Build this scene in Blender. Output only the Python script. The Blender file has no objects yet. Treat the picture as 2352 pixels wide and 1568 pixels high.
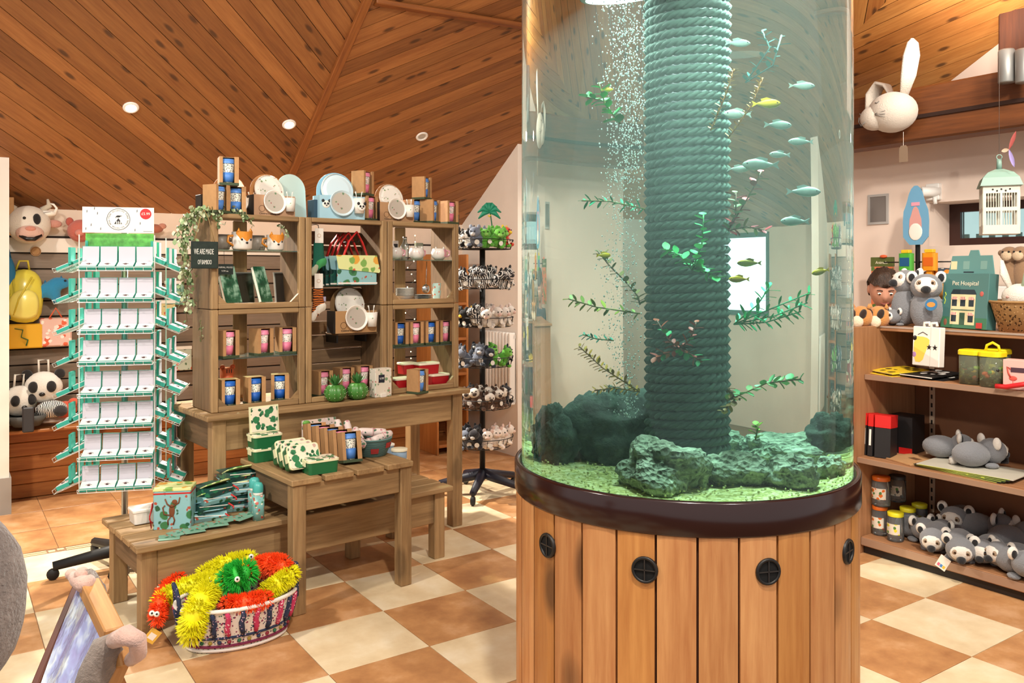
import bpy, bmesh, math, random
from mathutils import Vector, Matrix
random.seed(7)
R = math.radians
sc = bpy.context.scene
COL = sc.collection

# ------------------------------------------------------------------ camera
EYE = 1.58                       # eye height, metres
FPX, CX, HY = 1920.0, 1176.0, 628.0   # focal length, principal column and horizon row of a 2352 px wide frame
cd = bpy.data.cameras.new('camera'); cam = bpy.data.objects.new('camera', cd); COL.objects.link(cam)
cd.sensor_width = 36.0; cd.lens = FPX / 2352 * 36
cd.shift_y = -(784 - HY) / 2352
cd.clip_end = 100; cd.clip_start = .05
cam.location = (0, 0, EYE); cam.rotation_euler = (R(90), 0, 0)
sc.camera = cam
# ------------------------------------------------------------------ exposure, world
vs = sc.view_settings
vs.view_transform = 'Standard'; vs.look = 'None'; vs.exposure = 0.08; vs.gamma = 1.0; vs.use_curve_mapping = False
w = bpy.data.worlds.new('world'); sc.world = w; w.use_nodes = True
w.node_tree.nodes['Background'].inputs[0].default_value = (1.0, .97, .94, 1)
w.node_tree.nodes['Background'].inputs[1].default_value = 0.72
sc.cycles.max_bounces = 10; sc.cycles.transmission_bounces = 8; sc.cycles.glossy_bounces = 3
sc.cycles.diffuse_bounces = 3; sc.cycles.transparent_max_bounces = 8; sc.cycles.volume_bounces = 0
sc.cycles.caustics_reflective = False; sc.cycles.caustics_refractive = False
sc.cycles.use_adaptive_sampling = True; sc.cycles.adaptive_threshold = .07
sc.cycles.sample_clamp_indirect = 6; sc.cycles.blur_glossy = .5

# ------------------------------------------------------------------ frames of the place
def frame(ox, oy, deg):
    c, s = math.cos(R(deg)), math.sin(R(deg))
    def f(u, v, z=0.0): return Vector((ox + u * c - v * s, oy + u * s + v * c, z))
    f.deg = deg; f.rz = R(deg); f.c = c; f.s = s; f.o = (ox, oy)
    def inv(p):
        dx, dy = p[0] - ox, p[1] - oy
        return dx * c + dy * s, -dx * s + dy * c
    f.inv = inv
    return f
T = frame(0, 0, 34.4)             # the room and its tiles
D = frame(-1.612, 3.588, 39.5)    # the wooden display in the middle of the shop
def ray(px, py): return Vector(((px - CX) / FPX, 1.0, -(py - HY) / FPX))
def at_y(px, py, y): return Vector((0, 0, EYE)) + ray(px, py) * y
def at_z(px, py, z): return at_y(px, py, (EYE - z) * FPX / (py - HY))
def at_v(f, px, py, v):           # where the sight line meets the plane v of a frame
    r = ray(px, py); n = Vector((-f.s, f.c, 0))
    d0 = (Vector((f.o[0], f.o[1], 0)) + n * v).dot(n)
    return at_y(px, py, d0 / r.dot(n))
def at_u(f, px, py, u):
    r = ray(px, py); n = Vector((f.c, f.s, 0))
    d0 = (Vector((f.o[0], f.o[1], 0)) + n * u).dot(n)
    return at_y(px, py, d0 / r.dot(n))

# ------------------------------------------------------------------ colour and materials
def lin(c):
    if isinstance(c, str):
        c = c.lstrip('#'); c = [int(c[i:i + 2], 16) / 255 for i in (0, 2, 4)]
    return tuple(x / 12.92 if x <= .04045 else ((x + .055) / 1.055) ** 2.4 for x in c[:3]) + (1.0,)
MATS = {}
class NT:
    def __init__(s, name):
        s.m = bpy.data.materials.new(name); s.m.use_nodes = True
        s.t = s.m.node_tree; s.b = s.t.nodes['Principled BSDF']; s.out = s.t.nodes['Material Output']
        MATS[name] = s.m
    def n(s, typ, ins=None, **kw):
        x = s.t.nodes.new(typ)
        for k, v in kw.items(): setattr(x, k, v)
        for k, v in (ins or {}).items():
            if hasattr(v, 'is_output') or hasattr(v, 'links'): s.t.links.new(v, x.inputs[k])
            else: x.inputs[k].default_value = v
        return x
    def l(s, a, b): s.t.links.new(a, b)
    def coord(s, sx=1, sy=1, sz=1, which='Object'):
        c = s.n('ShaderNodeTexCoord'); mp = s.n('ShaderNodeMapping', {'Vector': c.outputs[which], 'Scale': (sx, sy, sz)})
        return mp.outputs[0]
    def noise(s, vec, scale, detail=3, rough=.55):
        return s.n('ShaderNodeTexNoise', {'Vector': vec, 'Scale': scale, 'Detail': detail, 'Roughness': rough}).outputs[0]
    def ramp(s, fac, stops, interp='LINEAR'):
        r = s.n('ShaderNodeValToRGB', {'Fac': fac}); cr = r.color_ramp; cr.interpolation = interp
        while len(cr.elements) < len(stops): cr.elements.new(.5)
        for e, (p, c) in zip(cr.elements, stops):
            e.position = p; e.color = lin(c) if isinstance(c, str) else (c, c, c, 1) if not isinstance(c, tuple) else c
        return r.outputs[0]
    def mix(s, fac, a, b, blend='MIX'):
        x = s.n('ShaderNodeMix', data_type='RGBA', blend_type=blend)
        for k, v in ((0, fac), (6, a), (7, b)):
            if hasattr(v, 'links'): s.l(v, x.inputs[k])
            else: x.inputs[k].default_value = v
        return x.outputs[2]
    def bump(s, h, strength=.3, dist=.01):
        b = s.n('ShaderNodeBump', {'Height': h, 'Strength': strength, 'Distance': dist})
        s.l(b.outputs[0], s.b.inputs['Normal'])
    def base(s, c, rough=.5, metal=0.0, spec=None):
        if hasattr(c, 'links'): s.l(c, s.b.inputs['Base Color'])
        else: s.b.inputs['Base Color'].default_value = c
        s.b.inputs['Roughness'].default_value = rough; s.b.inputs['Metallic'].default_value = metal
        if spec is not None: s.b.inputs['Specular IOR Level'].default_value = spec
        return s.m
def pm(name, col, rough=.5, metal=0.0, var=0.0, scale=8, bump=0.0, bscale=60, spec=None, sheen=0):
    """plain painted / plastic / cloth material with a little colour noise and relief"""
    if name in MATS: return MATS[name]
    t = NT(name); c = lin(col)
    if var:
        f = t.noise(t.coord(), scale)
        d = tuple(x * (1 - var) for x in c[:3]) + (1,); b = tuple(min(1, x * (1 + var)) for x in c[:3]) + (1,)
        t.base(t.ramp(f, [(.3, d), (.7, b)]), rough, metal, spec)
    else: t.base(c, rough, metal, spec)
    if bump: t.bump(t.noise(t.coord(), bscale, 4), bump, .01)
    if sheen:
        t.b.inputs['Sheen Weight'].default_value = sheen; t.b.inputs['Sheen Roughness'].default_value = .5
    return t.m
def wood(name, dark, light, axis='x', rough=.5, knots=.5, rnd=.25, sc_=1.0, knotcol='#3a2012'):
    if name in MATS: return MATS[name]
    t = NT(name)
    s = {'x': (1, 14, 14), 'y': (14, 1, 14), 'z': (14, 14, 1)}[axis]
    info = t.n('ShaderNodeObjectInfo')
    tc = t.n('ShaderNodeTexCoord')
    off = t.n('ShaderNodeVectorMath', {0: tc.outputs['Object'], 1: info.outputs['Location']}, operation='ADD')
    rnd3 = t.n('ShaderNodeCombineXYZ', {0: info.outputs['Random'], 1: info.outputs['Random'], 2: info.outputs['Random']})
    sc3 = t.n('ShaderNodeVectorMath', {0: rnd3.outputs[0], 'Scale': 37.0}, operation='SCALE')
    off2 = t.n('ShaderNodeVectorMath', {0: off.outputs[0], 1: sc3.outputs[0]}, operation='ADD').outputs[0]
    mp = t.n('ShaderNodeMapping', {'Vector': off2, 'Scale': tuple(x * sc_ for x in s)}).outputs[0]
    g1 = t.noise(mp, 4.5, 5, .6)
    g2 = t.n('ShaderNodeMapping', {'Vector': off2, 'Scale': tuple(x * sc_ * .32 for x in s)}).outputs[0]
    f = t.n('ShaderNodeMath', {0: g1, 1: .55}, operation='MULTIPLY_ADD')
    t.l(t.n('ShaderNodeMath', {0: t.noise(g2, 2.0, 2), 1: .45}, operation='MULTIPLY').outputs[0], f.inputs[2])
    c = t.ramp(f.outputs[0], [(.32, dark), (.68, light)])
    if rnd:
        hv = t.n('ShaderNodeMapRange', {0: info.outputs['Random'], 3: 1 - rnd, 4: 1 + rnd * .6})
        hs = t.n('ShaderNodeHueSaturation', {'Color': c, 'Value': hv.outputs[0]}); c = hs.outputs[0]
    if knots:
        ks = {'x': (1.75, 5.2, 3.4), 'y': (3.4, 1.6, 3.4), 'z': (3.4, 3.4, 1.6)}[axis]
        km = t.n('ShaderNodeMapping', {'Vector': off2, 'Scale': tuple(x * sc_ for x in ks)}).outputs[0]
        vo = t.n('ShaderNodeTexVoronoi', {'Vector': km, 'Scale': 1.35}, voronoi_dimensions='2D' if axis == 'x' else '3D')
        k = t.ramp(vo.outputs['Distance'], [(.06, knots), (.13, 0.0)] if axis == 'x' else [(.13, knots), (.22, 0.0)])
        c = t.mix(k, c, lin(knotcol))
    t.base(c, rough)
    t.bump(g1, .08, .004)
    return t.m
def blobs(name, base, layers, rough=.5, which='Object', sc3=(1, 1, 1), bump=0):
    """printed pattern: layers of (colour, scale, threshold, seed)"""
    if name in MATS: return MATS[name]
    t = NT(name); c = lin(base)
    for col, s, th, seed in layers:
        co = t.n('ShaderNodeTexCoord')
        v = t.n('ShaderNodeMapping', {'Vector': co.outputs[which], 'Location': (seed, seed * 1.7, seed * .6), 'Scale': sc3}).outputs[0]
        wob = t.n('ShaderNodeTexNoise', {'Vector': v, 'Scale': s * 1.8, 'Detail': 2})
        vv = t.n('ShaderNodeMix', {0: .35 / s * 1.0}, data_type='VECTOR')
        t.l(v, vv.inputs[4]); t.l(t.n('ShaderNodeVectorMath', {0: v, 1: wob.outputs[1]}, operation='ADD').outputs[0], vv.inputs[5])
        vo = t.n('ShaderNodeTexVoronoi', {'Vector': vv.outputs[1], 'Scale': s}).outputs['Distance']
        k = t.ramp(vo, [(th, 1.0), (th + .05, 0.0)])
        c = t.mix(k, c, lin(col))
    t.base(c, rough)
    return t.m
def stripes(name, a, b, scale, axis='Z', rough=.8, dist=2.0, which='Object'):
    if name in MATS: return MATS[name]
    t = NT(name)
    co = t.n('ShaderNodeTexCoord')
    wv = t.n('ShaderNodeTexWave', {'Vector': co.outputs[which], 'Scale': scale, 'Distortion': dist, 'Detail': 1.0}, bands_direction=axis).outputs[1]
    t.base(t.ramp(wv, [(.45, a), (.55, b)]), rough); return t.m
def emit(name, col, strength):
    if name in MATS: return MATS[name]
    t = NT(name); t.base(lin(col), .5)
    t.b.inputs['Emission Color'].default_value = lin(col); t.b.inputs['Emission Strength'].default_value = strength
    return t.m
def clear(name, col, alpha=.15, rough=.05):
    """thin clear plastic or glass sheet"""
    if name in MATS: return MATS[name]
    t = NT(name)
    tr = t.n('ShaderNodeBsdfTransparent', {0: lin(col)}); gl = t.n('ShaderNodeBsdfGlossy', {0: (1, 1, 1, 1), 'Roughness': rough})
    di = t.n('ShaderNodeBsdfDiffuse', {0: lin(col)})
    m1 = t.n('ShaderNodeMixShader', {0: alpha, 1: tr.outputs[0], 2: di.outputs[0]})
    fr = t.n('ShaderNodeFresnel', {0: 1.3})
    m2 = t.n('ShaderNodeMixShader', {0: fr.outputs[0], 1: m1.outputs[0], 2: gl.outputs[0]})
    t.l(m2.outputs[0], t.out.inputs[0]); return t.m

# ------------------------------------------------------------------ mesh building
I4 = Matrix.Identity(4)
def Mx(loc=(0, 0, 0), rx=0, ry=0, rz=0, s=None):
    m = Matrix.Translation(Vector(loc)) @ Matrix.Rotation(rz, 4, 'Z') @ Matrix.Rotation(ry, 4, 'Y') @ Matrix.Rotation(rx, 4, 'X')
    if s is not None: m = m @ Matrix.Diagonal((*((s, s, s) if isinstance(s, (int, float)) else s), 1))
    return m
class MB:
    def __init__(s, M=None): s.v = []; s.f = []; s.mi = []; s.M = M or I4
    def add(s, vs_, fs, mi=0, M=None):
        m = s.M @ M if M is not None else s.M; o = len(s.v)
        s.v += [tuple(m @ Vector(p)) for p in vs_]
        s.f += [tuple(i + o for i in f) for f in fs]; s.mi += [mi] * len(fs); return s
    def box(s, c, d, mi=0, M=None):
        x, y, z = c; a, b, h = d[0] / 2, d[1] / 2, d[2] / 2
        V = [(x - a, y - b, z - h), (x + a, y - b, z - h), (x + a, y + b, z - h), (x - a, y + b, z - h), (x - a, y - b, z + h), (x + a, y - b, z + h), (x + a, y + b, z + h), (x - a, y + b, z + h)]
        return s.add(V, [(3, 2, 1, 0), (4, 5, 6, 7), (0, 1, 5, 4), (1, 2, 6, 5), (2, 3, 7, 6), (3, 0, 4, 7)], mi, M)
    def bx(s, x0, x1, y0, y1, z0, z1, mi=0, M=None):
        return s.box(((x0 + x1) / 2, (y0 + y1) / 2, (z0 + z1) / 2), (x1 - x0, y1 - y0, z1 - z0), mi, M)
    def cbx(s, x0, x1, y0, y1, z0, z1, b=.004, mi=0, M=None):
        """box with chamfered edges"""
        P = [(x0 + b, y0), (x1 - b, y0), (x1, y0 + b), (x1, y1 - b), (x1 - b, y1), (x0 + b, y1), (x0, y1 - b), (x0, y0 + b)]
        Q = [(x0 + b, y0 + b), (x1 - b, y0 + b), (x1 - b, y0 + b), (x1 - b, y1 - b), (x1 - b, y1 - b), (x0 + b, y1 - b), (x0 + b, y1 - b), (x0 + b, y0 + b)]
        L = [[(*q, z0) for q in Q], [(*p, z0 + b) for p in P], [(*p, z1 - b) for p in P], [(*q, z1) for q in Q]]
        V = sum(L, []); F = []
        for k in range(3):
            for i in range(8):
                j = (i + 1) % 8; F.append((k * 8 + i, k * 8 + j, k * 8 + 8 + j, k * 8 + 8 + i))
        F += [(6, 4, 2, 0), (24, 26, 28, 30)]
        return s.add(V, F, mi, M)
    def rbx(s, w_, d_, h_, r=.01, seg=4, mi=0, M=None, taper=1.0, top=.0):
        """upright rounded-corner block standing on z=0; taper scales the bottom"""
        def ring(k, z, ins=0):
            out = []
            for cx, cy, a0 in ((1, 1, 0), (-1, 1, 90), (-1, -1, 180), (1, -1, 270)):
                for i in range(seg + 1):
                    a = R(a0 + 90 * i / seg)
                    out.append((k * (cx * (w_ / 2 - r) + max(r - ins, .0005) * math.cos(a)) , k * (cy * (d_ / 2 - r) + max(r - ins, .0005) * math.sin(a)), z))
            return out
        rs = [ring(taper, 0)] + ([ring(1, h_ - top), ring(1, h_, top)] if top else [ring(1, h_)])
        n = len(rs[0]); V = sum(rs, []); F = [tuple(range(n))[::-1], tuple(range((len(rs) - 1) * n, len(rs) * n))]
        for k in range(len(rs) - 1):
            for i in range(n):
                j = (i + 1) % n; F.append((k * n + i, k * n + j, k * n + n + j, k * n + n + i))
        return s.add(V, F, mi, M)
    def lathe(s, prof, seg=16, mi=0, M=None, caps=True, a0=0, a1=360):
        full = abs(a1 - a0 - 360) < 1e-6; n = seg if full else seg + 1
        V = []; F = []
        for r, z in prof:
            for i in range(n):
                a = R(a0 + (a1 - a0) * i / seg); V.append((r * math.cos(a), r * math.sin(a), z))
        for k in range(len(prof) - 1):
            for i in range(n if full else n - 1):
                j = (i + 1) % n; F.append((k * n + i, k * n + j, k * n + n + j, k * n + n + i))
        if caps and full:
            if prof[0][0] > 1e-6: F.append(tuple(range(n))[::-1])
            if prof[-1][0] > 1e-6: F.append(tuple(range((len(prof) - 1) * n, len(prof) * n)))
        return s.add(V, F, mi, M)
    def ell(s, c, r, seg=14, rings=9, mi=0, M=None, rot=None):
        if isinstance(r, (int, float)): r = (r, r, r)
        m = Matrix.Translation(Vector(c)) @ (rot or I4) @ Matrix.Diagonal((r[0], r[1], r[2], 1))
        if M is not None: m = M @ m
        V = [(0, 0, 1)]; F = []
        for k in range(1, rings):
            p = math.pi * k / rings
            for i in range(seg):
                a = 2 * math.pi * i / seg; V.append((math.sin(p) * math.cos(a), math.sin(p) * math.sin(a), math.cos(p)))
        V.append((0, 0, -1)); e = len(V) - 1
        for i in range(seg):
            j = (i + 1) % seg; F.append((0, 1 + i, 1 + j)); b = 1 + (rings - 2) * seg; F.append((e, b + j, b + i))
        for k in range(rings - 2):
            for i in range(seg):
                j = (i + 1) % seg; b = 1 + k * seg; F.append((b + i, b + seg + i, b + seg + j, b + j))
        return s.add(V, F, mi, m)
    def tube(s, pts, r, seg=8, mi=0, M=None, closed=False, flat=None):
        pts = [Vector(p) for p in pts]; n = len(pts)
        rr = r if isinstance(r, (list, tuple)) else [r] * n
        V = []; F = []; up = None
        for i in range(n):
            t = (pts[(i + 1) % n] - pts[i - 1]) if closed else (pts[min(i + 1, n - 1)] - pts[max(i - 1, 0)])
            if t.length < 1e-9: t = Vector((0, 0, 1))
            t.normalize()
            if up is None: up = Vector((0, 0, 1)) if abs(t.z) < .9 else Vector((1, 0, 0))
            b = t.cross(up)
            if b.length < 1e-6: b = t.orthogonal()
            b.normalize(); nn = b.cross(t); up = nn
            for k in range(seg):
                a = 2 * math.pi * k / seg; fl = flat or 1.0
                V.append(pts[i] + b * (rr[i] * math.cos(a)) + nn * (rr[i] * math.sin(a) * fl))
        for i in range(n if closed else n - 1):
            i2 = (i + 1) % n
            for k in range(seg):
                j = (k + 1) % seg; F.append((i * seg + k, i * seg + j, i2 * seg + j, i2 * seg + k))
        if not closed: F += [tuple(range(seg))[::-1], tuple(range((n - 1) * seg, n * seg))]
        return s.add(V, F, mi, M)
    def prism(s, poly, z0, z1, mi=0, M=None):
        n = len(poly); V = [(*p, z0) for p in poly] + [(*p, z1) for p in poly]
        F = [tuple(range(n))[::-1], tuple(range(n, 2 * n))] + [(i, (i + 1) % n, n + (i + 1) % n, n + i) for i in range(n)]
        return s.add(V, F, mi, M)
    def build(s, name, mats, parent=None, smooth=False, M=None):
        me = bpy.data.meshes.new(name); me.from_pydata(s.v, [], s.f)
        for m in (mats if isinstance(mats, (list, tuple)) else [mats]): me.materials.append(m)
        if any(s.mi): me.polygons.foreach_set('material_index', s.mi)
        if smooth: me.polygons.foreach_set('use_smooth', [True] * len(me.polygons))
        me.update()
        o = bpy.data.objects.new(name, me); COL.objects.link(o)
        if parent is not None: o.parent = parent
        if M is not None: o.matrix_local = M
        return o
def tag(o, label, cat, group=None):
    o['label'] = label; o['category'] = cat
    if group: o['group'] = group
    return o
def struct(o, kind='structure', label=None):
    o['kind'] = kind
    if label: o['label'] = label
    return o
def thing(name, label, cat, loc=(0, 0, 0), rz=0, group=None, rx=0, ry=0, s=1):
    o = bpy.data.objects.new(name, None); COL.objects.link(o); o.empty_display_size = .05
    o.matrix_world = Mx(loc, rx, ry, rz, s)
    return tag(o, label, cat, group)
def copy_tree(o, parent=None):
    c = o.copy(); COL.objects.link(c); c.parent = parent
    for ch in [x for x in o.children]: copy_tree(ch, c)
    return c
def dup(o, label, loc, rz=0, rx=0, ry=0, s=1, group=None):
    c = copy_tree(o); c.matrix_world = Mx(loc, rx, ry, rz, s); c['label'] = label
    if group: c['group'] = group
    return c
def lettering(txt, size, mat, parent, M, align='CENTER', ext=.0004):
    cu = bpy.data.curves.new('lettering', 'FONT'); cu.body = txt; cu.size = size; cu.align_x = align; cu.align_y = 'CENTER'; cu.extrude = ext; cu.resolution_u = 3
    tmp = bpy.data.objects.new('lettering', cu); me = bpy.data.meshes.new_from_object(tmp); me.materials.clear(); me.materials.append(mat)
    bpy.data.objects.remove(tmp); bpy.data.curves.remove(cu)
    o = bpy.data.objects.new('lettering', me); COL.objects.link(o); o.parent = parent; o.matrix_local = M
    return o
def up_text(x, y, z, rz=0, tilt=0): return Mx((x, y, z), R(90) + tilt, 0, rz)   # text standing upright, read from -Y
ORD = ['first', 'second', 'third', 'fourth', 'fifth', 'sixth', 'seventh', 'eighth', 'ninth', 'tenth', 'eleventh', 'twelfth']
def clip_poly(poly, half):         # keep a*x+b*y<=c
    a, b, c = half; out = []
    for i in range(len(poly)):
        p, q = poly[i], poly[(i + 1) % len(poly)]; dp, dq = a * p[0] + b * p[1] - c, a * q[0] + b * q[1] - c
        if dp <= 0: out.append(p)
        if dp * dq < 0:
            t = dp / (dp - dq); out.append((p[0] + t * (q[0] - p[0]), p[1] + t * (q[1] - p[1])))
    return out
def boards(parent, name, O, ex, ey, region, ang, width, gap, thick, mats, shift=0.0):
    """planks laid side by side on the plane (O, ex, ey), running at angle ang, cut to the convex region (2-D halfplanes of it)"""
    ex, ey = Vector(ex).normalized(), Vector(ey).normalized(); nz = ex.cross(ey)
    c, s = math.cos(ang), math.sin(ang)
    lo = min(-s * p[0] + c * p[1] for p in region); hi = max(-s * p[0] + c * p[1] for p in region)
    k = math.floor((lo - shift) / width); out = []
    while shift + k * width < hi:
        t0, t1 = shift + k * width + gap / 2, shift + (k + 1) * width - gap / 2; k += 1
        P = clip_poly(clip_poly(list(region), (s, -c, -t0)), (-s, c, t1))
        if len(P) < 3: continue
        L = [(c * p[0] + s * p[1], -s * p[0] + c * p[1]) for p in P]     # local: x along the plank
        mx = sum(p[0] for p in L) / len(L); my = sum(p[1] for p in L) / len(L)
        if max(p[0] for p in L) - min(p[0] for p in L) < .02: continue
        L = [(p[0] - mx, p[1] - my) for p in L]
        lx = ex * c + ey * s; ly = -ex * s + ey * c
        pos = Vector(O) + lx * mx + ly * my
        M = Matrix((( lx.x, ly.x, nz.x, pos.x), (lx.y, ly.y, nz.y, pos.y), (lx.z, ly.z, nz.z, pos.z), (0, 0, 0, 1)))
        j = random.uniform(-.0015, .0015)
        ar = sum(L[i][0] * L[(i + 1) % len(L)][1] - L[(i + 1) % len(L)][0] * L[i][1] for i in range(len(L)))
        if ar < 0: L = L[::-1]
        out.append(MB().prism(L, j, j + thick).build(name, random.choice(mats) if isinstance(mats, list) else mats, parent, M=M))
    return out
# ------------------------------------------------------------------ lamps: unseen spots added to brighten goods and aquarium, and the ceiling wash
def aimed_spot(name, loc, to, power, col=(1, .90, .77), size=.12, ang=100, blend=.7):
    ld = bpy.data.lights.new(name, 'SPOT'); ld.energy = power; ld.color = col; ld.shadow_soft_size = size; ld.spot_size = R(ang); ld.spot_blend = blend
    o = bpy.data.objects.new(name, ld); COL.objects.link(o); o.location = loc
    o.rotation_euler = (Vector(to) - Vector(loc)).to_track_quat('-Z', 'Y').to_euler(); return o
aimed_spot('aimed_spot', (-2.6, 1.8, 3.6), (-1.3, 4.4, .9), 330)
aimed_spot('aimed_spot', (.4, 1.0, 4.0), (-.6, 4.6, 1.0), 400, size=.1)
aimed_spot('aimed_spot', (2.0, 2.4, 3.6), (2.5, 4.6, .5), 360)
aimed_spot('aimed_spot', (1.7, .2, 3.6), (.6, 2.6, .6), 200, size=.08)
aimed_spot('aimed_spot', (1.5, 6.3, 3.1), (.6, 6.8, .2), 120)
aimed_spot('aimed_spot', (2.9, 3.6, 3.3), (3.4, 5.6, 2.2), 105)
aimed_spot('uplight', tuple(at_y(2262, 40, 4.75)), tuple(at_y(2130, -60, 5.4)), 46, ang=150)

# ------------------------------------------------------------------ floor
cream = [NT('floor_cream'), NT('floor_brown')]
for t, (a, b, c) in zip(cream, (('#dcc59e', '#f4e6c8', '#ead7b2'), ('#a8754c', '#d9ab80', '#c4905f'))):
    inf = t.n('ShaderNodeObjectInfo'); tc = t.n('ShaderNodeTexCoord')
    off = t.n('ShaderNodeVectorMath', {0: tc.outputs['Object'], 1: inf.outputs['Location']}, operation='ADD').outputs[0]
    f = t.noise(off, 4.5, 6, .62); f2 = t.noise(off, 1.6, 2)
    col = t.ramp(f, [(.33, a), (.52, c), (.68, b)])
    hv = t.n('ShaderNodeMapRange', {0: f2, 3: .86, 4: 1.14})
    t.base(t.n('ShaderNodeHueSaturation', {'Color': col, 'Value': hv.outputs[0]}).outputs[0], .38)
    t.bump(f, .06, .004)
CREAM, BROWN = MATS['floor_cream'], MATS['floor_brown']
floor = struct(MB().bx(-5, 9, -1, 9, -.06, -.004).build('floor', pm('grout', '#8d6f55', .9), M=Mx((0, 0, 0), rz=T.rz)), label='cream and terracotta chequered tile floor')
TS, GU, GV = .45, 1.716, 3.125
tm = [MB().cbx(.0015, TS - .0015, .0015, TS - .0015, -.012, 0, .0012).build('tile', m, floor) for m in (CREAM, BROWN)]
first = [True, True]
def tile(i, j, k):
    o = tm[k]
    if not first[k]: o = tm[k].copy(); COL.objects.link(o)
    first[k] = False; o.location = (GU + i * TS, GV + j * TS, 0)
for j in range(-5, 5):
    for i in range(-7, 11):
        tile(i, j, 1 if (i + j) % 2 == 0 else 0)
for j in range(3):
    for i in range(-9, 6):
        o = tm[1].copy(); COL.objects.link(o); o.location = (GU + i * TS + .2, 5.455 + j * TS * 1.02, 0)
# narrow mosaic border between the two floors
cs = MB().bx(0, .29, 0, .022, -.012, 0); st = pm('border_cream', '#e2c79c', .45)
for i in range(-9, 17):
    u = -2.2 + i * .40
    for v0, L in ((5.388, .3), (5.42, .3)):
        o = MB().bx(0, L, 0, .018, -.012, .0).build('mosaic_strip', st, floor); o.location = (u, v0, 0)
    for k in range(2):
        o = MB().bx(0, .034, 0, .034, -.012, .0).build('mosaic_square', st, floor); o.location = (u + .31 + k * .045, 5.395 + .012 * k, 0)

# ------------------------------------------------------------------ pyramid ceiling of diagonal pine boards
KS, VW, UW, ZE = .7, 6.83, 7.03, 2.06
CP = [wood('pine_ceiling_%d' % i, a, b, 'x', .5, .8, .16, 1.0) for i, (a, b) in enumerate((('#7c4a26', '#a76e3c'), ('#865029', '#b17641'), ('#734322', '#9a6335')))]
cdark = pm('ceiling_joint', '#2a1409', .9)
U3 = Vector((T.c, T.s, 0)); V3 = Vector((-T.s, T.c, 0)); Z3 = Vector((0, 0, 1))
def slab_poly(O, ex, ey, region, z0, z1):
    ex, ey = ex.normalized(), ey.normalized(); n = ex.cross(ey)
    M = Matrix(((ex.x, ey.x, n.x, O.x), (ex.y, ey.y, n.y, O.y), (ex.z, ey.z, n.z, O.z), (0, 0, 0, 1)))
    return MB(M).prism(region, z0, z1)
hl = math.hypot(1, KS)
eyv = (-V3 + Z3 * KS) / hl; eyu = (-U3 + Z3 * KS) / hl
Ov = T(2.27, VW, ZE); Ou = T(UW, 2.05, ZE)
regL = [(-6.3, -.15), (0, -.15), (0, 5.8), (-6.3, 5.8)]; regR = [(0, -.15), (4.85, -.15), (.0, 5.81)]
regU = [(-4.63, .18), (2.9, .18), (2.9, 5.83), (0, 5.83)]
ceil = struct(slab_poly(Ov, U3, eyv, [(-6.3, -.2), (4.9, -.2), (0, 5.85), (-6.3, 5.85)], -.05, -.002).build('ceiling', cdark), label='sloping pine board ceiling of a pyramid roof')
cs2 = slab_poly(Ou, -V3, eyu, regU, -.05, -.002).build('roof_slope', cdark, ceil)
boards(ceil, 'plank', Ov, U3, eyv, regL, math.atan2(-hl, 1.3), .113, .0045, .014, CP, .02)
boards(ceil, 'plank', Ov, U3, eyv, regR, math.atan2(hl, 1.45), .113, .0045, .014, CP, .05)
def line_half(p, ang): s, c = math.sin(ang), math.cos(ang); return (s, -c, s * p[0] - c * p[1]), (-s, c, -s * p[0] + c * p[1])
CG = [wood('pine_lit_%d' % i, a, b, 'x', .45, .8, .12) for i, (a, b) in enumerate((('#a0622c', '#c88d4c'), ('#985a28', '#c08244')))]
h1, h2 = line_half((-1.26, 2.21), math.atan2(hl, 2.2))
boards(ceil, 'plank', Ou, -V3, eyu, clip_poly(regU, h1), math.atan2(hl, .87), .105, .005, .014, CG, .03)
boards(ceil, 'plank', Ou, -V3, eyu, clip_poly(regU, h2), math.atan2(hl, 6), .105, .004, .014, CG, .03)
def on_ceiling(px, py, facet='v'):
    r = ray(px, py); q = (V3 if facet == 'v' else U3); w0 = VW if facet == 'v' else UW
    y = (ZE + KS * w0 - EYE) / (r.z + KS * r.dot(q)); return at_y(px, py, y)
bw = wood('pine_batten', '#7a431f', '#a7672f', 'x', .5, .3, .05)
def batten(p, q, wd=.05, th=.03):
    d = (q - p); L = d.length; M = d.to_track_quat('X', 'Z').to_matrix().to_4x4(); M.translation = p
    return MB().cbx(0, L, -wd / 2, wd / 2, -th, .004, .006).build('batten', bw, ceil, M=M)
n_v = -(V3 * KS + Z3) / hl
batten(Ov + n_v * .012, Ov + eyv * 5.8 + n_v * .012, .06)
batten(on_ceiling(860, -3) + n_v * .012, on_ceiling(1260, 63) + n_v * .012, .07)
# ------------------------------------------------------------------ walls
plaster = pm('plaster_warm', '#e6d2c0', .9, var=.05, scale=3, bump=.05, bscale=120)
white_wall = pm('plaster_white', '#efe6dc', .9, var=.04, scale=3)
wb = struct(MB().bx(-5, 4.2, VW, VW + .15, 0, 2.3).build('wall_back', plaster, M=Mx(rz=T.rz)), label='back wall with grey slat boards above pine panelling')
slm = wood('slat_grey', '#71604f', '#8f7c6c', 'x', .6, .0, .1)
for k in range(11):
    z0 = .60 + k * .113
    MB().cbx(0, 7.2, 0, .02, 0, .104, .003).build('slat', slm if k < 10 else white_wall, wb, M=Mx((-3.2, VW - .03, z0)))
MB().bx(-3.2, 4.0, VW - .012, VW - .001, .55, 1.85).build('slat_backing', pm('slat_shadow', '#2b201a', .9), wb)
pinew = wood('pine_panel', '#8f4e22', '#bd7c40', 'x', .5, .6, .1)
for k in range(5):
    MB().cbx(0, 7.2, 0, .03, 0, .095, .004).build('plank', pinew, wb, M=Mx((-3.2, VW - .05, .004 + k * .098)))
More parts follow.
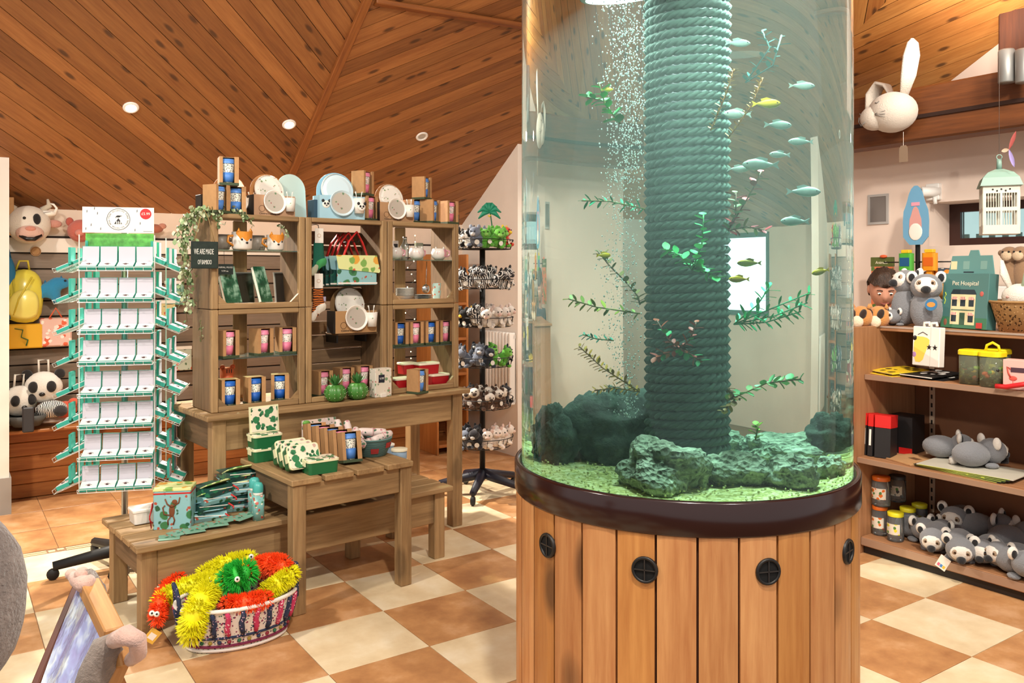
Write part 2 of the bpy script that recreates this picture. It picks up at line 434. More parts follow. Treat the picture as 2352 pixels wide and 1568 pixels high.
MB().cbx(0, 7.2, 0, .27, 0, .022, .005).build('ledge', pinew, wb, M=Mx((-3.2, VW - .27, .49)))
# projecting wall right of the soft toy stand, and the far wall behind the aquarium with its bright glazed door
ws = struct(MB().bx(4.1, 4.3, 5.9, VW, 0, 3.1).build('wall_side', white_wall, M=Mx(rz=T.rz)))
wf = MB(); wf.bx(4.3, 5.75, VW, VW + .15, 0, 2.3); wf.bx(6.55, 7.4, VW, VW + .15, 0, 2.3); wf.bx(5.75, 6.55, VW, VW + .15, 2.0, 2.3); wf.bx(5.75, 6.55, VW, VW + .15, 0, 1.15)
struct(wf.build('wall_far', plaster, M=Mx(rz=T.rz))); struct(MB().bx(7.4, 7.55, 5.0, VW, 0, 2.3).build('wall_end', plaster, M=Mx(rz=T.rz)))
dr = struct(MB().bx(5.75, 5.80, VW - .02, VW + .1, 1.15, 2.0).bx(6.5, 6.55, VW - .02, VW + .1, 1.15, 2.0).bx(5.8, 6.5, VW - .02, VW + .1, 1.95, 2.0).bx(5.8, 6.5, VW - .02, VW + .1, 1.15, 1.2).build('window_2', pm('door_frame', '#3d5a58', .5), M=Mx(rz=T.rz)))
MB().bx(5.8, 6.5, VW + .03, VW + .04, 1.2, 1.95).build('pane', emit('daylight_pane', '#dff6ff', 2.6), dr)
# white end pier at the left edge
pl = at_z(21, 1180, 0); pu, pv = T.inv(pl)
wl = struct(MB().bx(pu - .9, pu, pv, pv + .25, 0, 2.75).build('wall_left', white_wall, M=Mx(rz=T.rz)))
struct(MB().bx(pu - .9, pu + .012, pv - .012, pv + .262, 0, .24).build('baseboard_left', pm('skirting_grey', '#9a958e', .7), M=Mx(rz=T.rz)))
# right wall with a slim deep window
UR = 5.95
zw0, zw1, vw0, vw1 = 1.78, 2.095, 1.1, 3.31
wr = MB(); wr.bx(UR, UR + .35, vw1, 5.2, 0, 3.3); wr.bx(UR, UR + .35, -1, vw0, 0, 3.3); wr.bx(UR, UR + .35, vw0, vw1, 0, zw0); wr.bx(UR, UR + .35, vw0, vw1, zw1, 3.3)
pink = pm('plaster_pink', '#ecd9cc', .9, var=.03, scale=2)
wr = struct(wr.build('wall_right', pink, M=Mx(rz=T.rz)), label='pale pinkish wall with a slim window')
fr = pm('window_dark', '#3a1d16', .4)
wd = MB()
for a, b, c_, d_ in ((vw0, vw1, zw0, zw0 + .06), (vw0, vw1, zw1 - .06, zw1), (vw1 - .08, vw1, zw0 + .06, zw1 - .06), (2.2, 2.28, zw0 + .06, zw1 - .06)): wd.bx(UR + .28, UR + .34, a, b, c_, d_)
wd = struct(wd.build('window_1', fr, M=Mx(rz=T.rz)))
for a, b in ((vw0 + .001, 2.199), (2.281, vw1 - .081)): MB().bx(UR + .31, UR + .315, a, b, zw0 + .061, zw1 - .061).build('pane', clear('window_glass', '#eaffff', .02), wd)
fence = thing('picket_fence', 'dark picket fence seen outside through the slim window', 'fence', (0, 0, 0), T.rz)
fm = pm('fence_dark', '#7d8d88', .8)
for k in range(26): MB().bx(UR + 1.6, UR + 1.62, 1.2 + k * .11, 1.245 + k * .11, 0, 1.93).build('picket', fm, fence)
for z in (1.8, .6): MB().bx(UR + 1.62, UR + 1.66, 1.1, 4.1, z, z + .06).build('rail', fm, fence)
# white gable patch above the beam
p1, p2 = on_ceiling(2300, 88, 'u'), on_ceiling(2185, 178, 'u'); dd = (p1 - p2); e1 = p1 + dd * 2.2
gv = [(p2.x, p2.y, 2.6), (e1.x, e1.y, 2.6), (e1.x, e1.y, e1.z - .02), (p2.x, p2.y, p2.z - .02)]
ofs = Vector((dd.y, -dd.x, 0)).normalized() * -.08
struct(MB().add(gv + [tuple(Vector(p) + ofs) for p in gv], [(0, 1, 2, 3), (7, 6, 5, 4), (0, 4, 5, 1), (1, 5, 6, 2), (2, 6, 7, 3), (3, 7, 4, 0)]).build('wall_gable', pink))
oak = wood('oak_beam', '#4a260f', '#7a4620', 'y', .55, .5, 0, .8)
beam = struct(MB().cbx(5.45, 5.65, -1.0, 5.0, 2.48, 2.84, .012).build('trim_1', oak, M=Mx(rz=T.rz)), label='heavy dark oak beam under the ceiling')
struct(MB().cbx(5.40, 5.62, 2.2, 2.57, 2.84, 4.3, .012).build('trim_2', wood('oak_post', '#3c1d10', '#5d3018', 'z', .55, .3, 0), M=Mx(rz=T.rz)), label='dark oak post standing on the beam')
MB().bx(5.436, 5.449, -1, 5.0, 2.625, 2.65).build('crack', pm('crack_dark', '#2a140a', .9), beam)

# ------------------------------------------------------------------ ceiling spotlights in view
chrome = pm('chrome', '#c9c9c9', .25, 1.0); offwhite = pm('white_enamel', '#f2f0ec', .4)
def spotlight(px, py, label, on, power=0, to=None):
    p = on_ceiling(px, py) + n_v * .016
    q = Vector(n_v).to_track_quat('-Z', 'Y').to_matrix().to_4x4(); q.translation = p
    o = bpy.data.objects.new('ceiling_spotlight', None); COL.objects.link(o); o.matrix_world = q; tag(o, label, 'light', 'recessed ceiling lights')
    MB().lathe([(.030, .0), (.032, -.006), (.045, -.008), (.05, -.002), (.05, .002)], 24, caps=False).build('trim_ring', offwhite, o, True)
    MB().lathe([(.0001, -.004), (.031, -.001)], 24, caps=False).build('bulb', emit('bulb_lit', '#fff3df', 40) if on else pm('bulb_off', '#b9b3aa', .2), o)
    if on:
        l = aimed_spot('spot_lamp', p + Vector(n_v) * .03, to, power, size=.035, ang=115)
        l.parent = o; l.matrix_parent_inverse = o.matrix_world.inverted()
    return o
spotlight(300, 243, 'lit ceiling spotlight on the left above the jewellery spinner', True, 330, (-1.9, 4.6, .5))
spotlight(663, 282, 'lit ceiling spotlight beside the ceiling batten', True, 430, (-.7, 4.2, .4))
spotlight(968, 310, 'unlit round ceiling spotlight on the right-hand boards', False)
# ------------------------------------------------------------------ the round aquarium
AX, AY, RG = .5857, 2.891, .552
aq = thing('aquarium', 'tall round aquarium on a pine-boarded drum with a dark rim', 'aquarium', (AX, AY, 0))
TOP = 2.85
AX0 = math.atan2(-AY, -AX)        # direction from the axis towards the viewer's side
drum = [wood('drum_pine_%d' % i, a, b, 'z', .38, .75, .1, .8) for i, (a, b) in enumerate((('#a9683a', '#d39a62'), ('#b27040', '#dba36a'), ('#a5642f', '#cc9050')))]
NP = 31; da = 2 * math.pi / NP
MB().lathe([(.556, .0), (.556, .9)], 48).build('drum_core', pm('drum_joint', '#4a2610', .9), aq)
for k in range(NP):
    a0 = AX0 + .078 + k * da; V = []; F = []; n = 5
    g = .0035 / .571
    for z in (0, .86):
        for r_ in (.557, .571):
            for i in range(n):
                a = a0 + g + (da - 2 * g) * i / (n - 1); rr = r_ - (.0022 if i in (0, n - 1) and r_ > .56 else 0); V.append((rr * math.cos(a), rr * math.sin(a), z))
    # order: z0 inner, z0 outer, z1 inner, z1 outer
    for i in range(n - 1):
        F += [(n + i, n + i + 1, 3 * n + i + 1, 3 * n + i), (2 * n + i, 3 * n + i, 3 * n + i + 1, 2 * n + i + 1), (i, i + 1, n + i + 1, n + i)]
    F += [(0, n, 3 * n, 2 * n), (n - 1, 2 * n - 1, 4 * n - 1, 3 * n - 1)]
    MB().add(V, F).build('plank', drum[k % 3], aq)
rimm = pm('rim_brown', '#2a1210', .18, spec=.6); blk = pm('black_rubber', '#151515', .5)
MB().lathe([(.556, .846), (.574, .846), (.5765, .85), (.5765, .939), (.573, .9445), (.562, .945), (.556, .935)], 96, caps=False).build('rim', rimm, aq, True)
MB().lathe([(.5525, .9), (.5525, .936), (.5562, .936), (.5562, .9)], 96, caps=False).build('seal', blk, aq, True)
vm = pm('vent_black', '#141110', .45)
for px, py in ((1258, 1252), (1481, 1308), (1764, 1312), (1947, 1266)):
    r = ray(px, py); d2 = Vector((r.x, r.y)); c2 = Vector((AX, AY)); b_ = d2.dot(c2); q_ = math.sqrt(b_ * b_ - d2.dot(d2) * (c2.dot(c2) - .571 ** 2)); yy = (b_ - q_) / d2.dot(d2)
    p = at_y(px, py, yy); a = math.atan2(p.y - AY, p.x - AX)
    M = Mx((p.x - AX, p.y - AY, p.z), 0, 0, a) @ Matrix.Rotation(R(90), 4, 'Y')
    vt = MB().lathe([(.030, .001), (.030, .006), (.036, .007), (.038, .003), (.038, -.004)], 28, caps=False).build('vent', vm, aq, True, M=M)
    MB().lathe([(.0001, .0015), (.031, .0015)], 24, caps=False).build('backing', pm('vent_hole', '#060505', .9), vt)
    MB().bx(-.030, .030, -.0016, .0016, .003, .0055).bx(-.0016, .0016, -.030, .030, .003, .0055).build('cross_bar', pm('vent_bar', '#2c2724', .4), vt)

# water: a refracting column that scatters the lamp's light
t = NT('water'); t.t.nodes.remove(t.b)
g_ = t.n('ShaderNodeBsdfGlass', {0: (1, 1, 1, 1), 'Roughness': 0.0, 'IOR': 1.333}); t.l(g_.outputs[0], t.out.inputs[0])
vsn = t.n('ShaderNodeVolumeScatter', {0: (.78, .95, .89, 1), 'Density': .20, 'Anisotropy': .25}); va = t.n('ShaderNodeVolumeAbsorption', {0: (.36, .88, .74, 1), 'Density': .5})
t.l(t.n('ShaderNodeAddShader', {0: vsn.outputs[0], 1: va.outputs[0]}).outputs[0], t.out.inputs[1])
MB().lathe([(RG, .905), (RG, TOP)], 160, caps=False).lathe([(.0001, .905), (RG, .905)][::-1], 160, caps=False).lathe([(RG, TOP), (.0001, TOP)], 160, caps=False).build('water_column', t.m, aq, True)
for p_ in aq.children[-1].data.polygons:
    if abs(p_.normal.z) > .9: p_.use_smooth = False
def inside(px, py, s):
    """point a fraction s along the chord of the sight line bent into the water"""
    r = ray(px, py).normalized(); o = Vector((0, 0, EYE)); c2 = Vector((AX, AY)); d2 = r.xy; oc = -c2
    a, b, c = d2.dot(d2), 2 * oc.dot(d2), oc.dot(oc) - RG * RG; tt = (-b - math.sqrt(b * b - 4 * a * c)) / (2 * a)
    p = o + r * tt; n = Vector(((p.x - AX) / RG, (p.y - AY) / RG, 0)); e = 1 / 1.333; ci = -r.dot(n); k = 1 - e * e * (1 - ci * ci)
    q = r * e + n * (e * ci - math.sqrt(k)); a = q.xy.dot(q.xy); b = 2 * (p.xy - c2).dot(q.xy)
    return p + q * (-b / a * s)
# rope-wound column
CXo, CYo = .014, -.003
rope_m = pm('rope_green', '#3d524a', .85, var=.25, scale=30, bump=.15, bscale=220)
MB(Mx((CXo, CYo, 0))).lathe([(.088, .93), (.088, 2.60)], 32).build('pipe', pm('pipe_dark', '#1d2b30', .6), aq, True)
PIT, RC, RS = .0293, .0955, .0088; turns = 52; zst = .985
for sidx in range(3):
    V = []; F = []; per = 56; tot = turns * per; sg = 6; tw = 9.0
    for i in range(tot + 1):
        f = i / per; th = 2 * math.pi * f; ph = 2 * math.pi * (f * tw + sidx / 3)
        rc = RC + .0068 * math.cos(ph); zz = zst + PIT * f + .0068 * math.sin(ph)
        cr, sr = math.cos(th), math.sin(th)
        for k in range(sg):
            a = 2 * math.pi * k / sg
            r_ = rc + RS * math.cos(a); V.append((CXo + r_ * cr, CYo + r_ * sr, zz + RS * math.sin(a)))
    for i in range(tot):
        for k in range(sg):
            j = (k + 1) % sg; F.append((i * sg + k, (i + 1) * sg + k, (i + 1) * sg + j, i * sg + j))
    MB().add(V, F).build('rope_strand', rope_m, aq, True)
# gravel bed
gt = NT('gravel'); vv = gt.n('ShaderNodeTexVoronoi', {'Vector': gt.coord(), 'Scale': 95.0})
gt.base(gt.ramp(gt.n('ShaderNodeSeparateColor', {0: vv.outputs['Color']}).outputs[0], [(.1, '#a8a458'), (.5, '#dcd68a'), (.9, '#f6f2c0')]), .8)
gt.bump(vv.outputs['Distance'], -.9, .01)
V = []; F = []; n1, n2 = 90, 26
for i in range(n2 + 1):
    for j in range(n1):
        a = 2 * math.pi * j / n1; r_ = .5495 * i / n2
        V.append((r_ * math.cos(a), r_ * math.sin(a), .940 - .014 * (i / n2) + .012 * math.sin(7 * a + 9 * r_) * (i / n2) * .6 + random.uniform(-.003, .003) - .012 * (i == n2)))
for i in range(n2):
    for j in range(n1): F.append((i * n1 + j, i * n1 + n1 + j, i * n1 + n1 + (j + 1) % n1, i * n1 + (j + 1) % n1))
g = MB().add(V, F).build('gravel', gt.m, aq, True); g['kind'] = 'stuff'
gp = MB(); 
for k in range(900):
    a = random.uniform(0, 6.283); r_ = .54 * math.sqrt(random.random()); q = random.uniform(.0025, .005)
    gp.add([(q, 0, 0), (-q, 0, 0), (0, q, 0), (0, -q, 0), (0, 0, q), (0, 0, -q)], [(0, 2, 4), (2, 1, 4), (1, 3, 4), (3, 0, 4), (2, 0, 5), (1, 2, 5), (3, 1, 5), (0, 3, 5)], 0, Mx((r_ * math.cos(a), r_ * math.sin(a), .938), random.random() * 3, random.random() * 3))
g = gp.build('pebbles', pm('pebble', '#cbc98c', .8), aq); g['kind'] = 'stuff'
# submerged lamp at the top
lh = MB(Mx((-.152, .04, 0))).lathe([(.095, 2.505), (.10, 2.51), (.10, 2.545), (.08, 2.56)], 28).build('lamp_housing', offwhite, aq, True)
MB(Mx((-.152, .04, 0))).lathe([(.0001, 2.5035), (.085, 2.5035)], 28, caps=False).build('lamp_lens', emit('led_white', '#eafff8', 9), lh)
def alamp(loc, power, size, col):
    ld = bpy.data.lights.new('aquarium_lamp', 'AREA'); ld.shape = 'DISK'; ld.size = size; ld.energy = power; ld.spread = R(120); ld.color = col
    o = bpy.data.objects.new('aquarium_lamp', ld); COL.objects.link(o); o.parent = aq; o.location = loc; return o
alamp((-.152, .04, 2.500), 17, .16, (.92, 1, .96))
alamp((.26, .05, 2.655), 34, .2, (.80, 1, .92)); MB(Mx((.26, .05, 0))).lathe([(.11, 2.66), (.11, 2.70), (.09, 2.72)], 24).build('lamp_housing', offwhite, aq, True)
alamp((.0, -.42, 2.655), 9, .2, (.86, 1, .90)); MB(Mx((.0, -.42, 0))).lathe([(.11, 2.66), (.11, 2.70), (.09, 2.72)], 24).build('lamp_housing', offwhite, aq, True)
# rocks
rt = NT('reef_rock'); cc = rt.coord()
nf = rt.noise(cc, 22, 6, .65); vo = rt.n('ShaderNodeTexVoronoi', {'Vector': cc, 'Scale': 60.0}).outputs['Distance']
rt.base(rt.mix(rt.ramp(vo, [(.08, .75), (.34, 0.0)]), rt.ramp(nf, [(.3, '#66705a'), (.55, '#b4bca4'), (.72, '#dfe4d0')]), lin('#2c3426')), .9)
hh = rt.n('ShaderNodeMath', {0: nf, 1: vo}, operation='ADD').outputs[0]; rt.bump(hh, .9, .02)
rt2 = NT('dark_rock'); nf = rt2.noise(rt2.coord(), 26, 6, .65); rt2.base(rt2.ramp(nf, [(.35, '#161d18'), (.7, '#48554a')]), .95); rt2.bump(nf, .9, .02)
from mathutils import noise as mn
RK, DK = rt.m, rt2.m
def rock(px, py, s, wpx, hpx, label, m, seed, dz=0):
    s = s + .03
    c = inside(px, py, s); dist = c.y; w_ = wpx * dist / FPX * .46; h_ = hpx * dist / FPX * .56
    o = Vector((seed * 3.1, seed * 1.7, seed))
    mb = MB(); mb.ell((0, 0, 0), 1, 36, 24); V = []; ra = 1.9 if m is DK else 1.0
    for p in mb.v:
        p = Vector(p); d = 1 + .36 * mn.noise(p * 1.3 + o) + .22 * ra * mn.noise(p * 3.1 + o) + .09 * ra * mn.noise(p * 8 + o)
        V.append((p.x * d * w_, p.y * d * w_ * .8, max(p.z * d, -.8) * h_ * 1.0))
    mb.v = V; zc = max(c.z, .918 + h_ * .75) + dz
    ob = mb.build('rock', m, None, True, M=Mx((c.x, c.y, zc), rz=seed))
    return tag(ob, label, 'rock', 'rocks in the aquarium')
RK, DK = rt.m, rt2.m
rock(1515, 1075, .20, 215, 120, 'large pitted green-lit rock at the front of the aquarium gravel', RK, 1)
rock(1597, 1085, .24, 75, 80, 'rounded lit rock touching the right flank of the large front rock', RK, 2)
rock(1400, 1030, .55, 165, 165, 'tall dark rock behind the front rock, left of the rope column', DK, 3)
rock(1272, 1030, .45, 100, 130, 'dark craggy rock against the left aquarium wall', DK, 4)
rock(1340, 985, .78, 70, 80, 'pale green rock peeping out behind the tall dark rock', RK, 5)
rock(1685, 1085, .28, 145, 75, 'mossy brown-green rock in front of the rope column foot', RK, 6)
rock(1678, 1024, .62, 68, 52, 'small round rock just right of the rope column foot', RK, 7)
rock(1798, 1036, .60, 170, 75, 'broad brightly lit rock at the back right of the gravel', RK, 8)
rock(1815, 1088, .22, 132, 75, 'pale lit rock lying at the front right of the gravel', RK, 9)
rock(1912, 1075, .30, 66, 52, 'small pitted rock against the right aquarium wall', RK, 10)
rock(1905, 1000, .55, 80, 75, 'dark rock rising at the right aquarium wall', DK, 11)
rock(1455, 990, .8, 80, 60, 'dim lit rock behind the tall dark rock near the column', RK, 12)
# water plants: stem with separate leaves
def leaf_mesh(L, W, mat, nm, curl=.25):
    V = []; F = []
    for i, (x, w_) in enumerate(((0, .12), (.25, .75), (.55, 1), (.8, .7), (1, .05))):
        V += [(x * L, -w_ * W / 2, -curl * L * x * x * .5 + .08 * W), (x * L, 0, -curl * L * x * x * .5), (x * L, w_ * W / 2, -curl * L * x * x * .5 + .08 * W)]
    for i in range(4):
        for k in range(2): F.append((i * 3 + k, i * 3 + 3 + k, i * 3 + 4 + k, i * 3 + 1 + k))
    V2 = [(x, y, z - .0012) for x, y, z in V]; n = len(V)
    F += [tuple(n + i for i in f)[::-1] for f in F]
    return V + V2, F
def water_plant(paths, n, L, W, col, label, stemcol='#5a6a30', cols=None, s=.3, spiky=False):
    n = int(n * 1.5); L *= 1.3; W *= 1.35
    mats = [pm('leaf_' + c.strip('#'), c, .5, spec=.4) for c in ([col] + (cols or []))]
    o = thing('water_plant', label, 'plant', inside(*paths[0][-1], s), group='plastic plants in the aquarium'); b0 = o.location.copy()
    st_ = MB(); meshes = [None] * len(mats); rnd = random.Random(len(label) * 7 + n)
    for path in paths:
        pts = [inside(px, py, s) - b0 for px, py in path]; st_.tube(pts, .0022, 5)
        for k in range(n):
            f = (k + .5) / n * (len(pts) - 1); i = min(int(f), len(pts) - 2); p = pts[i].lerp(pts[i + 1], f - i); dr_ = (pts[i] - pts[i + 1]).normalized()
            side = dr_.orthogonal().normalized(); side.rotate(Matrix.Rotation(k * 2.4 + rnd.random(), 3, dr_)); d = (dr_ * (.55 if not spiky else .5) + side).normalized()
            q = d.to_track_quat('X', 'Z').to_matrix().to_4x4(); q.translation = p; z = rnd.uniform(.75, 1.15)
            mi = rnd.randrange(len(mats))
            if meshes[mi] is None:
                lf = MB().add(*leaf_mesh(L, W, None, '')).build('leaf', mats[mi], o, True); meshes[mi] = lf
            else: lf = meshes[mi].copy(); COL.objects.link(lf)
            lf.matrix_local = q @ Matrix.Diagonal((z, z, z, 1))
    st_.build('stem', pm('stem_' + stemcol.strip('#'), stemcol, .6), o, True)
    return o
water_plant([[(1345, 222), (1385, 232), (1425, 285)], [(1375, 190), (1390, 240), (1425, 285)]], 9, .026, .018, '#3fbf5c', 'green leafy sprig left of the bubbles near the top', cols=['#2f9c4c'])
water_plant([[(1686, 158), (1668, 215), (1632, 300)]], 40, .015, .004, '#c9a45a', 'golden bristly frond crossing the rope column edge', '#8a5a26', ['#9a6a30'], .3, True)
water_plant([[(1752, 178), (1728, 240), (1672, 318)]], 40, .015, .004, '#d0a95a', 'longer golden bristly frond leaning beside a yellow fish', '#8a5a26', ['#a5702f'], .34, True)
water_plant([[(1750, 70), (1768, 110), (1712, 190)], [(1795, 80), (1775, 150), (1712, 190)]], 10, .02, .008, '#356b62', 'dim teal sprig near the top right of the water', '#2d4a48', ['#2c5a55'], .6)
water_plant([[(1750, 392), (1720, 450), (1672, 530)], [(1690, 440), (1690, 490), (1672, 530)], [(1760, 530), (1715, 520), (1672, 530)]], 10, .021, .013, '#a83442', 'crimson-leaved plant right of the rope column', '#5a4230', ['#8d2a3a', '#6f8a5a'], .36)
water_plant([[(1336, 461), (1400, 462), (1482, 480)]], 14, .022, .006, '#25b784', 'thin green frond stretching left from the bubbles', s=.35)
water_plant([[(1616, 490), (1612, 560), (1590, 620)], [(1648, 640), (1610, 610), (1590, 620)], [(1525, 573), (1560, 585), (1590, 620)]], 11, .022, .017, '#57d07c', 'bright green round-leaved plant on the front of the rope', '#2f7a46', ['#86e09a', '#38b362'], .30)
water_plant([[(1305, 686), (1370, 705), (1470, 720)]], 16, .022, .01, '#a7b84a', 'yellow-green trailing plant left of the column', cols=['#7f9c46'], s=.34)
water_plant([[(1330, 795), (1385, 845), (1470, 900)]], 34, .018, .006, '#c79a32', 'thick golden frond hanging left of the column', '#7a5a20', ['#a87d28'], .34, True)
water_plant([[(1365, 897), (1410, 890), (1470, 900)]], 18, .016, .005, '#b88d30', 'short golden frond just above the rocks', '#7a5a20', None, .36, True)
water_plant([[(1508, 735), (1535, 780), (1560, 800)], [(1600, 738), (1585, 780), (1560, 800)], [(1505, 820), (1530, 812), (1560, 800)], [(1608, 830), (1590, 815), (1560, 800)]], 9, .021, .012, '#8f3a34', 'dark red bush on the front of the rope column', '#4a3020', ['#a5523c', '#3fa56a'], .29)
water_plant([[(1862, 672), (1780, 705), (1685, 745)], [(1855, 695), (1780, 725), (1685, 745)], [(1770, 655), (1740, 700), (1685, 745)], [(1840, 715), (1760, 740), (1685, 745)]], 13, .028, .007, '#27b878', 'long grassy green fronds reaching right from the rope', '#1f8a5a', ['#3fd08e'], .36)
water_plant([[(1840, 870), (1760, 880), (1670, 920)]], 20, .02, .017, '#8fd69a', 'pale round-leaved green sprig low at the right', '#7a6a40', ['#b4e0a0'], .34)
water_plant([[(1660, 945), (1690, 915), (1672, 890)]], 12, .016, .012, '#9c7a4a', 'brownish leafy tuft at the right edge of the rope', '#5a4a30', ['#b89860'], .33)
water_plant([[(1338, 768), (1370, 778), (1410, 782)]], 12, .014, .005, '#1f8f78', 'small dark teal sprig left of the column', s=.5)
water_plant([[(1372, 575), (1400, 610), (1440, 650)], [(1440, 650), (1465, 680), (1470, 700)]], 9, .02, .01, '#8f8a55', 'faded olive sprig beside the lower bubbles', '#5a5034', ['#6f7a4a'], .45)
water_plant([[(1735, 975), (1740, 985), (1735, 1010)]], 6, .016, .011, '#8fb93a', 'tiny lime seedling between the rocks', s=.4)
# fish
def fish(px, py, s, Lpx, col, label, face=1, tilt=0, grp='fish'):
    p = inside(px, py, s); L = Lpx * p.y / FPX * .82
    o = thing('fish', label, 'fish', p, random.uniform(-.35, .35) + (0 if face > 0 else math.pi), grp, 0, -tilt)
    bm_ = pm('fish_' + col.strip('#'), col, .35, var=.15, scale=40); fin = pm('fin_' + col.strip('#'), col, .5)
    V = []; F = []; n = 10
    prof = [(-.42, .05), (-.3, .10), (-.1, .19), (.1, .22), (.3, .18), (.43, .10), (.5, .01)]
    for x, r_ in prof:
        for k in range(n): a = 6.2832 * k / n; V.append((x * L, math.cos(a) * r_ * L * .42, math.sin(a) * r_ * L))
    for i in range(len(prof) - 1):
        for k in range(n): F.append((i * n + k, i * n + (k + 1) % n, i * n + n + (k + 1) % n, i * n + n + k))
    F += [tuple(range(n)), tuple(range((len(prof) - 1) * n, len(prof) * n))]
    MB().add(V, F).build('body', bm_, o, True)
    Mv = Matrix.Rotation(R(90), 4, 'X')
    MB().prism([(-.38 * L, .0), (-.62 * L, .15 * L), (-.56 * L, 0), (-.62 * L, -.15 * L)], -.002, .002, 0, Mv).build('tail_fin', fin, o)
    MB().prism([(-.25 * L, .1 * L), (.2 * L, .19 * L), (-.05 * L, .29 * L), (-.28 * L, .22 * L)], -.0015, .0015, 0, Mv).build('dorsal_fin', fin, o)
    for sy in (-1, 1): MB().ell((.36 * L, sy * .055 * L, .04 * L), .025 * L, 8, 6).build('eye', pm('eye_black', '#0a0a0a', .15), o, True)
YF, SF = '#e3c32a', '#9fb2ac'
fish(1764, 238, .3, 60, YF, 'yellow fish beside the golden fronds', 1)
fish(1695, 641, .25, 46, YF, 'plump yellow fish at the right edge of the rope', -1)
fish(1883, 624, .3, 42, YF, 'yellow fish at the far right of the water', -1, -.25)
fish(1718, 604, .4, 48, '#cdb93c', 'duller yellow fish in front of the bright doorway', -1)
fish(1388, 586, .3, 36, YF, 'small yellow fish left of the bubbles at mid height', 1)
fish(1396, 206, .3, 26, '#d8c040', 'tiny yellow fish among the green sprig leaves', 1)
for i, (x, y, L, lab, fc) in enumerate(((1845, 197, 50, 'pale silver fish at upper right by the glass edge', 1), (1836, 325, 48, 'silver fish below the yellow fish at upper right', -1), (1790, 287, 56, 'grey-blue fish just under the yellow fish', 1), (1788, 355, 44, 'small silver fish above the crimson plant', -1), (1742, 378, 74, 'long silver fish over the crimson leaves', -1), (1850, 440, 66, 'slim silver fish at right, level with the crimson plant', 1), (1698, 388, 44, 'dark blue-grey fish beside the rope column', 1), (1697, 99, 50, 'faint pale fish close to the top of the rope', 1), (1822, 508, 60, 'dim silver fish at right near the doorway glow', -1), (1690, 262, 60, 'grey fish half hidden behind the golden frond', -1))):
    fish(x, y, .42, L, SF if i % 3 else '#bccac5', lab, fc)
# rising air bubbles: nobody could count them
bb = MB(); rb = random.Random(3)
for k in range(2400):
    py = rb.uniform(-10, 960) if k % 3 else rb.uniform(-10, 420)
    wd_ = 42 - 16 * (py / 960); px = rb.gauss(1432 + 10 * math.sin(py / 150) + (py > 700) * 12, wd_ * .75)
    if px > 1482 or px < 1355: continue
    p = inside(px, py, rb.uniform(.36, .5)); q = rb.uniform(.0009, .0026)
    bb.add([(q, 0, 0), (-q, 0, 0), (0, q, 0), (0, -q, 0), (0, 0, q * 1.7), (0, 0, -q * 1.7)], [(0, 2, 4), (2, 1, 4), (1, 3, 4), (3, 0, 4), (2, 0, 5), (1, 2, 5), (3, 1, 5), (0, 3, 5)], 0, Mx(p))
b_ = bb.build('air_bubbles', pm('bubble_white', '#f4fffb', .25, spec=.8), None, True); b_['kind'] = 'stuff'; b_['label'] = 'column of rising white air bubbles left of the rope'; b_['category'] = 'bubbles'
# ------------------------------------------------------------------ rustic wooden display: bench, table, counter, shelf boxes
WX, WY, WZ = [wood('rustic_' + a, '#7f6240', '#b8976a', a, .6, .45, .1, 1.0, '#3a2815') for a in 'xyz']
DX, DZ_, DY = [wood('rustic_dark_' + a, '#5f4930', '#8f7253', a, .65, .4, .08, 1.0, '#2c1e10') for a in 'xzy']
def dbox(name, u0, u1, v0, v1, z0, z1, m, parent, b=.004): return MB().cbx(u0, u1, v0, v1, z0, z1, b).build(name, m, parent)
def dpos(px, v, z): p = at_v(D, px, HY, v); return Vector((p.x, p.y, z))
O3 = D(0, 0, 0)
bench = thing('low_bench', 'long low slatted wooden bench running under the taller table', 'bench', O3, D.rz)
for k in range(5): dbox('plank', 0, 1.667, k * .121, k * .121 + .099, .372, .40, WX, bench)
for u in (.03, 1.57):
    for v in (.04, .50): dbox('leg', u, u + .068, v, v + .068, 0, .371, WZ, bench)
for v in (.045, .535): dbox('apron', .099, 1.569, v, v + .025, .20, .371, WX, bench)
for u in (.04, 1.60): dbox('apron', u, u + .025, .109, .499, .24, .371, DY, bench)
mid = thing('nesting_table', 'square slatted table standing astride the low bench', 'table', O3, D.rz)
for k in range(4): dbox('plank', .618 + k * .169, .618 + k * .169 + .150, -.203, .415, .602, .63, WY, mid)
for u in (.630, 1.208):
    for v in (-.19, .335): dbox('leg', u, u + .065, v, v + .065, 0, .601, WZ, mid)
for v in (-.178, .36): dbox('apron', .696, 1.207, v, v + .025, .475, .601, WX, mid)
for u in (.64, 1.235): dbox('apron', u, u + .025, -.124, .334, .475, .601, DY, mid)
ctr = thing('counter_table', 'long wooden counter table carrying the shelf boxes', 'table', O3, D.rz)
for k in range(3): dbox('plank', .45, 2.10, .42 + k * .208, .42 + k * .208 + .204, .830, .86, WX, ctr, .006)
for u in (.49, 1.99):
    for v in (.455, .94): dbox('leg', u, u + .072, v, v + .072, 0, .829, WZ, ctr)
for v in (.47, .975): dbox('apron', .563, 1.989, v, v + .025, .665, .829, WX, ctr)
for u in (.505, 2.02): dbox('apron', u, u + .025, .528, .939, .665, .829, DY, ctr)
UB = [.50, 1.022, 1.545, 2.068]; VF, VB = .50, .79; ZS, ZM, ZT = .861, 1.392, 1.892
glassm = clear('shelf_glass', '#cfe3d6', .12)
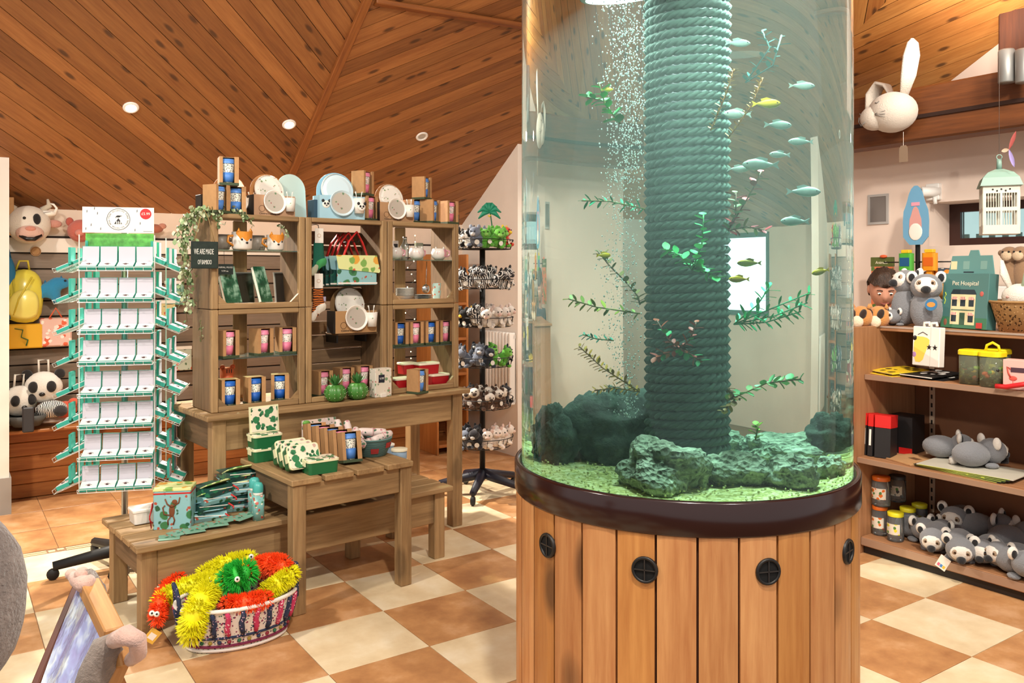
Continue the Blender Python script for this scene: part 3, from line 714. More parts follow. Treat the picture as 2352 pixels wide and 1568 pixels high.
def shelf_box(b, up, label, gz, back):
    u0, u1 = UB[b] + .002, UB[b + 1] - .002; z0, z1 = (ZM + .003, ZT) if up else (ZS, ZM)
    o = thing('shelf_box', label, 'shelf', O3, D.rz, 'stacked shelf boxes on the counter')
    for u in (u0, u1 - .02): dbox('side_panel', u, u + .02, VF + .03, VB, z0, z1, DZ_, o)
    for u in (u0, u1 - .036): dbox('front_post', u, u + .036, VF, VF + .029, z0, z1, WZ, o)
    if not back or up: dbox('top_board', u0 + .0205, u1 - .0205, VF + .03, VB, z1 - .018, z1, DX, o)
    if not back or not up: dbox('bottom_board', u0 + .0205, u1 - .0205, VF + .03, VB, z0, z0 + .016, DX, o)
    if not back or not up: dbox('front_rail', u0 + .0365, u1 - .0365, VF, VF + .029, z0, z0 + .03, WX, o)
    if not back or up: dbox('front_rail', u0 + .0365, u1 - .0365, VF, VF + .029, z1 - .026, z1, WX, o)
    for s_, uu in () if back else ((1, u0 + .037), (-1, u1 - .037)):
        MB().prism([(uu, z0 + .0305), (uu + s_ * .045, z0 + .0305), (uu, z0 + .075)], -VF - .024, -VF - .004, 0, Matrix.Rotation(R(90), 4, 'X')).build('corner_block', WX, o)
    if gz: MB().bx(u0 + .021, u1 - .021, VF + .03, VB - .005, gz - .006, gz).build('glass_shelf', glassm, o)
    if back:
        n = int((z1 - z0) / .09)
        for k in range(n): dbox('plank', u0 + .0205, u1 - .0205, VB - .018, VB - .002, z0 + .018 + k * .085, z0 + .018 + k * .085 + .078, DX, o)
    else:
        dbox('back_strip', u0 + .22, u0 + .30, VB - .012, VB - .001, z0 + .017, z1 - .019, WZ, o)
G1U, G1L, G3U, G3L = 1.705, 1.135, 1.665, 1.135
for b, nm, gu, gl in ((0, 'left', G1U, G1L), (1, 'middle', 0, 0), (2, 'right', G3U, G3L)):
    shelf_box(b, False, 'lower %s open wooden shelf box on the counter' % nm, gl, b == 1)
    shelf_box(b, True, 'upper %s open wooden shelf box of the counter display' % nm, gu, b == 1)
# ------------------------------------------------------------------ goods: travel cups in cartons
kraft = pm('kraft_card', '#b98d5f', .8, var=.08, scale=30); kin = pm('kraft_inside', '#6e4d30', .9); gstrip = pm('green_print', '#3c4a30', .7)
cupw = blobs('cup_floral', '#ece6d8', [('#2c2b33', 150, .36, 1.1), ('#7fa08a', 120, .25, 4.2)], .35)
cupp = blobs('cup_pink_floral', '#efe4da', [('#5b6a4a', 140, .3, 2.1), ('#d98a9a', 120, .25, 5.2)], .35)
def make_cup_box(kind):
    lidc, slc, pat = {'blue': ('#5b90dc', '#5088d6', cupw), 'pink': ('#ef8fae', '#e87f9f', cupp), 'royal': ('#1f63c0', '#1a5cb8', cupw)}[kind]
    o = thing('cup_carton', 'x', 'cup', (0, 0, -9), group='travel cups in card cartons')
    w_, d_, h_ = .094, .094, .146; c = MB()
    c.bx(-w_ / 2, w_ / 2, d_ / 2 - .002, d_ / 2, .0, h_, 0); c.bx(-w_ / 2, -w_ / 2 + .002, -d_ / 2, d_ / 2 - .002, 0, h_, 0); c.bx(w_ / 2 - .002, w_ / 2, -d_ / 2, d_ / 2 - .002, 0, h_, 0)
    c.bx(-w_ / 2 + .002, w_ / 2 - .002, -d_ / 2 + .022, d_ / 2 - .002, h_ - .002, h_, 0); c.bx(-w_ / 2 + .002, w_ / 2 - .002, -d_ / 2, d_ / 2 - .002, .0, .003, 0)
    c.bx(-w_ / 2 + .002, -w_ / 2 + .016, -d_ / 2, -d_ / 2 + .002, .003, h_, 0); c.bx(w_ / 2 - .022, w_ / 2 - .002, -d_ / 2, -d_ / 2 + .002, .003, h_, 0)
    c.bx(-w_ / 2 + .002, w_ / 2 - .002, d_ / 2 - .004, d_ / 2 - .0021, .003, h_ - .002, 1)
    c.build('carton', [kraft, kin], o)
    MB().bx(-w_ / 2 - .0006, w_ / 2 + .0006, -d_ / 2 - .0006, d_ / 2 + .0006, .0, .013).build('printed_base', gstrip, o)
    cup = MB(Mx((-.003, -.012, .004))).lathe([(.024, .0), (.0335, .112)], 20).build('cup', pat, o, True)
    sl = MB(Mx((-.003, -.012, .004))).lathe([(.0262, .014), (.0272, .014), (.0318, .062), (.0308, .062)], 20, caps=False).build('sleeve', pm('silicone_' + slc.strip('#'), slc, .5), cup, True)
    MB(Mx((-.003, -.012, .004))).lathe([(.0362, .108), (.0365, .117), (.0345, .119), (.0335, .131), (.0001, .133)], 20, caps=False).build('lid', pm('silicone_' + lidc.strip('#'), lidc, .45), cup, True)
    return o
CUP = {k: make_cup_box(k) for k in ('blue', 'pink', 'royal')}
def cupbox(kind, label, loc, rz=0, rx=0, ry=0, s=1): return dup(CUP[kind], label, loc, D.rz + rz, rx, ry, s, 'travel cups in card cartons')
ZTT = ZT + .001
cupbox('blue', 'blue travel cup carton turned away at the left end of the shelf top', dpos(497, .53, ZTT), R(24))
cupbox('blue', 'blue travel cup carton facing out below the topmost carton', dpos(541, .57, ZTT), R(-14))
cupbox('blue', 'blue travel cup carton topmost on the pair at left', dpos(524, .55, ZTT + .147), R(-14), s=1.02)
cupbox('pink', 'pink travel cup carton on top of its stack beside the panda set', dpos(833, .60, ZTT + .147), R(22))
cupbox('pink', 'pink travel cup carton at the foot of its stack beside the panda set', dpos(843, .60, ZTT), R(14))
cupbox('blue', 'blue travel cup carton left of the turned carton at the right end', dpos(950, .62, ZTT), R(4))
cupbox('blue', 'blue travel cup carton turned sideways near the right end of the top', dpos(988, .56, ZTT), R(26))
cupbox('blue', 'blue travel cup carton perched on two others at the right end', dpos(969, .59, ZTT + .147), R(26), s=.96)
cupbox('pink', 'pink travel cup carton last at the right end of the shelf top', dpos(1029, .57, ZTT), R(8))
zb = ZM + .022
for px, v, k, z, lab, rz in ((520, .57, 'pink', G1L, 'pink travel cup carton at left on the lower glass shelf', 12), (600, .60, 'pink', G1L, 'pink travel cup carton middle one on the left lower glass shelf', 10), (656, .60, 'pink', G1L, 'pink travel cup carton right one on the left lower glass shelf', -8),
        (525, .555, 'royal', ZS + .017, 'royal blue travel cup carton at left in the bottom left box', -6), (584, .57, 'royal', ZS + .017, 'royal blue travel cup carton in the middle of the bottom left box', -4), (643, .59, 'royal', ZS + .017, 'royal blue travel cup carton tilted at right in the bottom left box', -22),
        (738, .60, 'pink', ZS + .017, 'pink travel cup carton at left behind the cactus pots', 6), (789, .66, 'pink', ZS + .017, 'pink travel cup carton between and behind the cactus pots', 0), (832, .68, 'pink', ZS + .017, 'pink travel cup carton at right behind the cactus pots', -4),
        (914, .60, 'royal', G3L, 'first blue travel cup carton on the right lower glass shelf', 0), (949, .60, 'pink', G3L, 'first pink travel cup carton on the right lower glass shelf', 0), (984, .60, 'royal', G3L, 'second blue travel cup carton on the right lower glass shelf', 0), (1017, .60, 'pink', G3L, 'second pink travel cup carton on the right lower glass shelf', 0)):
    cupbox(k, lab, dpos(px, v, z + .001), R(rz))
cupbox('blue', 'blue travel cup carton alone at the counter edge before the red boxes', dpos(959, .455, .861), R(16), s=.98)
# row of five leaning cartons on the middle table
for k in range(5):
    lab = ['blue travel cup carton at the front of the leaning row', 'pink travel cup carton second in the leaning row', 'blue travel cup carton third in the leaning row', 'pink travel cup carton fourth in the leaning row', 'blue travel cup carton at the back of the leaning row'][k]
    cupbox(['blue', 'pink'][k % 2], lab, D(1.0 - .006 * k, -.045 + .082 * k, .634), R(-10), R(-12), s=1.04)
for o in CUP.values():
    for ch in list(o.children):
        for g2 in list(ch.children): bpy.data.objects.remove(g2)
        bpy.data.objects.remove(ch)
    bpy.data.objects.remove(o)
# ------------------------------------------------------------------ bamboo dining sets
plate_p = blobs('plate_jungle', '#f1ece2', [('#7f9a6a', 34, .17, 1.0), ('#a96a5a', 34, .1, 3.0), ('#4c6a4a', 40, .1, 6.0)], .35)
platew = pm('plate_white', '#f4efe6', .35); dark_side = pm('carton_black', '#241f1d', .6)
def disc(r, th=.006): return [(.0001, 0), (r * .72, 0), (r, -th), (r, -th - .003), (r * .7, -.004), (.0001, -.004)]
def dining_set(label, loc, rz, front, arch, s=1.0, panda=False):
    o = thing('dining_set', label, 'tableware', loc, D.rz + rz, 'bamboo dining sets in open cartons', s=s)
    fm, am = pm('carton_' + front.strip('#'), front, .7, var=.05), pm('arch_' + arch.strip('#'), arch, .7)
    n = 18; P = [(-.10, 0), (.10, 0)] + [(.10 * math.cos(math.pi * i / n), .145 + .095 * math.sin(math.pi * i / n)) for i in range(n + 1)]
    Mv = Matrix.Rotation(R(90), 4, 'X')
    MB().prism(P, -.05, -.047, 0, Mv).build('back_card', am, o)
    V = MB(); V.bx(-.12, .12, -.05, -.048, 0, .115); V.bx(-.12, -.118, -.048, .046, 0, .115, 1); V.bx(.118, .12, -.048, .046, 0, .115, 1); V.bx(-.118, .118, -.048, .046, 0, .002)
    V.build('carton', [fm, dark_side if not panda else fm], o)
    MB(Mx((.0, .012, .15), R(78))).lathe(disc(.085), 28, caps=False).lathe([(.083, .0005), (.087, -.006)], 28, 1, caps=False).build('plate', [plate_p if not panda else pm('panda_plate', '#d7ecf4', .35), platew], o)
    MB(Mx((-.005, -.056, .078), R(84))).lathe([(.0001, .002), (.054, .003)], 28, 0, caps=False).lathe([(.054, .003), (.063, .009), (.066, .008), (.06, 0)], 28, 1, caps=False).build('bowl', [blobs('bowl_grey', '#bdb4a8', [('#6f8a6a', 30, .16, 1), ('#9a5a5a', 34, .1, 4)], .3), platew if not panda else pm('bowl_rim_blue', '#cfe6ee', .4)], o)  # reflection put into the bowl's grey centre colour
    cu = MB(Mx((.085, -.062, .03))).lathe([(.024, 0), (.03, .075), (.028, .075), (.022, .004)], 16).build('cup', plate_p if not panda else platew, o, True)
    for dx in (-.008, .010): MB().tube([(.085 + dx, -.056, .07), (.085 + dx * 1.6, -.052, .125), (.085 + dx * 2.0, -.05, .14)], [.003, .004, .007], 6, flat=.4).build('spoon', platew, o, True)
    if panda:
        pk = pm('print_black', '#1a1a1c', .5)
        for cx, cz, k, yy in ((-.085, .07, 1.0, -.0505), (.085, .06, 1.0, -.0925)):
            MB().ell((cx, yy, cz), (.021, .003, .019)).build('panda_face', platew, o, True)
            for sx in (-1, 1):
                MB().ell((cx + sx * .017, yy - .001, cz + .017), (.008, .003, .008)).ell((cx + sx * .008, yy - .003, cz + .003), (.0055, .0015, .006)).build('panda_ear', pk, o, True)
            MB().ell((cx, yy - .004, cz - .006), (.004, .002, .003)).build('nose', pk, o, True)
    else:
        MB(Mx((-.075, -.0508, .04), R(90))).lathe([(.0155, 0), (.018, 0)], 24, caps=False).build('printed_ring', pm('print_brown', '#6a4a30', .7), o)
        lettering("Children's Dining Set", .014, pm('print_dark', '#3a2a20', .7), o, up_text(-.03, -.0508, .013))
    return o
dining_set('kraft dining set half hidden behind the blue cup cartons on top', dpos(535, .70, ZTT), R(4), '#b98d5f', '#c08a5a', .95)
dining_set('kraft jungle dining set beside the big pale blue arch on top', dpos(622, .62, ZTT), R(2), '#c39a78', '#b8824e')
dining_set('pale blue panda dining set in the middle of the shelf top', dpos(778, .57, ZTT), R(-6), '#a9d3e4', '#9cd2ea', 1.14, True)
dining_set('tan jungle dining set right of the pink cup stack on top', dpos(902, .58, ZTT), R(0), '#b88f68', '#b07c4c', .98)
dining_set('kraft jungle dining set hanging in the middle shelf box', dpos(808, .60, 1.235), R(0), '#b68c5e', '#8a6a44', 1.12)
o = thing('arch_card', 'large blank pale aqua arched card leaning on the shelf top', 'card', dpos(672, .655, ZTT), D.rz + R(4), rx=R(-6))
n = 20; P = [(-.088, 0), (.088, 0)] + [(.088 * math.cos(math.pi * i / n), .165 + .088 * math.sin(math.pi * i / n)) for i in range(n + 1)]
MB().prism(P, -.003, .003, 0, Matrix.Rotation(R(90), 4, 'X')).build('card', pm('aqua_card', '#c8e2dc', .6), o)
for px, c, lab in ((718, '#2f4a5c', 'narrow dark blue carton standing beside the aqua arch'), (729, '#2a2422', 'narrow black carton standing left of the panda set')):
    tag(MB().cbx(-.012, .012, -.04, .04, 0, .105, .001).build('carton', pm('carton_' + c.strip('#'), c, .6), M=Mx(dpos(px, .60, ZTT), rz=D.rz)), lab, 'carton')
tag(MB().cbx(-.03, .03, -.03, .03, 0, .075, .001).build('carton', pm('carton_deepteal', '#20322f', .6), M=Mx(dpos(1040, .72, ZTT), rz=D.rz)), 'dark teal carton at the far right back of the shelf top', 'carton')
tag(MB().cbx(-.03, .03, -.04, .04, 0, .1, .001).build('carton', dark_side, M=Mx(dpos(468, .64, ZTT), rz=D.rz)), 'black carton peeping out at the far left of the shelf top', 'carton')
# ------------------------------------------------------------------ fox and cat mugs
def mug_body(o, r, h, m, name='body'):
    MB().lathe([(r * .8, 0), (r * .98, .008), (r, h * .5), (r, h), (r - .004, h), (r - .004, .006), (.0001, .006)], 24).build(name, m, o, True)
cer = pm('ceramic_white', '#e9e4dc', .25); foxo = pm('ceramic_orange', '#d98a2c', .25); nb = pm('ink_black', '#161312', .3)
def fox_mug(label, loc, rz, s=1.0):
    o = thing('fox_mug', label, 'mug', loc, D.rz + rz, 'fox mugs', s=s); r, h = .047, .085
    mug_body(o, r, h, cer); V = []; F = []; n = 18
    for i in range(n + 1):
        a = R(-90 - 62 + 124 * i / n); t_ = abs(i / n * 2 - 1); zl = h * (.48 + .40 * abs(2 * t_ - 1) ** .8 * (1 if t_ > .5 else .0)) if t_ > .5 else h * (.45 + .5 * t_)
        for z in (zl, h + .0005): V.append(((r + .0008) * math.cos(a), (r + .0008) * math.sin(a), z))
    for i in range(n): F.append((2 * i, 2 * i + 2, 2 * i + 3, 2 * i + 1))
    MB().add(V, F).build('fox_mask', foxo, o, True)
    for a in (-118, -62): MB().ell(((r + .0005) * math.cos(R(a)), (r + .0005) * math.sin(R(a)), h * .56), .0052, 8, 6).build('eye', nb, o, True)
    MB().ell((0, -r - .002, h * .38), (.007, .004, .005), 8, 6).build('nose', nb, o, True)
    MB().tube([(-r * .95, 0, h * .78), (-r - .022, 0, h * .74), (-r - .026, 0, h * .45), (-r * .97, 0, h * .22)], .006, 8).build('handle', foxo, o, True)
    for sx in (-1, 1): MB().lathe([(.011, 0), (.0005, .02)], 8, M=Mx((sx * .03, -r * .55, h - .002))).build('ear', foxo, o, True)
fox_mug('fox face mug at left on the upper glass shelf', dpos(556, .555, G1U + .001), R(6), 1.12)
fox_mug('fox face mug at right on the upper glass shelf', dpos(632, .575, G1U + .001), R(-2), 1.0)
for i, (px, lab) in enumerate(((508, 'plain grey mug standing behind at the left end of the top shelf'), (590, 'plain brown-grey mug standing behind between the fox mugs'))):
    o = thing('plain_mug', lab, 'mug', dpos(px, .70, G1U + .001), D.rz); mug_body(o, .045, .085, pm('mug_grey', '#8d8378', .4)); MB().tube([(.043, 0, .065), (.066, 0, .06), (.066, 0, .035), (.044, 0, .02)], .005, 8).build('handle', pm('mug_grey', '#8d8378'), o, True)
pinkc = pm('ceramic_pink', '#e7a7b4', .3)
def cat_mug(label, loc, rz, s=1.0):
    o = thing('cat_mug', label, 'mug', loc, D.rz + rz, 'round cat mugs', s=s)
    MB().lathe([(.025, 0), (.046, .02), (.05, .042), (.042, .068), (.038, .072), (.035, .07), (.03, .02), (.0001, .018)], 22).build('body', cer, o, True)
    MB().lathe([(.0465, .02), (.0506, .042), (.0428, .068)], 14, caps=False, a0=-60, a1=60).build('pink_side', pinkc, o, True)
    for sx in (-.5, .5): MB().lathe([(.011, 0), (.0005, .02)], 8, M=Mx((sx * .05, -.022, .066))).build('ear', cer, o, True)
    for k in range(3): MB().tube([(-.02 + .012 * k, -.0485, .035), (-.022 + .012 * k, -.046, .05)], .001, 5).build('whisker', pinkc, o)
    MB().tube([(.045, 0, .06), (.07, 0, .055), (.068, 0, .03), (.046, 0, .02)], .005, 8).build('handle', pinkc, o, True)
cat_mug('pink and white cat mug half hidden behind the post', dpos(908, .60, G3U + .001), 0); cat_mug('pink and white cat mug in the middle of the top right shelf', dpos(957, .59, G3U + .001), R(8)); cat_mug('pink and white cat mug at right on the top right shelf', dpos(1008, .59, G3U + .001), R(-20))
gl_ = clear('clear_glass', '#e8efee', .12)
o = thing('glass_bottle', 'clear glass bottle with a metal cap behind the cat mugs', 'bottle', dpos(930, .70, G3U + .001), D.rz); MB().lathe([(.022, 0), (.024, .01), (.024, .09), (.012, .115), (.012, .13)], 16).build('body', gl_, o, True); MB().lathe([(.014, .128), (.014, .145)], 14).build('cap', chrome, o, True)
o = thing('print_box', 'small upright box printed with leaves behind the cat mugs', 'box', dpos(962, .72, G3U + .001), D.rz); MB().rbx(.055, .03, .11, .008).build('box', pm('box_sage', '#a8ad98', .5), o); MB().bx(-.02, .02, -.0165, -.0155, .02, .09).build('print', plate_p, o)
o = thing('label_box', 'narrow white box with a black label at the left of the top right shelf', 'box', dpos(906, .73, G3U + .001), D.rz); MB().bx(-.02, .02, -.015, .015, 0, .12).build('box', platew, o); MB().bx(-.014, .014, -.0165, -.0152, .03, .1).build('label', nb, o)
# ------------------------------------------------------------------ chalk signs
chalk = pm('chalkboard', '#1f2a26', .8, var=.2, scale=20); chw = pm('chalk_white', '#e8e8e0', .9)
p = dpos(470, VF - .022, 1.58)
o = thing('chalk_sign', 'hanging chalkboard saying it is made of bamboo on the left post', 'sign', (p.x, p.y, 1.605), D.rz)
MB().cbx(-.068, .068, -.006, .006, 0, .138, .002).build('board', chalk, o); MB().bx(-.062, .062, -.0068, -.006, .006, .132).build('face', pm('chalk_face', '#25312c', .9, var=.2, scale=40), o)
Sc = Matrix.Diagonal((.72, 1.9, 1, 1)); lettering('WE ARE MADE', .021, chw, o, up_text(-.006, -.0075, .085) @ Sc); lettering('OF BAMBOO', .017, chw, o, up_text(-.002, -.0075, .032) @ Sc)
for sx in (-1, 1): MB().tube([(sx * .05, 0, .138), (sx * .02, .004, .26), (0, .01, .30)], .0018, 6).build('string', pm('jute', '#a58a5a', .9), o, True)
o = thing('price_board', 'small black chalk price board under the fox mugs', 'sign', dpos(516, .56, 1.575), D.rz); MB().bx(-.045, .045, -.003, .003, 0, .055).build('board', chalk, o)
lettering('ANIMAL MUGS', .0125, chw, o, up_text(0, -.004, .037)); lettering('9.99 ea', .0125, chw, o, up_text(0, -.004, .018)); MB().tube([(0, .004, .055), (0, .01, .125)], .001, 5).build('string', nb, o)
# two glossy green notebooks leaning on the shelf
def book_green(label, px, v, rz, w_):
    o = thing('notebook', label, 'book', dpos(px, v, ZM + .034), D.rz + rz, rx=R(-16)); gm = NT('cover_' + str(px)); 
    c = gm.coord(); f = gm.noise(c, 14, 3); gm.base(gm.ramp(f, [(.3, '#123a2c'), (.48, '#2f6a4e'), (.6, '#9ecdb4'), (.75, '#d8ece2')]), .25)
    MB().bx(-w_ / 2, w_ / 2, -.001, .0, 0, .2).bx(-w_ / 2, w_ / 2, .016, .017, 0, .2).bx(w_ / 2 - .001, w_ / 2, 0, .016, 0, .2).build('cover', gm.m, o); MB().bx(-w_ / 2 + .002, w_ / 2 - .002, .0005, .0155, .003, .197).build('pages', pm('paper', '#efeadb', .8), o)
book_green('glossy green notebook leaning at left on the shelf', 538, .56, R(28), .125); book_green('narrower glossy green notebook leaning at right on the shelf', 614, .58, R(34), .11)
for px, lab, cc_ in ((560, 'dark framed board lying behind the left notebook', '#3b342c'), (660, 'dark glossy board standing behind the right notebook', '#2c2620')):
    o = thing('framed_board', lab, 'board', dpos(px, .72, ZM + .022), D.rz, rx=R(-10)); MB().bx(-.06, .06, 0, .008, 0, .17).build('panel', pm('panel' + str(px), cc_, .15), o); MB().bx(-.068, .068, .0081, .014, -.0, .178).build('frame', pm('frame_silver', '#b7b4ac', .4), o)
o = thing('tiger_cup', 'orange tiger face cup behind the royal blue cartons', 'cup', dpos(521, .70, ZS + .017), D.rz); MB().lathe([(.028, 0), (.036, .19)], 18).build('cup', pm('tiger_orange', '#e8683a', .5), o, True)
for sx in (-1, 1): MB().ell((sx * .028, -.01, .195), (.014, .008, .014)).build('ear', pm('tiger_orange', '#e8683a'), o, True)
for k in (-1, 0, 1): MB().bx(k * .012 - .002, k * .012 + .002, -.036, -.034, .165, .185).build('stripe', nb, o)
# ------------------------------------------------------------------ middle box: socks, lunch bags
def flat(o, name, poly, y0, y1, m):
    """upright outline in x-z, from depth y0 to y1"""
    return MB().prism(poly, -y1, -y0, 0, Matrix.Rotation(R(90), 4, 'X')).build(name, m, o)
def smooth_poly(P, it=2):
    for _ in range(it):
        Q = []
        for i in range(len(P)):
            a, b = P[i], P[(i + 1) % len(P)]; Q += [(a[0] * .75 + b[0] * .25, a[1] * .75 + b[1] * .25), (a[0] * .25 + b[0] * .75, a[1] * .25 + b[1] * .75)]
        P = Q
    return P
def puffy(o, name, poly, y, th, m, k=.82):
    """soft outline in x-z, thick in the middle"""
    cx = sum(p[0] for p in poly) / len(poly); cz = sum(p[1] for p in poly) / len(poly); n = len(poly); V = []; F = []
    for s_, yy in ((k, y - th / 2), (1, y - th / 5), (1, y + th / 5), (k, y + th / 2)):
        V += [(cx + (p[0] - cx) * s_, yy, cz + (p[1] - cz) * s_) for p in poly]
    for q in range(3):
        for i in range(n): F.append((q * n + i, q * n + (i + 1) % n, q * n + n + (i + 1) % n, q * n + n + i))
    F += [tuple(range(n))[::-1], tuple(range(3 * n, 4 * n))]
    return MB().add(V, F).build(name, m, o, True)
hook = pm('hook_black', '#1b1b1b', .4); cardm = pm('card_white', '#ece8df', .8)
sock = smooth_poly([(-.03, .2), (.035, .2), (.036, .09), (.055, .06), (.05, .03), (.02, .02), (-.02, -.03), (-.045, -.035), (-.05, -.01), (-.03, .04)], 2)
def socks(label, px, z, main, foot, toe, rz=0):
    o = thing('sock_pair', label, 'socks', dpos(px, .545, z), D.rz + rz, 'animal socks hanging in the middle box', s=.92)
    puffy(o, 'sock', [(x + .012, z_) for x, z_ in sock], .014, .02, main); puffy(o, 'sock', sock, -.008, .02, main)
    puffy(o, 'sock_foot', [(x * 1.02, z_) for x, z_ in smooth_poly([(-.035, .05), (.04, .085), (.058, .06), (.05, .028), (.02, .018), (0, -.005)], 2)], -.0085, .021, foot)
    puffy(o, 'sock_toe', smooth_poly([(-.05, .0), (-.02, .045), (.008, .03), (-.018, -.034), (-.047, -.037)], 2), -.009, .021, toe)
    MB().cbx(-.026, .03, -.022, -.018, .165, .255, .001).build('card_header', cardm, o); MB(Mx((0, -.023, .21), R(90))).lathe([(.010, 0), (.012, 0)], 18, caps=False).build('printed_ring', kraft, o)
    MB().tube([(.0, -.02, .25), (.0, -.01, .275), (.0, .02, .28), (0, .17, .28)], .0022, 6).build('hook', hook, o, True)
socks('green socks with a pale toe on a card in the middle box', 729, 1.60, pm('sock_green', '#14604e', .9, bump=.3), pm('sock_lime', '#3f9a5a', .9), pm('sock_pale', '#b9bda4', .9))
socks('white socks with an orange tiger pattern in the middle box', 728, 1.345, stripes('tiger_sock', '#d8742a', '#3a1c10', 22, 'Z', .9, 6), pm('sock_white', '#e6e0d4', .9, bump=.3), pm('sock_white', '#e6e0d4'), 0)
redm = pm('strap_red', '#c62420', .6); jung = blobs('jungle_flap', '#dfe6a0', [('#e3a63e', 16, .34, 1), ('#7fae54', 18, .30, 3), ('#c95a3a', 22, .16, 8)], .35)
teal = pm('bag_teal', '#1f4f4c', .45); lblue = pm('bag_blue', '#8fbcc6', .4); leafp = blobs('bag_leaf_print', '#8ec0c4', [('#3d7a4a', 16, .3, 2), ('#2b5c3c', 22, .22, 5), ('#b4523c', 26, .16, 9)], .4)
deepleaf = blobs('bag_dark_print', '#20504a', [('#2f7a58', 18, .28, 2), ('#12302e', 22, .22, 5), ('#a04434', 30, .14, 9)], .4)
def hang_bag(label, du, dv, z, flapm, i):
    p = dpos(812, .545, z); o = thing('lunch_bag', label, 'bag', (p.x + du, p.y + dv, z), D.rz + R(-4 + 3 * i), 'jungle lunch bags hanging together', s=1.14)
    MB().rbx(.215, .02, .14, .006, 3, M=Mx((0, 0, 0))).build('body', leafp if i == 0 else deepleaf, o)
    V = MB(); V.prism([(-.100, .080), (.118, .060), (.124, .068), (.105, .15), (-.118, .15), (-.107, .085)], .0105, .0145, 0, Matrix.Rotation(R(90), 4, 'X')); V.build('flap', flapm, o)
    MB().bx(-.108, .108, -.0125, -.0102, .004, .012).build('piping', platew, o)
    MB().tube([(-.075, 0, .14), (-.045, 0, .22), (0, .005, .27), (.03, 0, .215), (.06, 0, .14)], .013, 6, flat=.3).build('handle', redm, o, True)
hang_bag('front jungle lunch bag with a bright yellow-green flap hanging by red straps', .02, 0, 1.515, jung, 0)
for i in range(3): hang_bag('%s jungle lunch bag behind the front one on the same hook' % ('second', 'third', 'fourth')[i], -.035 * (i + 1), .012 + .024 * (i + 1), 1.512 - .004 * i, lblue if i < 2 else teal, i + 1)
p = dpos(812, .6, 1.77); o = thing('hook_rail', 'dark hook rail holding the lunch bags', 'hook', (p.x, p.y, 1.765), D.rz); MB().tube([(-.02, 0, 0), (-.02, .12, 0)], .004, 6).build('rail', hook, o); MB().tube([(-.02, 0, 0), (-.02, -.1, .0), (-.02, -.11, .015)], .003, 6).build('arm', hook, o)
o = thing('folded_pack', 'small folded lilac pack lying on the middle shelf rail', 'pack', dpos(735, .56, ZM + .031), D.rz); MB().rbx(.06, .04, .026, .008).build('roll', blobs('lilac_print', '#b9b6d6', [('#6a78b4', 40, .3, 2)], .5), o); MB().bx(-.031, -.008, -.0215, -.02, .004, .022).build('label', pm('pack_plum', '#5a3a52', .5), o)
# cactus tumblers and the priced floral box on the counter edge
def cactus(label, px, v):
    o = thing('cactus_tumbler', label, 'pot', dpos(px, v, .861), D.rz, 'green cactus pots', s=1.32); gm_ = pm('cactus_green', '#4c8a3c', .35); V = []; F = []; n = 48; prof = [(.018, 0), (.034, .008), (.044, .03), (.044, .045), (.035, .064), (.027, .07)]
    for r_, z in prof:
        for k in range(n): a = 6.2832 * k / n; q = r_ * (1 + .06 * math.cos(12 * a)); V.append((q * math.cos(a), q * math.sin(a), z))
    for i in range(len(prof) - 1):
        for k in range(n): F.append((i * n + k, i * n + (k + 1) % n, i * n + n + (k + 1) % n, i * n + n + k))
    F.append(tuple(range((len(prof) - 1) * n, len(prof) * n))); MB().add(V, F).build('pot', gm_, o, True)
    d = MB()
    for k in range(12):
        a = 6.2832 * k / 12
        for r_, z in ((.0435, .02), (.0475, .036), (.043, .053)): d.ell((r_ * math.cos(a), r_ * math.sin(a), z), .0016, 5, 4)
    d.build('spine_dots', pm('dot_cream', '#e6efc8', .5), o)
    lm = pm('succulent', '#3f7a3c', .5); base = None
    for k in range(13):
        a = k * 2.4; t_ = .25 + .5 * (k / 13); M = Mx((0, 0, .066), 0, -R(28 + 40 * k / 13), a)
        if base is None: base = MB().add(*leaf_mesh(.05, .013, None, '', -.5)).build('leaf', lm, o, True)
        else: base = base.copy(); COL.objects.link(base)
        base.matrix_local = M
cactus('ribbed green cactus pot with spiky top, left of the pair', 770, .465); cactus('ribbed green cactus pot with spiky top, right of the pair', 821, .465)
fl = blobs('floral_box', '#e9e2d3', [('#7da07a', 30, .28, 2), ('#c98f86', 30, .16, 7), ('#9aa58c', 36, .2, 4)], .5)
o = thing('floral_box', 'pale floral gift box with a dark price square on the counter', 'box', dpos(874, .475, .861), D.rz + R(6)); MB().cbx(-.058, .058, -.03, .03, 0, .165, .002).build('box', fl, o)
MB().bx(-.036, .006, -.0315, -.0302, .085, .13).build('price_square', pm('price_navy', '#1c2233', .6), o); lettering('9.99', .018, chw, o, up_text(-.015, -.0322, .108, 0, 0)); MB().bx(-.022, .014, -.038, -.031, 0, .02).build('sticker', platew, o)
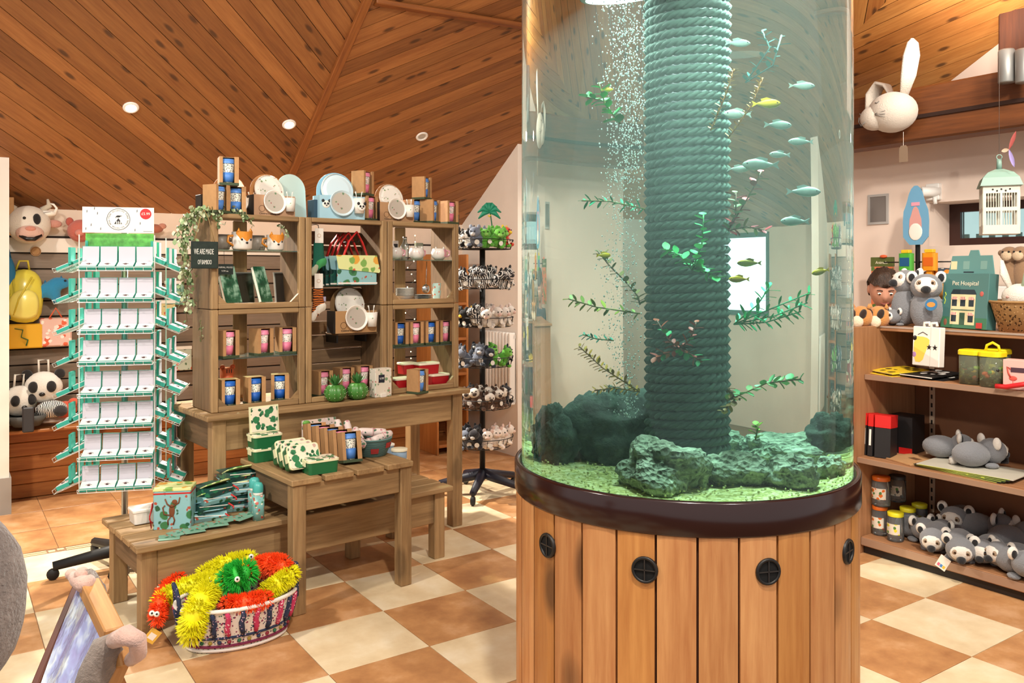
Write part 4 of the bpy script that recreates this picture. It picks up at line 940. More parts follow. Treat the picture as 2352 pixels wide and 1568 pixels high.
# ------------------------------------------------------------------ right box: bowls, tumblers, fairy lights, red lunch boxes
zs = ZM + .0195
for k in range(6):
    o = thing('bowl', '%s white bowl %s in the stack on the right shelf' % (('lowest', 'second', 'third', 'fourth', 'fifth', 'topmost')[k], 'from the bottom' if 0 < k < 5 else 'of all'), 'bowl', dpos(930, .59, zs + k * .0085), D.rz, 'stacked white bowls')
    MB().lathe([(.024, 0), (.03, .004), (.058, .034), (.0595, .036), (.056, .036), (.028, .007), (.0001, .006)], 26).build('bowl', platew, o, True); MB().lathe([(.0585, .033), (.0602, .0365)], 26, caps=False).build('grey_rim', pm('rim_grey', '#7d8784', .4), o, True)
for k in range(4): tag(MB().lathe([(.03, 0), (.055, .006), (.055, .009), (.0001, .007)], 26).build('plate', pm('plate_grey', '#8b918e', .35), M=Mx(dpos(972, .66, zs + k * .009))), '%s grey plate in the low stack behind the bowls' % ('lowest', 'second', 'third', 'topmost')[k], 'plate', 'stacked grey plates')
cupm = blobs('tumbler_print', '#bfe0d8', [('#e2663a', 40, .3, 2), ('#f2efe2', 34, .2, 5)], .4)
for k in range(2): tag(MB().lathe([(.022, 0), (.029, .062), (.027, .062), (.02, .004), (.0001, .004)], 20).build('tumbler', cupm, M=Mx(dpos(1003, .575, zs + k * .046))), ('lower', 'upper')[k] + ' mint tumbler with an orange print on the right shelf', 'tumbler', 'mint tumblers')
o = thing('tea_strainer', 'metal spoon-shaped strainer hanging in the right box', 'spoon', dpos(978, .58, 1.455), D.rz); MB().ell((0, 0, .03), (.028, .014, .028), 14, 8).build('bowl', chrome, o, True); MB().tube([(0, 0, .055), (.004, 0, .12), (.008, 0, .2)], .002, 6).build('handle', chrome, o, True)
fl_ = thing('fairy_lights', 'string of warm fairy lights twined down the right shelf box', 'lights', dpos(945, .72, ZS + .1), D.rz)
rb = random.Random(5); pts = [(.035 * math.sin(k * 1.9) + rb.uniform(-.01, .01), .02 * math.cos(k * 1.4), k * .041) for k in range(22)]
MB().tube(pts, .001, 4).build('wire', pm('wire_green', '#4a5a34', .6), fl_, True); bu = None
for p in pts:
    if bu is None: bu = MB().ell((0, 0, 0), .0038, 6, 5).build('bulb', emit('fairy_glow', '#ffe7b0', 9), fl_, True)
    else: bu = bu.copy(); COL.objects.link(bu)
    bu.location = p
def tub(name, label, loc, rz, w_, d_, h_, body, lid, r=.012, lidh=.012, grp=None, cat='lunch box', rx=0, band=None):
    o = thing(name, label, cat, loc, rz, grp, rx); MB().rbx(w_, d_, h_, r, 4, taper=.93).build('box', body, o)
    MB(Mx((0, 0, h_ + .0005))).rbx(w_ + .008, d_ + .008, lidh, r + .003, 4, top=.003).build('lid', lid, o)
    if band: MB(Mx((0, 0, h_ * .5))).rbx(w_ * .975 + .003, d_ * .975 + .003, .006, r, 4).build('seam_band', band, o)
    return o
redb = pm('tin_red', '#b01822', .35); crm = pm('lid_cream', '#f0e9cf', .4)
for px, v, z, w_, lab in ((921, .565, ZS + .017, .115, 'red lunch box with white lid at lower left of the red pile'), (1005, .59, ZS + .017, .13, 'red lunch box with white lid at lower right of the red pile'), (979, .62, ZS + .089, .15, 'red lunch box with white lid lying on top of the red pile'), (935, .69, ZS + .09, .1, 'red lunch box at the back left of the red pile')):
    tub('red_lunch_box', lab, dpos(px, v, z), D.rz, w_, .085, .058, redb, crm, grp='red lunch boxes')
# ------------------------------------------------------------------ middle table: leaf print lunch boxes
grn = pm('box_green', '#1d6a3e', .4); leafl = blobs('leaf_lid', '#efe6cf', [('#c9a79a', 26, .22, 8.3), ('#2f7a4c', 24, .40, 2.2), ('#1f5c38', 34, .26, 5.1)], .4); creamr = pm('cream_rim', '#eceac2', .4)
ZB = .631
def leaf_box(label, u, v, z, rz=0, rx=0, ry=0, s=1.0):
    o = thing('leaf_lunch_box', label, 'lunch box', D(u, v, z), D.rz + rz, 'green lunch boxes with leaf lids', rx, ry, s)
    MB().rbx(.15, .105, .055, .014, 4, taper=.94).build('box', grn, o); MB(Mx((0, 0, .0552))).rbx(.156, .111, .009, .016, 4).build('lid_rim', creamr, o); MB(Mx((0, 0, .0644))).rbx(.148, .103, .004, .014, 4, top=.002).build('lid', leafl, o)
    for sx in (-1, 1): MB().bx(sx * .079 - .002, sx * .079 + .002, -.02, .02, .035, .062).build('clip', creamr, o)
    return o
leaf_box('lower green lunch box of the stack at the back left of the table', .70, .30, ZB, R(0)); leaf_box('upper green lunch box of the stack under the upright lid', .70, .30, ZB + .0695, 0)
leaf_box('flat green lunch box at the front edge of the table', .80, -.115, ZB, R(-4), s=1.02)
for k in range(3): leaf_box('%s leaning green lunch box in the row of three' % ('front', 'middle', 'back')[k], .735 + .004 * k, -.015 + .075 * k, ZB + .052, R(2), R(68), 0, 1.05)
o = thing('leaf_print_tray', 'single leaf print lid standing upright on the stacked boxes', 'tray', D(.70, .30, ZB + .1395), D.rz + R(2), rx=R(-5)); MB(Mx((0, 0, .0))).prism(smooth_poly([(-.078, 0), (.078, 0), (.078, .135), (-.078, .135)], 0), -.005, .005, 0, Matrix.Rotation(R(90), 4, 'X')).build('rim', creamr, o); MB().cbx(-.071, .071, -.0075, -.005, .007, .128, .002).build('print', leafl, o)
# baskets with rolled floral bags
wov = stripes('weave_teal', '#34595a', '#6f9490', 60, 'Z', .8, 0); wovb = stripes('weave_brown', '#5a3a22', '#9a7048', 60, 'Z', .8, 0); rolp = blobs('roll_floral', '#ecdcd6', [('#5c8064', 34, .28, 1), ('#d48f9c', 30, .22, 4), ('#2f5c44', 40, .16, 7)], .6)
def basket(label, u, v, r, h, m, sq):
    o = thing('woven_basket', label, 'basket', D(u, v, ZB), D.rz, 'small woven baskets'); n = 9; prof = []
    for k in range(n): f = k / (n - 1); q = r * (.72 + .28 * math.sin(f * 1.5)); prof += [(q, h * f), (q + .003, h * (f + .04))]
    prof = [(.001, 0)] + prof; MB().lathe(prof + [(r - .008, h), (r * .68, .008), (.0001, .008)], 36, caps=False).build('woven_side', m, o, True); MB().tube([((r + .002) * math.cos(6.2832 * k / 36), (r + .002) * math.sin(6.2832 * k / 36), h + .003) for k in range(36)], .005, 6, closed=True).build('rim', m, o, True)
    for a, z0 in sq: MB().lathe([(r * (.72 + .28 * math.sin(z0 / h * 1.5)) + .005, z0), (r * (.72 + .28 * math.sin((z0 + .028) / h * 1.5)) + .005, z0 + .028)], 6, caps=False, a0=a, a1=a + 26).build('red_patch', pm('weave_red', '#b53a3a', .8), o, True)
    return o
basket('teal woven basket with red patches holding rolled floral bags', 1.185, .055, .098, .085, wov, ((-125, .02), (-75, .045), (-30, .03))); basket('brown woven basket behind the teal one', 1.15, .285, .085, .085, wovb, ())
def roll(label, a, b, r=.021): 
    o = thing('rolled_bag', label, 'bag', D(*a), 0, 'rolled floral bags'); pa, pb = D(*a), D(*b); d = pb - pa
    pts = [d * t_ for t_ in (0, .03, .12, .3, .5, .7, .88, .97, 1)]; MB().tube(pts, [r * q for q in (.5, .85, 1, 1.03, .98, 1.03, 1, .85, .5)], 12).build('roll', rolp, o, True); MB().tube([pts[4] - d * .03, pts[4] + d * .03], r * 1.06, 12).build('band', pm('roll_band', '#d7b7b4', .6), o, True)
for k, (a, b) in enumerate((((1.13, .14, .76), (1.09, -.02, .70)), ((1.13, .11, .75), (1.275, .065, .735)), ((1.155, .0, .715), (1.285, .03, .735)), ((1.10, .05, .69), (1.24, .09, .70)))):
    roll(('rolled floral bag propped highest at the left of the teal basket', 'rolled floral bag lying across the back of the teal basket', 'rolled floral bag sticking out to the right of the teal basket', 'rolled floral bag lowest inside the teal basket')[k], a, b)
for k, (a, b) in enumerate((((1.12, .26, .68), (1.13, .34, .78)), ((1.17, .25, .68), (1.17, .31, .775)))): roll(('rolled floral bag standing at left in the brown basket', 'rolled floral bag standing at right in the brown basket')[k], a, b, .019)
o = thing('floral_pouch', 'flat floral pouch with a green tab behind the leaning cartons', 'pouch', D(1.04, .375, ZB), D.rz); MB().rbx(.2, .02, .16, .008, M=Mx((0, 0, 0))).build('pouch', rolp, o); MB().ell((-.08, -.012, .15), (.022, .01, .012)).build('tab', pm('tab_green', '#6aa84a', .5), o, True); MB().tube([(-.095, -.012, .11), (.1, -.012, .1)], .004, 6).build('zip', grn, o)
# blue tubs on the right end of the bench
tb, tl = pm('tub_blue', '#8ba6bf', .45), pm('tub_lid', '#f0e8cc', .45)
def btub(label, u, v, z, r=.043, h=.055):
    o = thing('snack_tub', label, 'tub', D(u, v, z), 0, 'round blue snack tubs'); MB().lathe([(r * .93, 0), (r, h * .5), (r * .98, h * .52), (r * 1.0, h)], 24).build('tub', tb, o, True); MB().lathe([(r + .003, h), (r + .004, h + .01), (r + .001, h + .013), (.0001, h + .013)], 24, caps=False).build('lid', tl, o, True)
ZL = .401
for lab, u, v, z in (('lower front blue tub beside the table leg', 1.372, .085, ZL), ('lower blue tub in the middle of the pile', 1.425, .19, ZL), ('lower back blue tub of the pile', 1.50, .29, ZL), ('upper blue tub stacked on the front pair', 1.405, .14, ZL + .069), ('upper blue tub stacked at the back', 1.47, .25, ZL + .069)): btub('cream-lidded ' + lab, u, v, z)
btub('cream-lidded blue tub third high on the pile', 1.44, .2, ZL + .138); tub('white_tub', 'flat white tub on top at the back of the blue tubs', D(1.42, .36, ZL), D.rz, .11, .11, .2, tb, platew, cat='tub')
# ------------------------------------------------------------------ low bench, left end: jungle bag, folded bags, cards, bottles
o = thing('jungle_bag', 'upright pale blue lunch bag with a monkey print and red trim', 'bag', D(.235, .235, .401), D.rz + R(-30))
MB().rbx(.165, .12, .175, .006, 3).build('body', leafp, o); MB(Mx((0, 0, .1755))).rbx(.17, .125, .014, .006, 3, top=.003).build('flap', jung, o); MB(Mx((0, 0, .160))).rbx(.1665, .1215, .007, .006, 3).build('red_trim', redm, o)
mk = pm('monkey_brown', '#7a4526', .7); q = MB(); yb = -.061
for a, b, c in (((.0, yb, .085), (.013, .002, .03), .3), ((.012, yb, .125), (.012, .002, .011), 0)): q.ell(a, b)
for pts in ([(0, yb, .1), (.03, yb, .12), (.035, yb, .145)], [(0, yb, .1), (-.02, yb, .115), (-.03, yb, .14)], [(-.004, yb, .06), (-.018, yb, .04), (-.016, yb, .02)], [(.006, yb, .06), (.012, yb, .04), (.006, yb, .02)], [(-.004, yb, .062), (-.034, yb, .07), (-.04, yb, .1), (-.03, yb, .11)]): q.tube(pts, .0035, 5)
q.build('monkey_print', mk, o, True)
MB().tube([(-.085, -.03, .13), (-.10, -.05, .06), (-.09, -.06, .01), (-.105, -.03, .05), (-.088, -.0, .12)], .007, 6, flat=.3).build('ribbon', redm, o, True); MB().tube([(-.088, -.05, .12), (-.097, -.065, .05), (-.083, -.063, .03)], .006, 6, flat=.3).build('ribbon', redm, o, True)
tub('white_tub', 'low white tub behind the monkey bag', D(.15, .40, .401), D.rz, .13, .1, .055, platew, platew, cat='tub')
def folded(label, u, v, z, rz, k, w_=.17):
    o = thing('folded_bag', label, 'bag', D(u, v, z), D.rz + rz, 'folded jungle lunch bags in a heap', R(random.uniform(-3, 3)))
    MB().prism([(-.075, 0), (.075, 0), (.085, .012), (.0, .022), (.075, .034), (-.06, .038), (-.085, .02)], -w_ / 2, w_ / 2, 0, Matrix.Rotation(R(90), 4, 'X') @ Matrix.Rotation(R(90), 4, 'Y')).build('folds', deepleaf if k % 2 else leafp, o)
    MB(Mx((0, -.02, .030), R(-14 - 5 * (k % 3)))).prism(smooth_poly([(-w_ / 2, -.07), (w_ / 2, -.07), (w_ / 2, .06), (-w_ / 2, .06)], 1), .006, .011).build('flap', jung if k > 1 else lblue, o)
    MB().tube([(-w_ / 2, -.08, .034), (w_ / 2, -.08, .02)], .0025, 5).build('piping', platew, o); MB().tube([(w_ / 2 - .01, -.08, .03), (w_ / 2 + .012, -.09, .012), (w_ / 2 + .006, -.1, -.005 + .01)], .004, 5).build('ribbon', redm, o, True)
for k in range(4): folded('%s folded jungle bag of the left heap beside the monkey bag' % ('lowest', 'second', 'third', 'topmost')[k], .40 + .005 * k, .27, .401 + .039 * k, R(-8 + 10 * k), k + (2 if k == 3 else 0), .15)
for k in range(5): folded('%s folded jungle bag of the right heap beside the bottles' % ('lowest', 'second', 'third', 'fourth', 'topmost')[k], .555 + .004 * k, .34, .401 + .039 * k, R(-14 + 5 * k), k + (1 if k > 2 else 0), .15)
cm = blobs('coaster_print', '#7fae98', [('#3f7a5c', 40, .3, 2), ('#c4583e', 30, .22, 5)], .35)
for k in range(8):
    u = .155 + .056 * k; tag(MB().cbx(-.045, .045, -.04, .04, 0, .003, .0006).build('jungle_card', cm, M=Mx(D(u, .06 + (.0, .03, .012, .04, .02, .05, .03, .045)[k], .4012 + .0032 * k), rz=D.rz + R((-20, 14, -6, 22, -12, 8, 25, -4)[k]))), '%s jungle print card from the left in the fan on the bench' % ORD[k], 'card', 'fanned jungle cards')
def bottle(label, u, v, s=1.0):
    o = thing('water_bottle', label, 'bottle', D(u, v, .401), D.rz, 'children water bottles', s=s); MB().rbx(.054, .048, .118, .016, 5).build('body', blobs('bottle_print', '#7fb9b6', [('#c8574a', 36, .26, 2), ('#e6ead2', 40, .2, 6), ('#4a8a62', 36, .2, 9)], .3), o, True)
    MB(Mx((0, 0, .118))).lathe([(.023, 0), (.023, .016)], 18).build('neck', platew, o, True); MB(Mx((0, 0, .133))).lathe([(.0245, 0), (.025, .012), (.024, .03), (.017, .043), (.0001, .048)], 18, caps=False).build('cap', pm('cap_teal', '#4fb3ac', .35), o, True)
bottle('teal-capped water bottle at the front right of the bench', .572, .075); bottle('teal-capped water bottle just behind the front one', .585, .15, 1.04)

o = thing('bracket_shelf', 'narrow dark bracket shelf under the hanging dining set', 'shelf', dpos(808, .64, 1.222), D.rz); MB().cbx(-.13, .13, -.08, .14, 0, .012, .002).build('board', DX, o); MB().bx(-.1, -.09, -.0, .14, -.05, -.0005).bx(.09, .1, 0, .14, -.05, -.0005).build('bracket', hook, o)
# ------------------------------------------------------------------ ivy garland over the left post
def garland(label, paths, n, L, cols, name='ivy_garland', drop=.02):
    o = thing(name, label, 'plant', paths[0][0]); b0 = o.location.copy(); st_ = MB(); rnd = random.Random(n); ms = {}
    for path in paths:
        pts = [Vector(p) - b0 for p in path]; st_.tube(pts, .0016, 4)
        for k in range(n):
            f = rnd.random() * (len(pts) - 1); i = min(int(f), len(pts) - 2); p = pts[i].lerp(pts[i + 1], f - i) + Vector((rnd.gauss(0, drop), rnd.gauss(0, drop), rnd.gauss(0, drop * .7)))
            c = rnd.choice(cols)
            if c not in ms: lf = MB().add(*leaf_mesh(L, L * .75, None, '', .5)).build('leaf', pm('ivy_' + c.strip('#'), c, .55), o, True); ms[c] = lf
            else: lf = ms[c].copy(); COL.objects.link(lf)
            lf.matrix_local = Mx(p, rnd.uniform(-.8, .8), rnd.uniform(.2, 1.4), rnd.uniform(0, 6.28), rnd.uniform(.7, 1.2))
    st_.build('stem', pm('ivy_stem', '#5b5a30', .7), o, True); return o
IV = ['#8fa878', '#b9c79c', '#5f7a4c', '#d5dcbc']
q0 = lambda px, py, v: tuple(at_v(D, px, py, v))
garland('pale variegated ivy trailing down the left side of the shelf boxes', [[q0(500, 486, .49), q0(462, 482, .50), q0(432, 500, .58), q0(420, 580, .64), q0(424, 680, .66), q0(430, 740, .64)], [q0(480, 480, .5), q0(440, 490, .56), q0(430, 560, .6)], [q0(470, 476, .52), q0(425, 500, .6), q0(415, 560, .62)], [q0(425, 560, .64), q0(432, 620, .66), q0(428, 700, .66)]], 92, .025, IV, drop=.018)
garland('pale ivy spray lying along the front of the left shelf top', [[q0(578, 512, .485), q0(560, 490, .49), q0(535, 478, .53)], [q0(505, 512, .485), q0(498, 490, .485), q0(515, 478, .53)]], 44, .02, IV, drop=.012)
garland('short ivy sprig spilling from the right fox mug', [[q0(660, 540, .51), q0(650, 520, .53), q0(640, 515, .56)]], 22, .014, IV, drop=.008)
garland('small ivy sprig hanging at the lower left post', [[q0(462, 785, .48), q0(463, 750, .485), q0(458, 735, .485)]], 12, .012, IV, drop=.006)
# ------------------------------------------------------------------ rag basket with fluffy caterpillars
bc = at_z(545, 1465, 0); bc.z = 0; BA = R(30)
bk = thing('rag_basket', 'oval white basket woven with pink and navy rag strips on the floor', 'basket', bc, BA)
wb_ = blobs('basket_weave', '#e4dcd2', [('#8a3a5a', 60, .26, 2), ('#33405e', 70, .24, 5), ('#3f7a5c', 60, .16, 8)], .9); HB = .185
def oval(a, f): return ((.205 + .045 * f) * math.cos(a), (.125 + .045 * f) * math.sin(a))
V = []; F = []; n = 48
rows = [(0, 0, 0), (.02, .02, 0), (.05, .03, 2), (.055, .3, 0), (.06, .33, 3), (.062, .55, 0), (.07, 1, 1)]
rows = [0, .06, .12, .30, .36, .62, 1.0]
for f in rows:
    for k in range(n): x, y = oval(6.2832 * k / n, f); V.append((x, y, HB * f))
for i in range(len(rows) - 1):
    for k in range(n): F.append((i * n + k, i * n + (k + 1) % n, i * n + n + (k + 1) % n, i * n + n + k))
F.append(tuple(range(n))[::-1]); MB().add(V, F).build('side', wb_, bk, True)
def ring(f, r, m, nm, dz=0, k_=1.0): MB().tube([(oval(6.2832 * k / n, f)[0] * k_, oval(6.2832 * k / n, f)[1] * k_, HB * f + dz) for k in range(n)], r, 8, closed=True).build(nm, m, bk, True)
wht = pm('basket_white', '#ece6df', .7); nav = blobs('rag_navy', '#2c3550', [('#c9a3b4', 90, .22, 3)], .95); pnk = blobs('rag_pink', '#c43a62', [('#f0d7da', 90, .24, 3)], .95); plum = pm('rag_plum', '#7a2a4a', .95)
ring(1.0, .009, wht, 'rim', .004, 1.01); ring(.04, .008, wht, 'foot_band', .004); ring(.16, .006, plum, 'rag_band', 0, 1.01); ring(.36, .0055, nav, 'rag_band', 0, 1.01)
for k in range(26):
    a = 6.2832 * (k + .3) / 26; pts = [(oval(a + .02 * math.sin(j * 2 + k), f)[0] * 1.03, oval(a + .02 * math.sin(j * 2 + k), f)[1] * 1.03, HB * f) for j, f in enumerate((.98, .85, .7, .55, .42))]
    MB().tube(pts, [.009, .011, .012, .012, .009], 7).build('rag_strip', (pnk, nav)[k % 2], bk, True)
dots = [pm('bead_' + c.strip('#'), c, .8) for c in ('#8c2a3a', '#2f6a4a', '#a08a3a', '#2b3454')]
for k in range(34): a = 6.2832 * k / 34; x, y = oval(a, .26); MB().ell((x * 1.012, y * 1.012, HB * .26), (.009, .009, .008), 8, 6).build('bead', dots[k % 4], bk, True)
for a0 in (math.pi, 0.0):
    pts = [(oval(a0 + t_ * .34, 1)[0] * 1.03, oval(a0 + t_ * .34, 1)[1] * 1.03, HB + .095 * math.sqrt(max(0, 1 - t_ * t_)) - .03 * (abs(t_) == 1)) for t_ in (-1, -.9, -.6, -.3, 0, .3, .6, .9, 1)]
    MB().tube(pts, .009, 8).build('handle', nav, bk, True)
def fuzzy(label, pts, r, col, eyes=(), n=900, L=.022, seed=1, sw=.0022):
    P = [Vector(p) for p in pts]; o = thing('fluffy_toy', label, 'toy', P[0], 0, 'fluffy rubber caterpillars'); b0 = P[0]; P = [p - b0 for p in P]; rnd = random.Random(seed)
    m = pm('fluff_' + col.strip('#'), col, .6); N = len(P); rr = [r * (.6 if i in (0, N - 1) else 1) for i in range(N)]
    MB().tube(P, rr, 10).ell(P[0], r * .62, 10, 6).ell(P[-1], r * .62, 10, 6).build('body', m, o, True); s_ = MB()
    V = []; F = []
    for k in range(int(n * 1.7)):
        f = rnd.uniform(-.25, N - 1 + .25); i = max(0, min(int(f), N - 2)); ff = max(0, min(1, f - i)); p = P[i].lerp(P[i + 1], ff); t_ = (P[i + 1] - P[i]).normalized()
        a = rnd.uniform(0, 6.283); e1 = t_.orthogonal().normalized(); e2 = t_.cross(e1); d = e1 * math.cos(a) + e2 * math.sin(a)
        if f < 0: d = (d + t_ * -1.2 * rnd.random() * 2).normalized()
        if f > N - 1: d = (d + t_ * 1.2 * rnd.random() * 2).normalized()
        q = r * .85; b = p + d * q; tip = p + d * (q + L * rnd.uniform(.75, 1.2)) + Vector((rnd.gauss(0, .003), rnd.gauss(0, .003), -.004)); w1 = d.orthogonal().normalized() * sw; w2 = d.cross(w1)
        mid_ = b.lerp(tip, .6) + d * .001; o_ = len(V); V += [b + w1, b - w1 * .5 + w2 * .87, b - w1 * .5 - w2 * .87, mid_ + w1 * .8, mid_ - w1 * .4 + w2 * .7, mid_ - w1 * .4 - w2 * .7, tip]
        F += [(o_, o_ + 1, o_ + 4, o_ + 3), (o_ + 1, o_ + 2, o_ + 5, o_ + 4), (o_ + 2, o_, o_ + 3, o_ + 5), (o_ + 3, o_ + 4, o_ + 6), (o_ + 4, o_ + 5, o_ + 6), (o_ + 5, o_ + 3, o_ + 6)]
    h = s_.add(V, F).build('fluff', m, o); h['kind'] = 'stuff'
    for e in eyes:
        e = Vector(e) - b0; d = (Vector((0, 0, EYE)) - (e + b0)).normalized(); MB().ell(e, .012, 12, 8).build('eye', pm('eye_white', '#f2efe8', .3), o, True); MB().ell(e + d * .0095, .0048, 8, 6).build('pupil', nb, o, True)
def bl(px, py, y): return at_y(px, py, y)
yb = bc.y
YEL, ORA, GRN = '#f3ee1a', '#ff5418', '#2cc040'
fuzzy('yellow fluffy toy arching over the back of the rag basket', [bl(470, 1318, yb + .12), bl(520, 1292, yb + .14), bl(570, 1284, yb + .14)], .03, YEL, (bl(577, 1278, yb + .06),), 800, .024, 2)
fuzzy('yellow fluffy toy stretching left over the basket handle', [bl(372, 1375, yb - .02), bl(415, 1352, yb + .02), bl(455, 1338, yb + .05), bl(495, 1330, yb + .05)], .03, YEL, (bl(481, 1332, yb - .01),), 900, .024, 3)
fuzzy('large yellow fluffy toy hanging over the front left of the basket', [bl(440, 1450, yb - .2), bl(445, 1415, yb - .21), bl(462, 1380, yb - .17), bl(480, 1352, yb - .10)], .042, YEL, (), 1200, .026, 4)
fuzzy('yellow fluffy toy at the right end of the basket', [bl(610, 1360, yb - .02), bl(640, 1338, yb), bl(668, 1318, yb + .03)], .029, YEL, (), 800, .024, 5)
fuzzy('bright green fluffy toy in the middle of the basket', [bl(530, 1330, yb - .06), bl(548, 1322, yb - .06), bl(560, 1316, yb - .05)], .05, GRN, (bl(545, 1330, yb - .125),), 1300, .03, 6, .002)
fuzzy('orange fluffy toy at the back right of the basket', [bl(598, 1300, yb + .10), bl(625, 1295, yb + .08), bl(648, 1300, yb + .06)], .042, ORA, (), 1000, .022, 7)
fuzzy('orange fluffy toy lying low at the front of the basket', [bl(525, 1385, yb - .12), bl(560, 1385, yb - .12), bl(605, 1375, yb - .08)], .032, ORA, (), 900, .02, 8)
fuzzy('orange fluffy toy with goggle eyes hanging outside the left of the basket', [bl(362, 1418, yb - .1), bl(366, 1390, yb - .06), bl(380, 1350, yb + .06), bl(410, 1330, yb + .1)], .027, ORA, (bl(349, 1408, yb - .14), bl(360, 1410, yb - .14)), 800, .02, 9)
o = thing('toy_tag', 'yellow card tag hanging below the goggle-eyed orange toy', 'tag', bl(350, 1460, yb - .12), R(20), rx=R(8)); MB().cbx(-.024, .024, -.001, .001, -.03, .03, .0005, M=Mx(ry=R(40))).build('card', pm('tag_yellow', '#e8b84a', .6), o); MB().bx(-.014, .014, -.0016, -.0011, -.016, .012, M=Mx(ry=R(40))).build('print', platew, o); MB().tube([(0, 0, .03), (.006, .01, .07)], .0008, 4).build('string', platew, o)
# ------------------------------------------------------------------ lilac foil deckchair frame hugged by a grey plush, front left
pine = wood('pine_pale', '#b07a44', '#d9a468', 'x', .5, .2, 0)
def bar(o, name, a, b, wd_, th, m=None):
    d = Vector(b) - Vector(a); M = d.to_track_quat('X', 'Z').to_matrix().to_4x4(); M.translation = Vector(a); return MB().cbx(0, d.length, -wd_ / 2, wd_ / 2, -th / 2, th / 2, .004).build(name, m or pine, o, M=M)
ez = thing('deck_frame', 'pale wooden folding frame with a shiny lilac foil panel', 'frame', (0, 0, 0))
A, B = bl(205, 1345, 2.35), bl(300, 1530, 2.1); A2, B2 = bl(182, 1320, 2.5), bl(60, 1600, 2.1)
bar(ez, 'top_rail', A, bl(262, 1460, 2.18), .05, .045); to_floor = lambda a, b: a + (b - a) * (a.z / (a.z - b.z))
bar(ez, 'side_bar', bl(285, 1490, 2.12), to_floor(bl(285, 1490, 2.12), bl(215, 1640, 2.05)), .05, .04); bar(ez, 'cross_bar', bl(262, 1510, 2.13), bl(298, 1500, 2.08), .05, .05)
bar(ez, 'side_bar', bl(178, 1345, 2.5), to_floor(bl(178, 1345, 2.5), bl(55, 1640, 2.25)), .022, .022, wood('rosewood', '#4a241a', '#6f3a28', 'x', .5, 0, 0)); bar(ez, 'rear_strut', bl(190, 1370, 2.6), to_floor(bl(190, 1370, 2.6), bl(232, 1470, 2.6)), .03, .03, wood('rosewood2', '#7a4a26', '#9a6636', 'x', .5, 0, 0))
ft = NT('lilac_foil'); fc = ft.coord(6, 6, 1.2); f = ft.noise(fc, 3.0, 3); ft.base(ft.ramp(f, [(.3, '#a9a0d2'), (.48, '#b9c2ee'), (.58, '#f0fbff'), (.72, '#c9b6dc')]), .16, .35); ft.bump(f, .8, .02)  # near-white tones put the foil's shine into its colour
p0, p1, p2, p3 = bl(185, 1330, 2.47), bl(262, 1480, 2.2), bl(215, 1680, 2.1), bl(70, 1640, 2.25); V = []; F = []; nn = 14
for i in range(nn + 1):
    for j in range(nn + 1):
        a, b = i / nn, j / nn; p = p0.lerp(p1, a).lerp(p3.lerp(p2, a), b); p = p + Vector((0, -.012 * math.sin(a * 19 + b * 3) - .03 * math.sin(math.pi * a), 0)); V.append(p)
for i in range(nn):
    for j in range(nn): k = i * (nn + 1) + j; F.append((k, k + 1, k + nn + 2, k + nn + 1))
n0 = len(V); V += [v + Vector((0, .004, 0)) for v in V]; F += [tuple(n0 + i for i in f_)[::-1] for f_ in F]; MB().add(V, F).build('foil_panel', ft.m, ez, True)
gp_ = pm('plush_grey', '#8b7d74', .95, var=.15, scale=60, bump=.6, bscale=150, sheen=.4); pp_ = pm('plush_pink', '#d6b0a2', .95, bump=.4, bscale=150, sheen=.4)
sl = thing('plush_sloth', 'grey long-armed plush with pinkish paws clinging round the wooden frame', 'soft toy', bl(230, 1500, 2.1))
b0 = sl.location.copy(); L_ = lambda *a: bl(*a) - b0
MB().tube([L_(188, 1332, 2.42), L_(200, 1328, 2.36), L_(222, 1352, 2.37), L_(236, 1400, 2.4), L_(250, 1470, 2.42), L_(262, 1540, 2.4)], [.022, .028, .024, .02, .02, .024], 10).build('arm', gp_, sl, True)
MB().tube([L_(165, 1320, 2.42), L_(178, 1330, 2.38), L_(195, 1342, 2.33), L_(212, 1332, 2.33)], [.014, .022, .024, .018], 10).ell(L_(163, 1318, 2.41), .016).ell(L_(188, 1318, 2.36), .02).build('paw', pp_, sl, True)
MB().tube([L_(262, 1470, 2.06), L_(292, 1458, 2.0), L_(316, 1470, 2.0), L_(318, 1500, 2.02), L_(300, 1515, 2.06)], [.02, .024, .022, .02, .016], 10).build('paw', pp_, sl, True)
MB().tube([L_(275, 1470, 2.08), L_(245, 1490, 2.08), L_(225, 1540, 2.08), L_(205, 1620, 2.08)], [.025, .04, .045, .05], 12).build('arm', gp_, sl, True)
# grey furry plush at the very left edge
gt = thing('grey_plush', 'rounded grey fur plush cut off at the left edge', 'soft toy', bl(-30, 1450, 1.55)); fm2 = pm('fur_grey', '#857770', .95, var=.25, scale=35, bump=.9, bscale=120, sheen=.5)
mb = MB(); mb.ell((0, 0, 0), (.075, .08, .15), 22, 16); V = []
for p in mb.v: p = Vector(p); d = 1 + .05 * mn.noise(p * 22); V.append(tuple(p * d))
mb.v = V; mb.build('head', fm2, gt, True, M=Mx((-.012, 0, .06))); MB().ell((-.045, .02, -.49), (.07, .09, .42), 20, 16).build('body', fm2, gt, True)
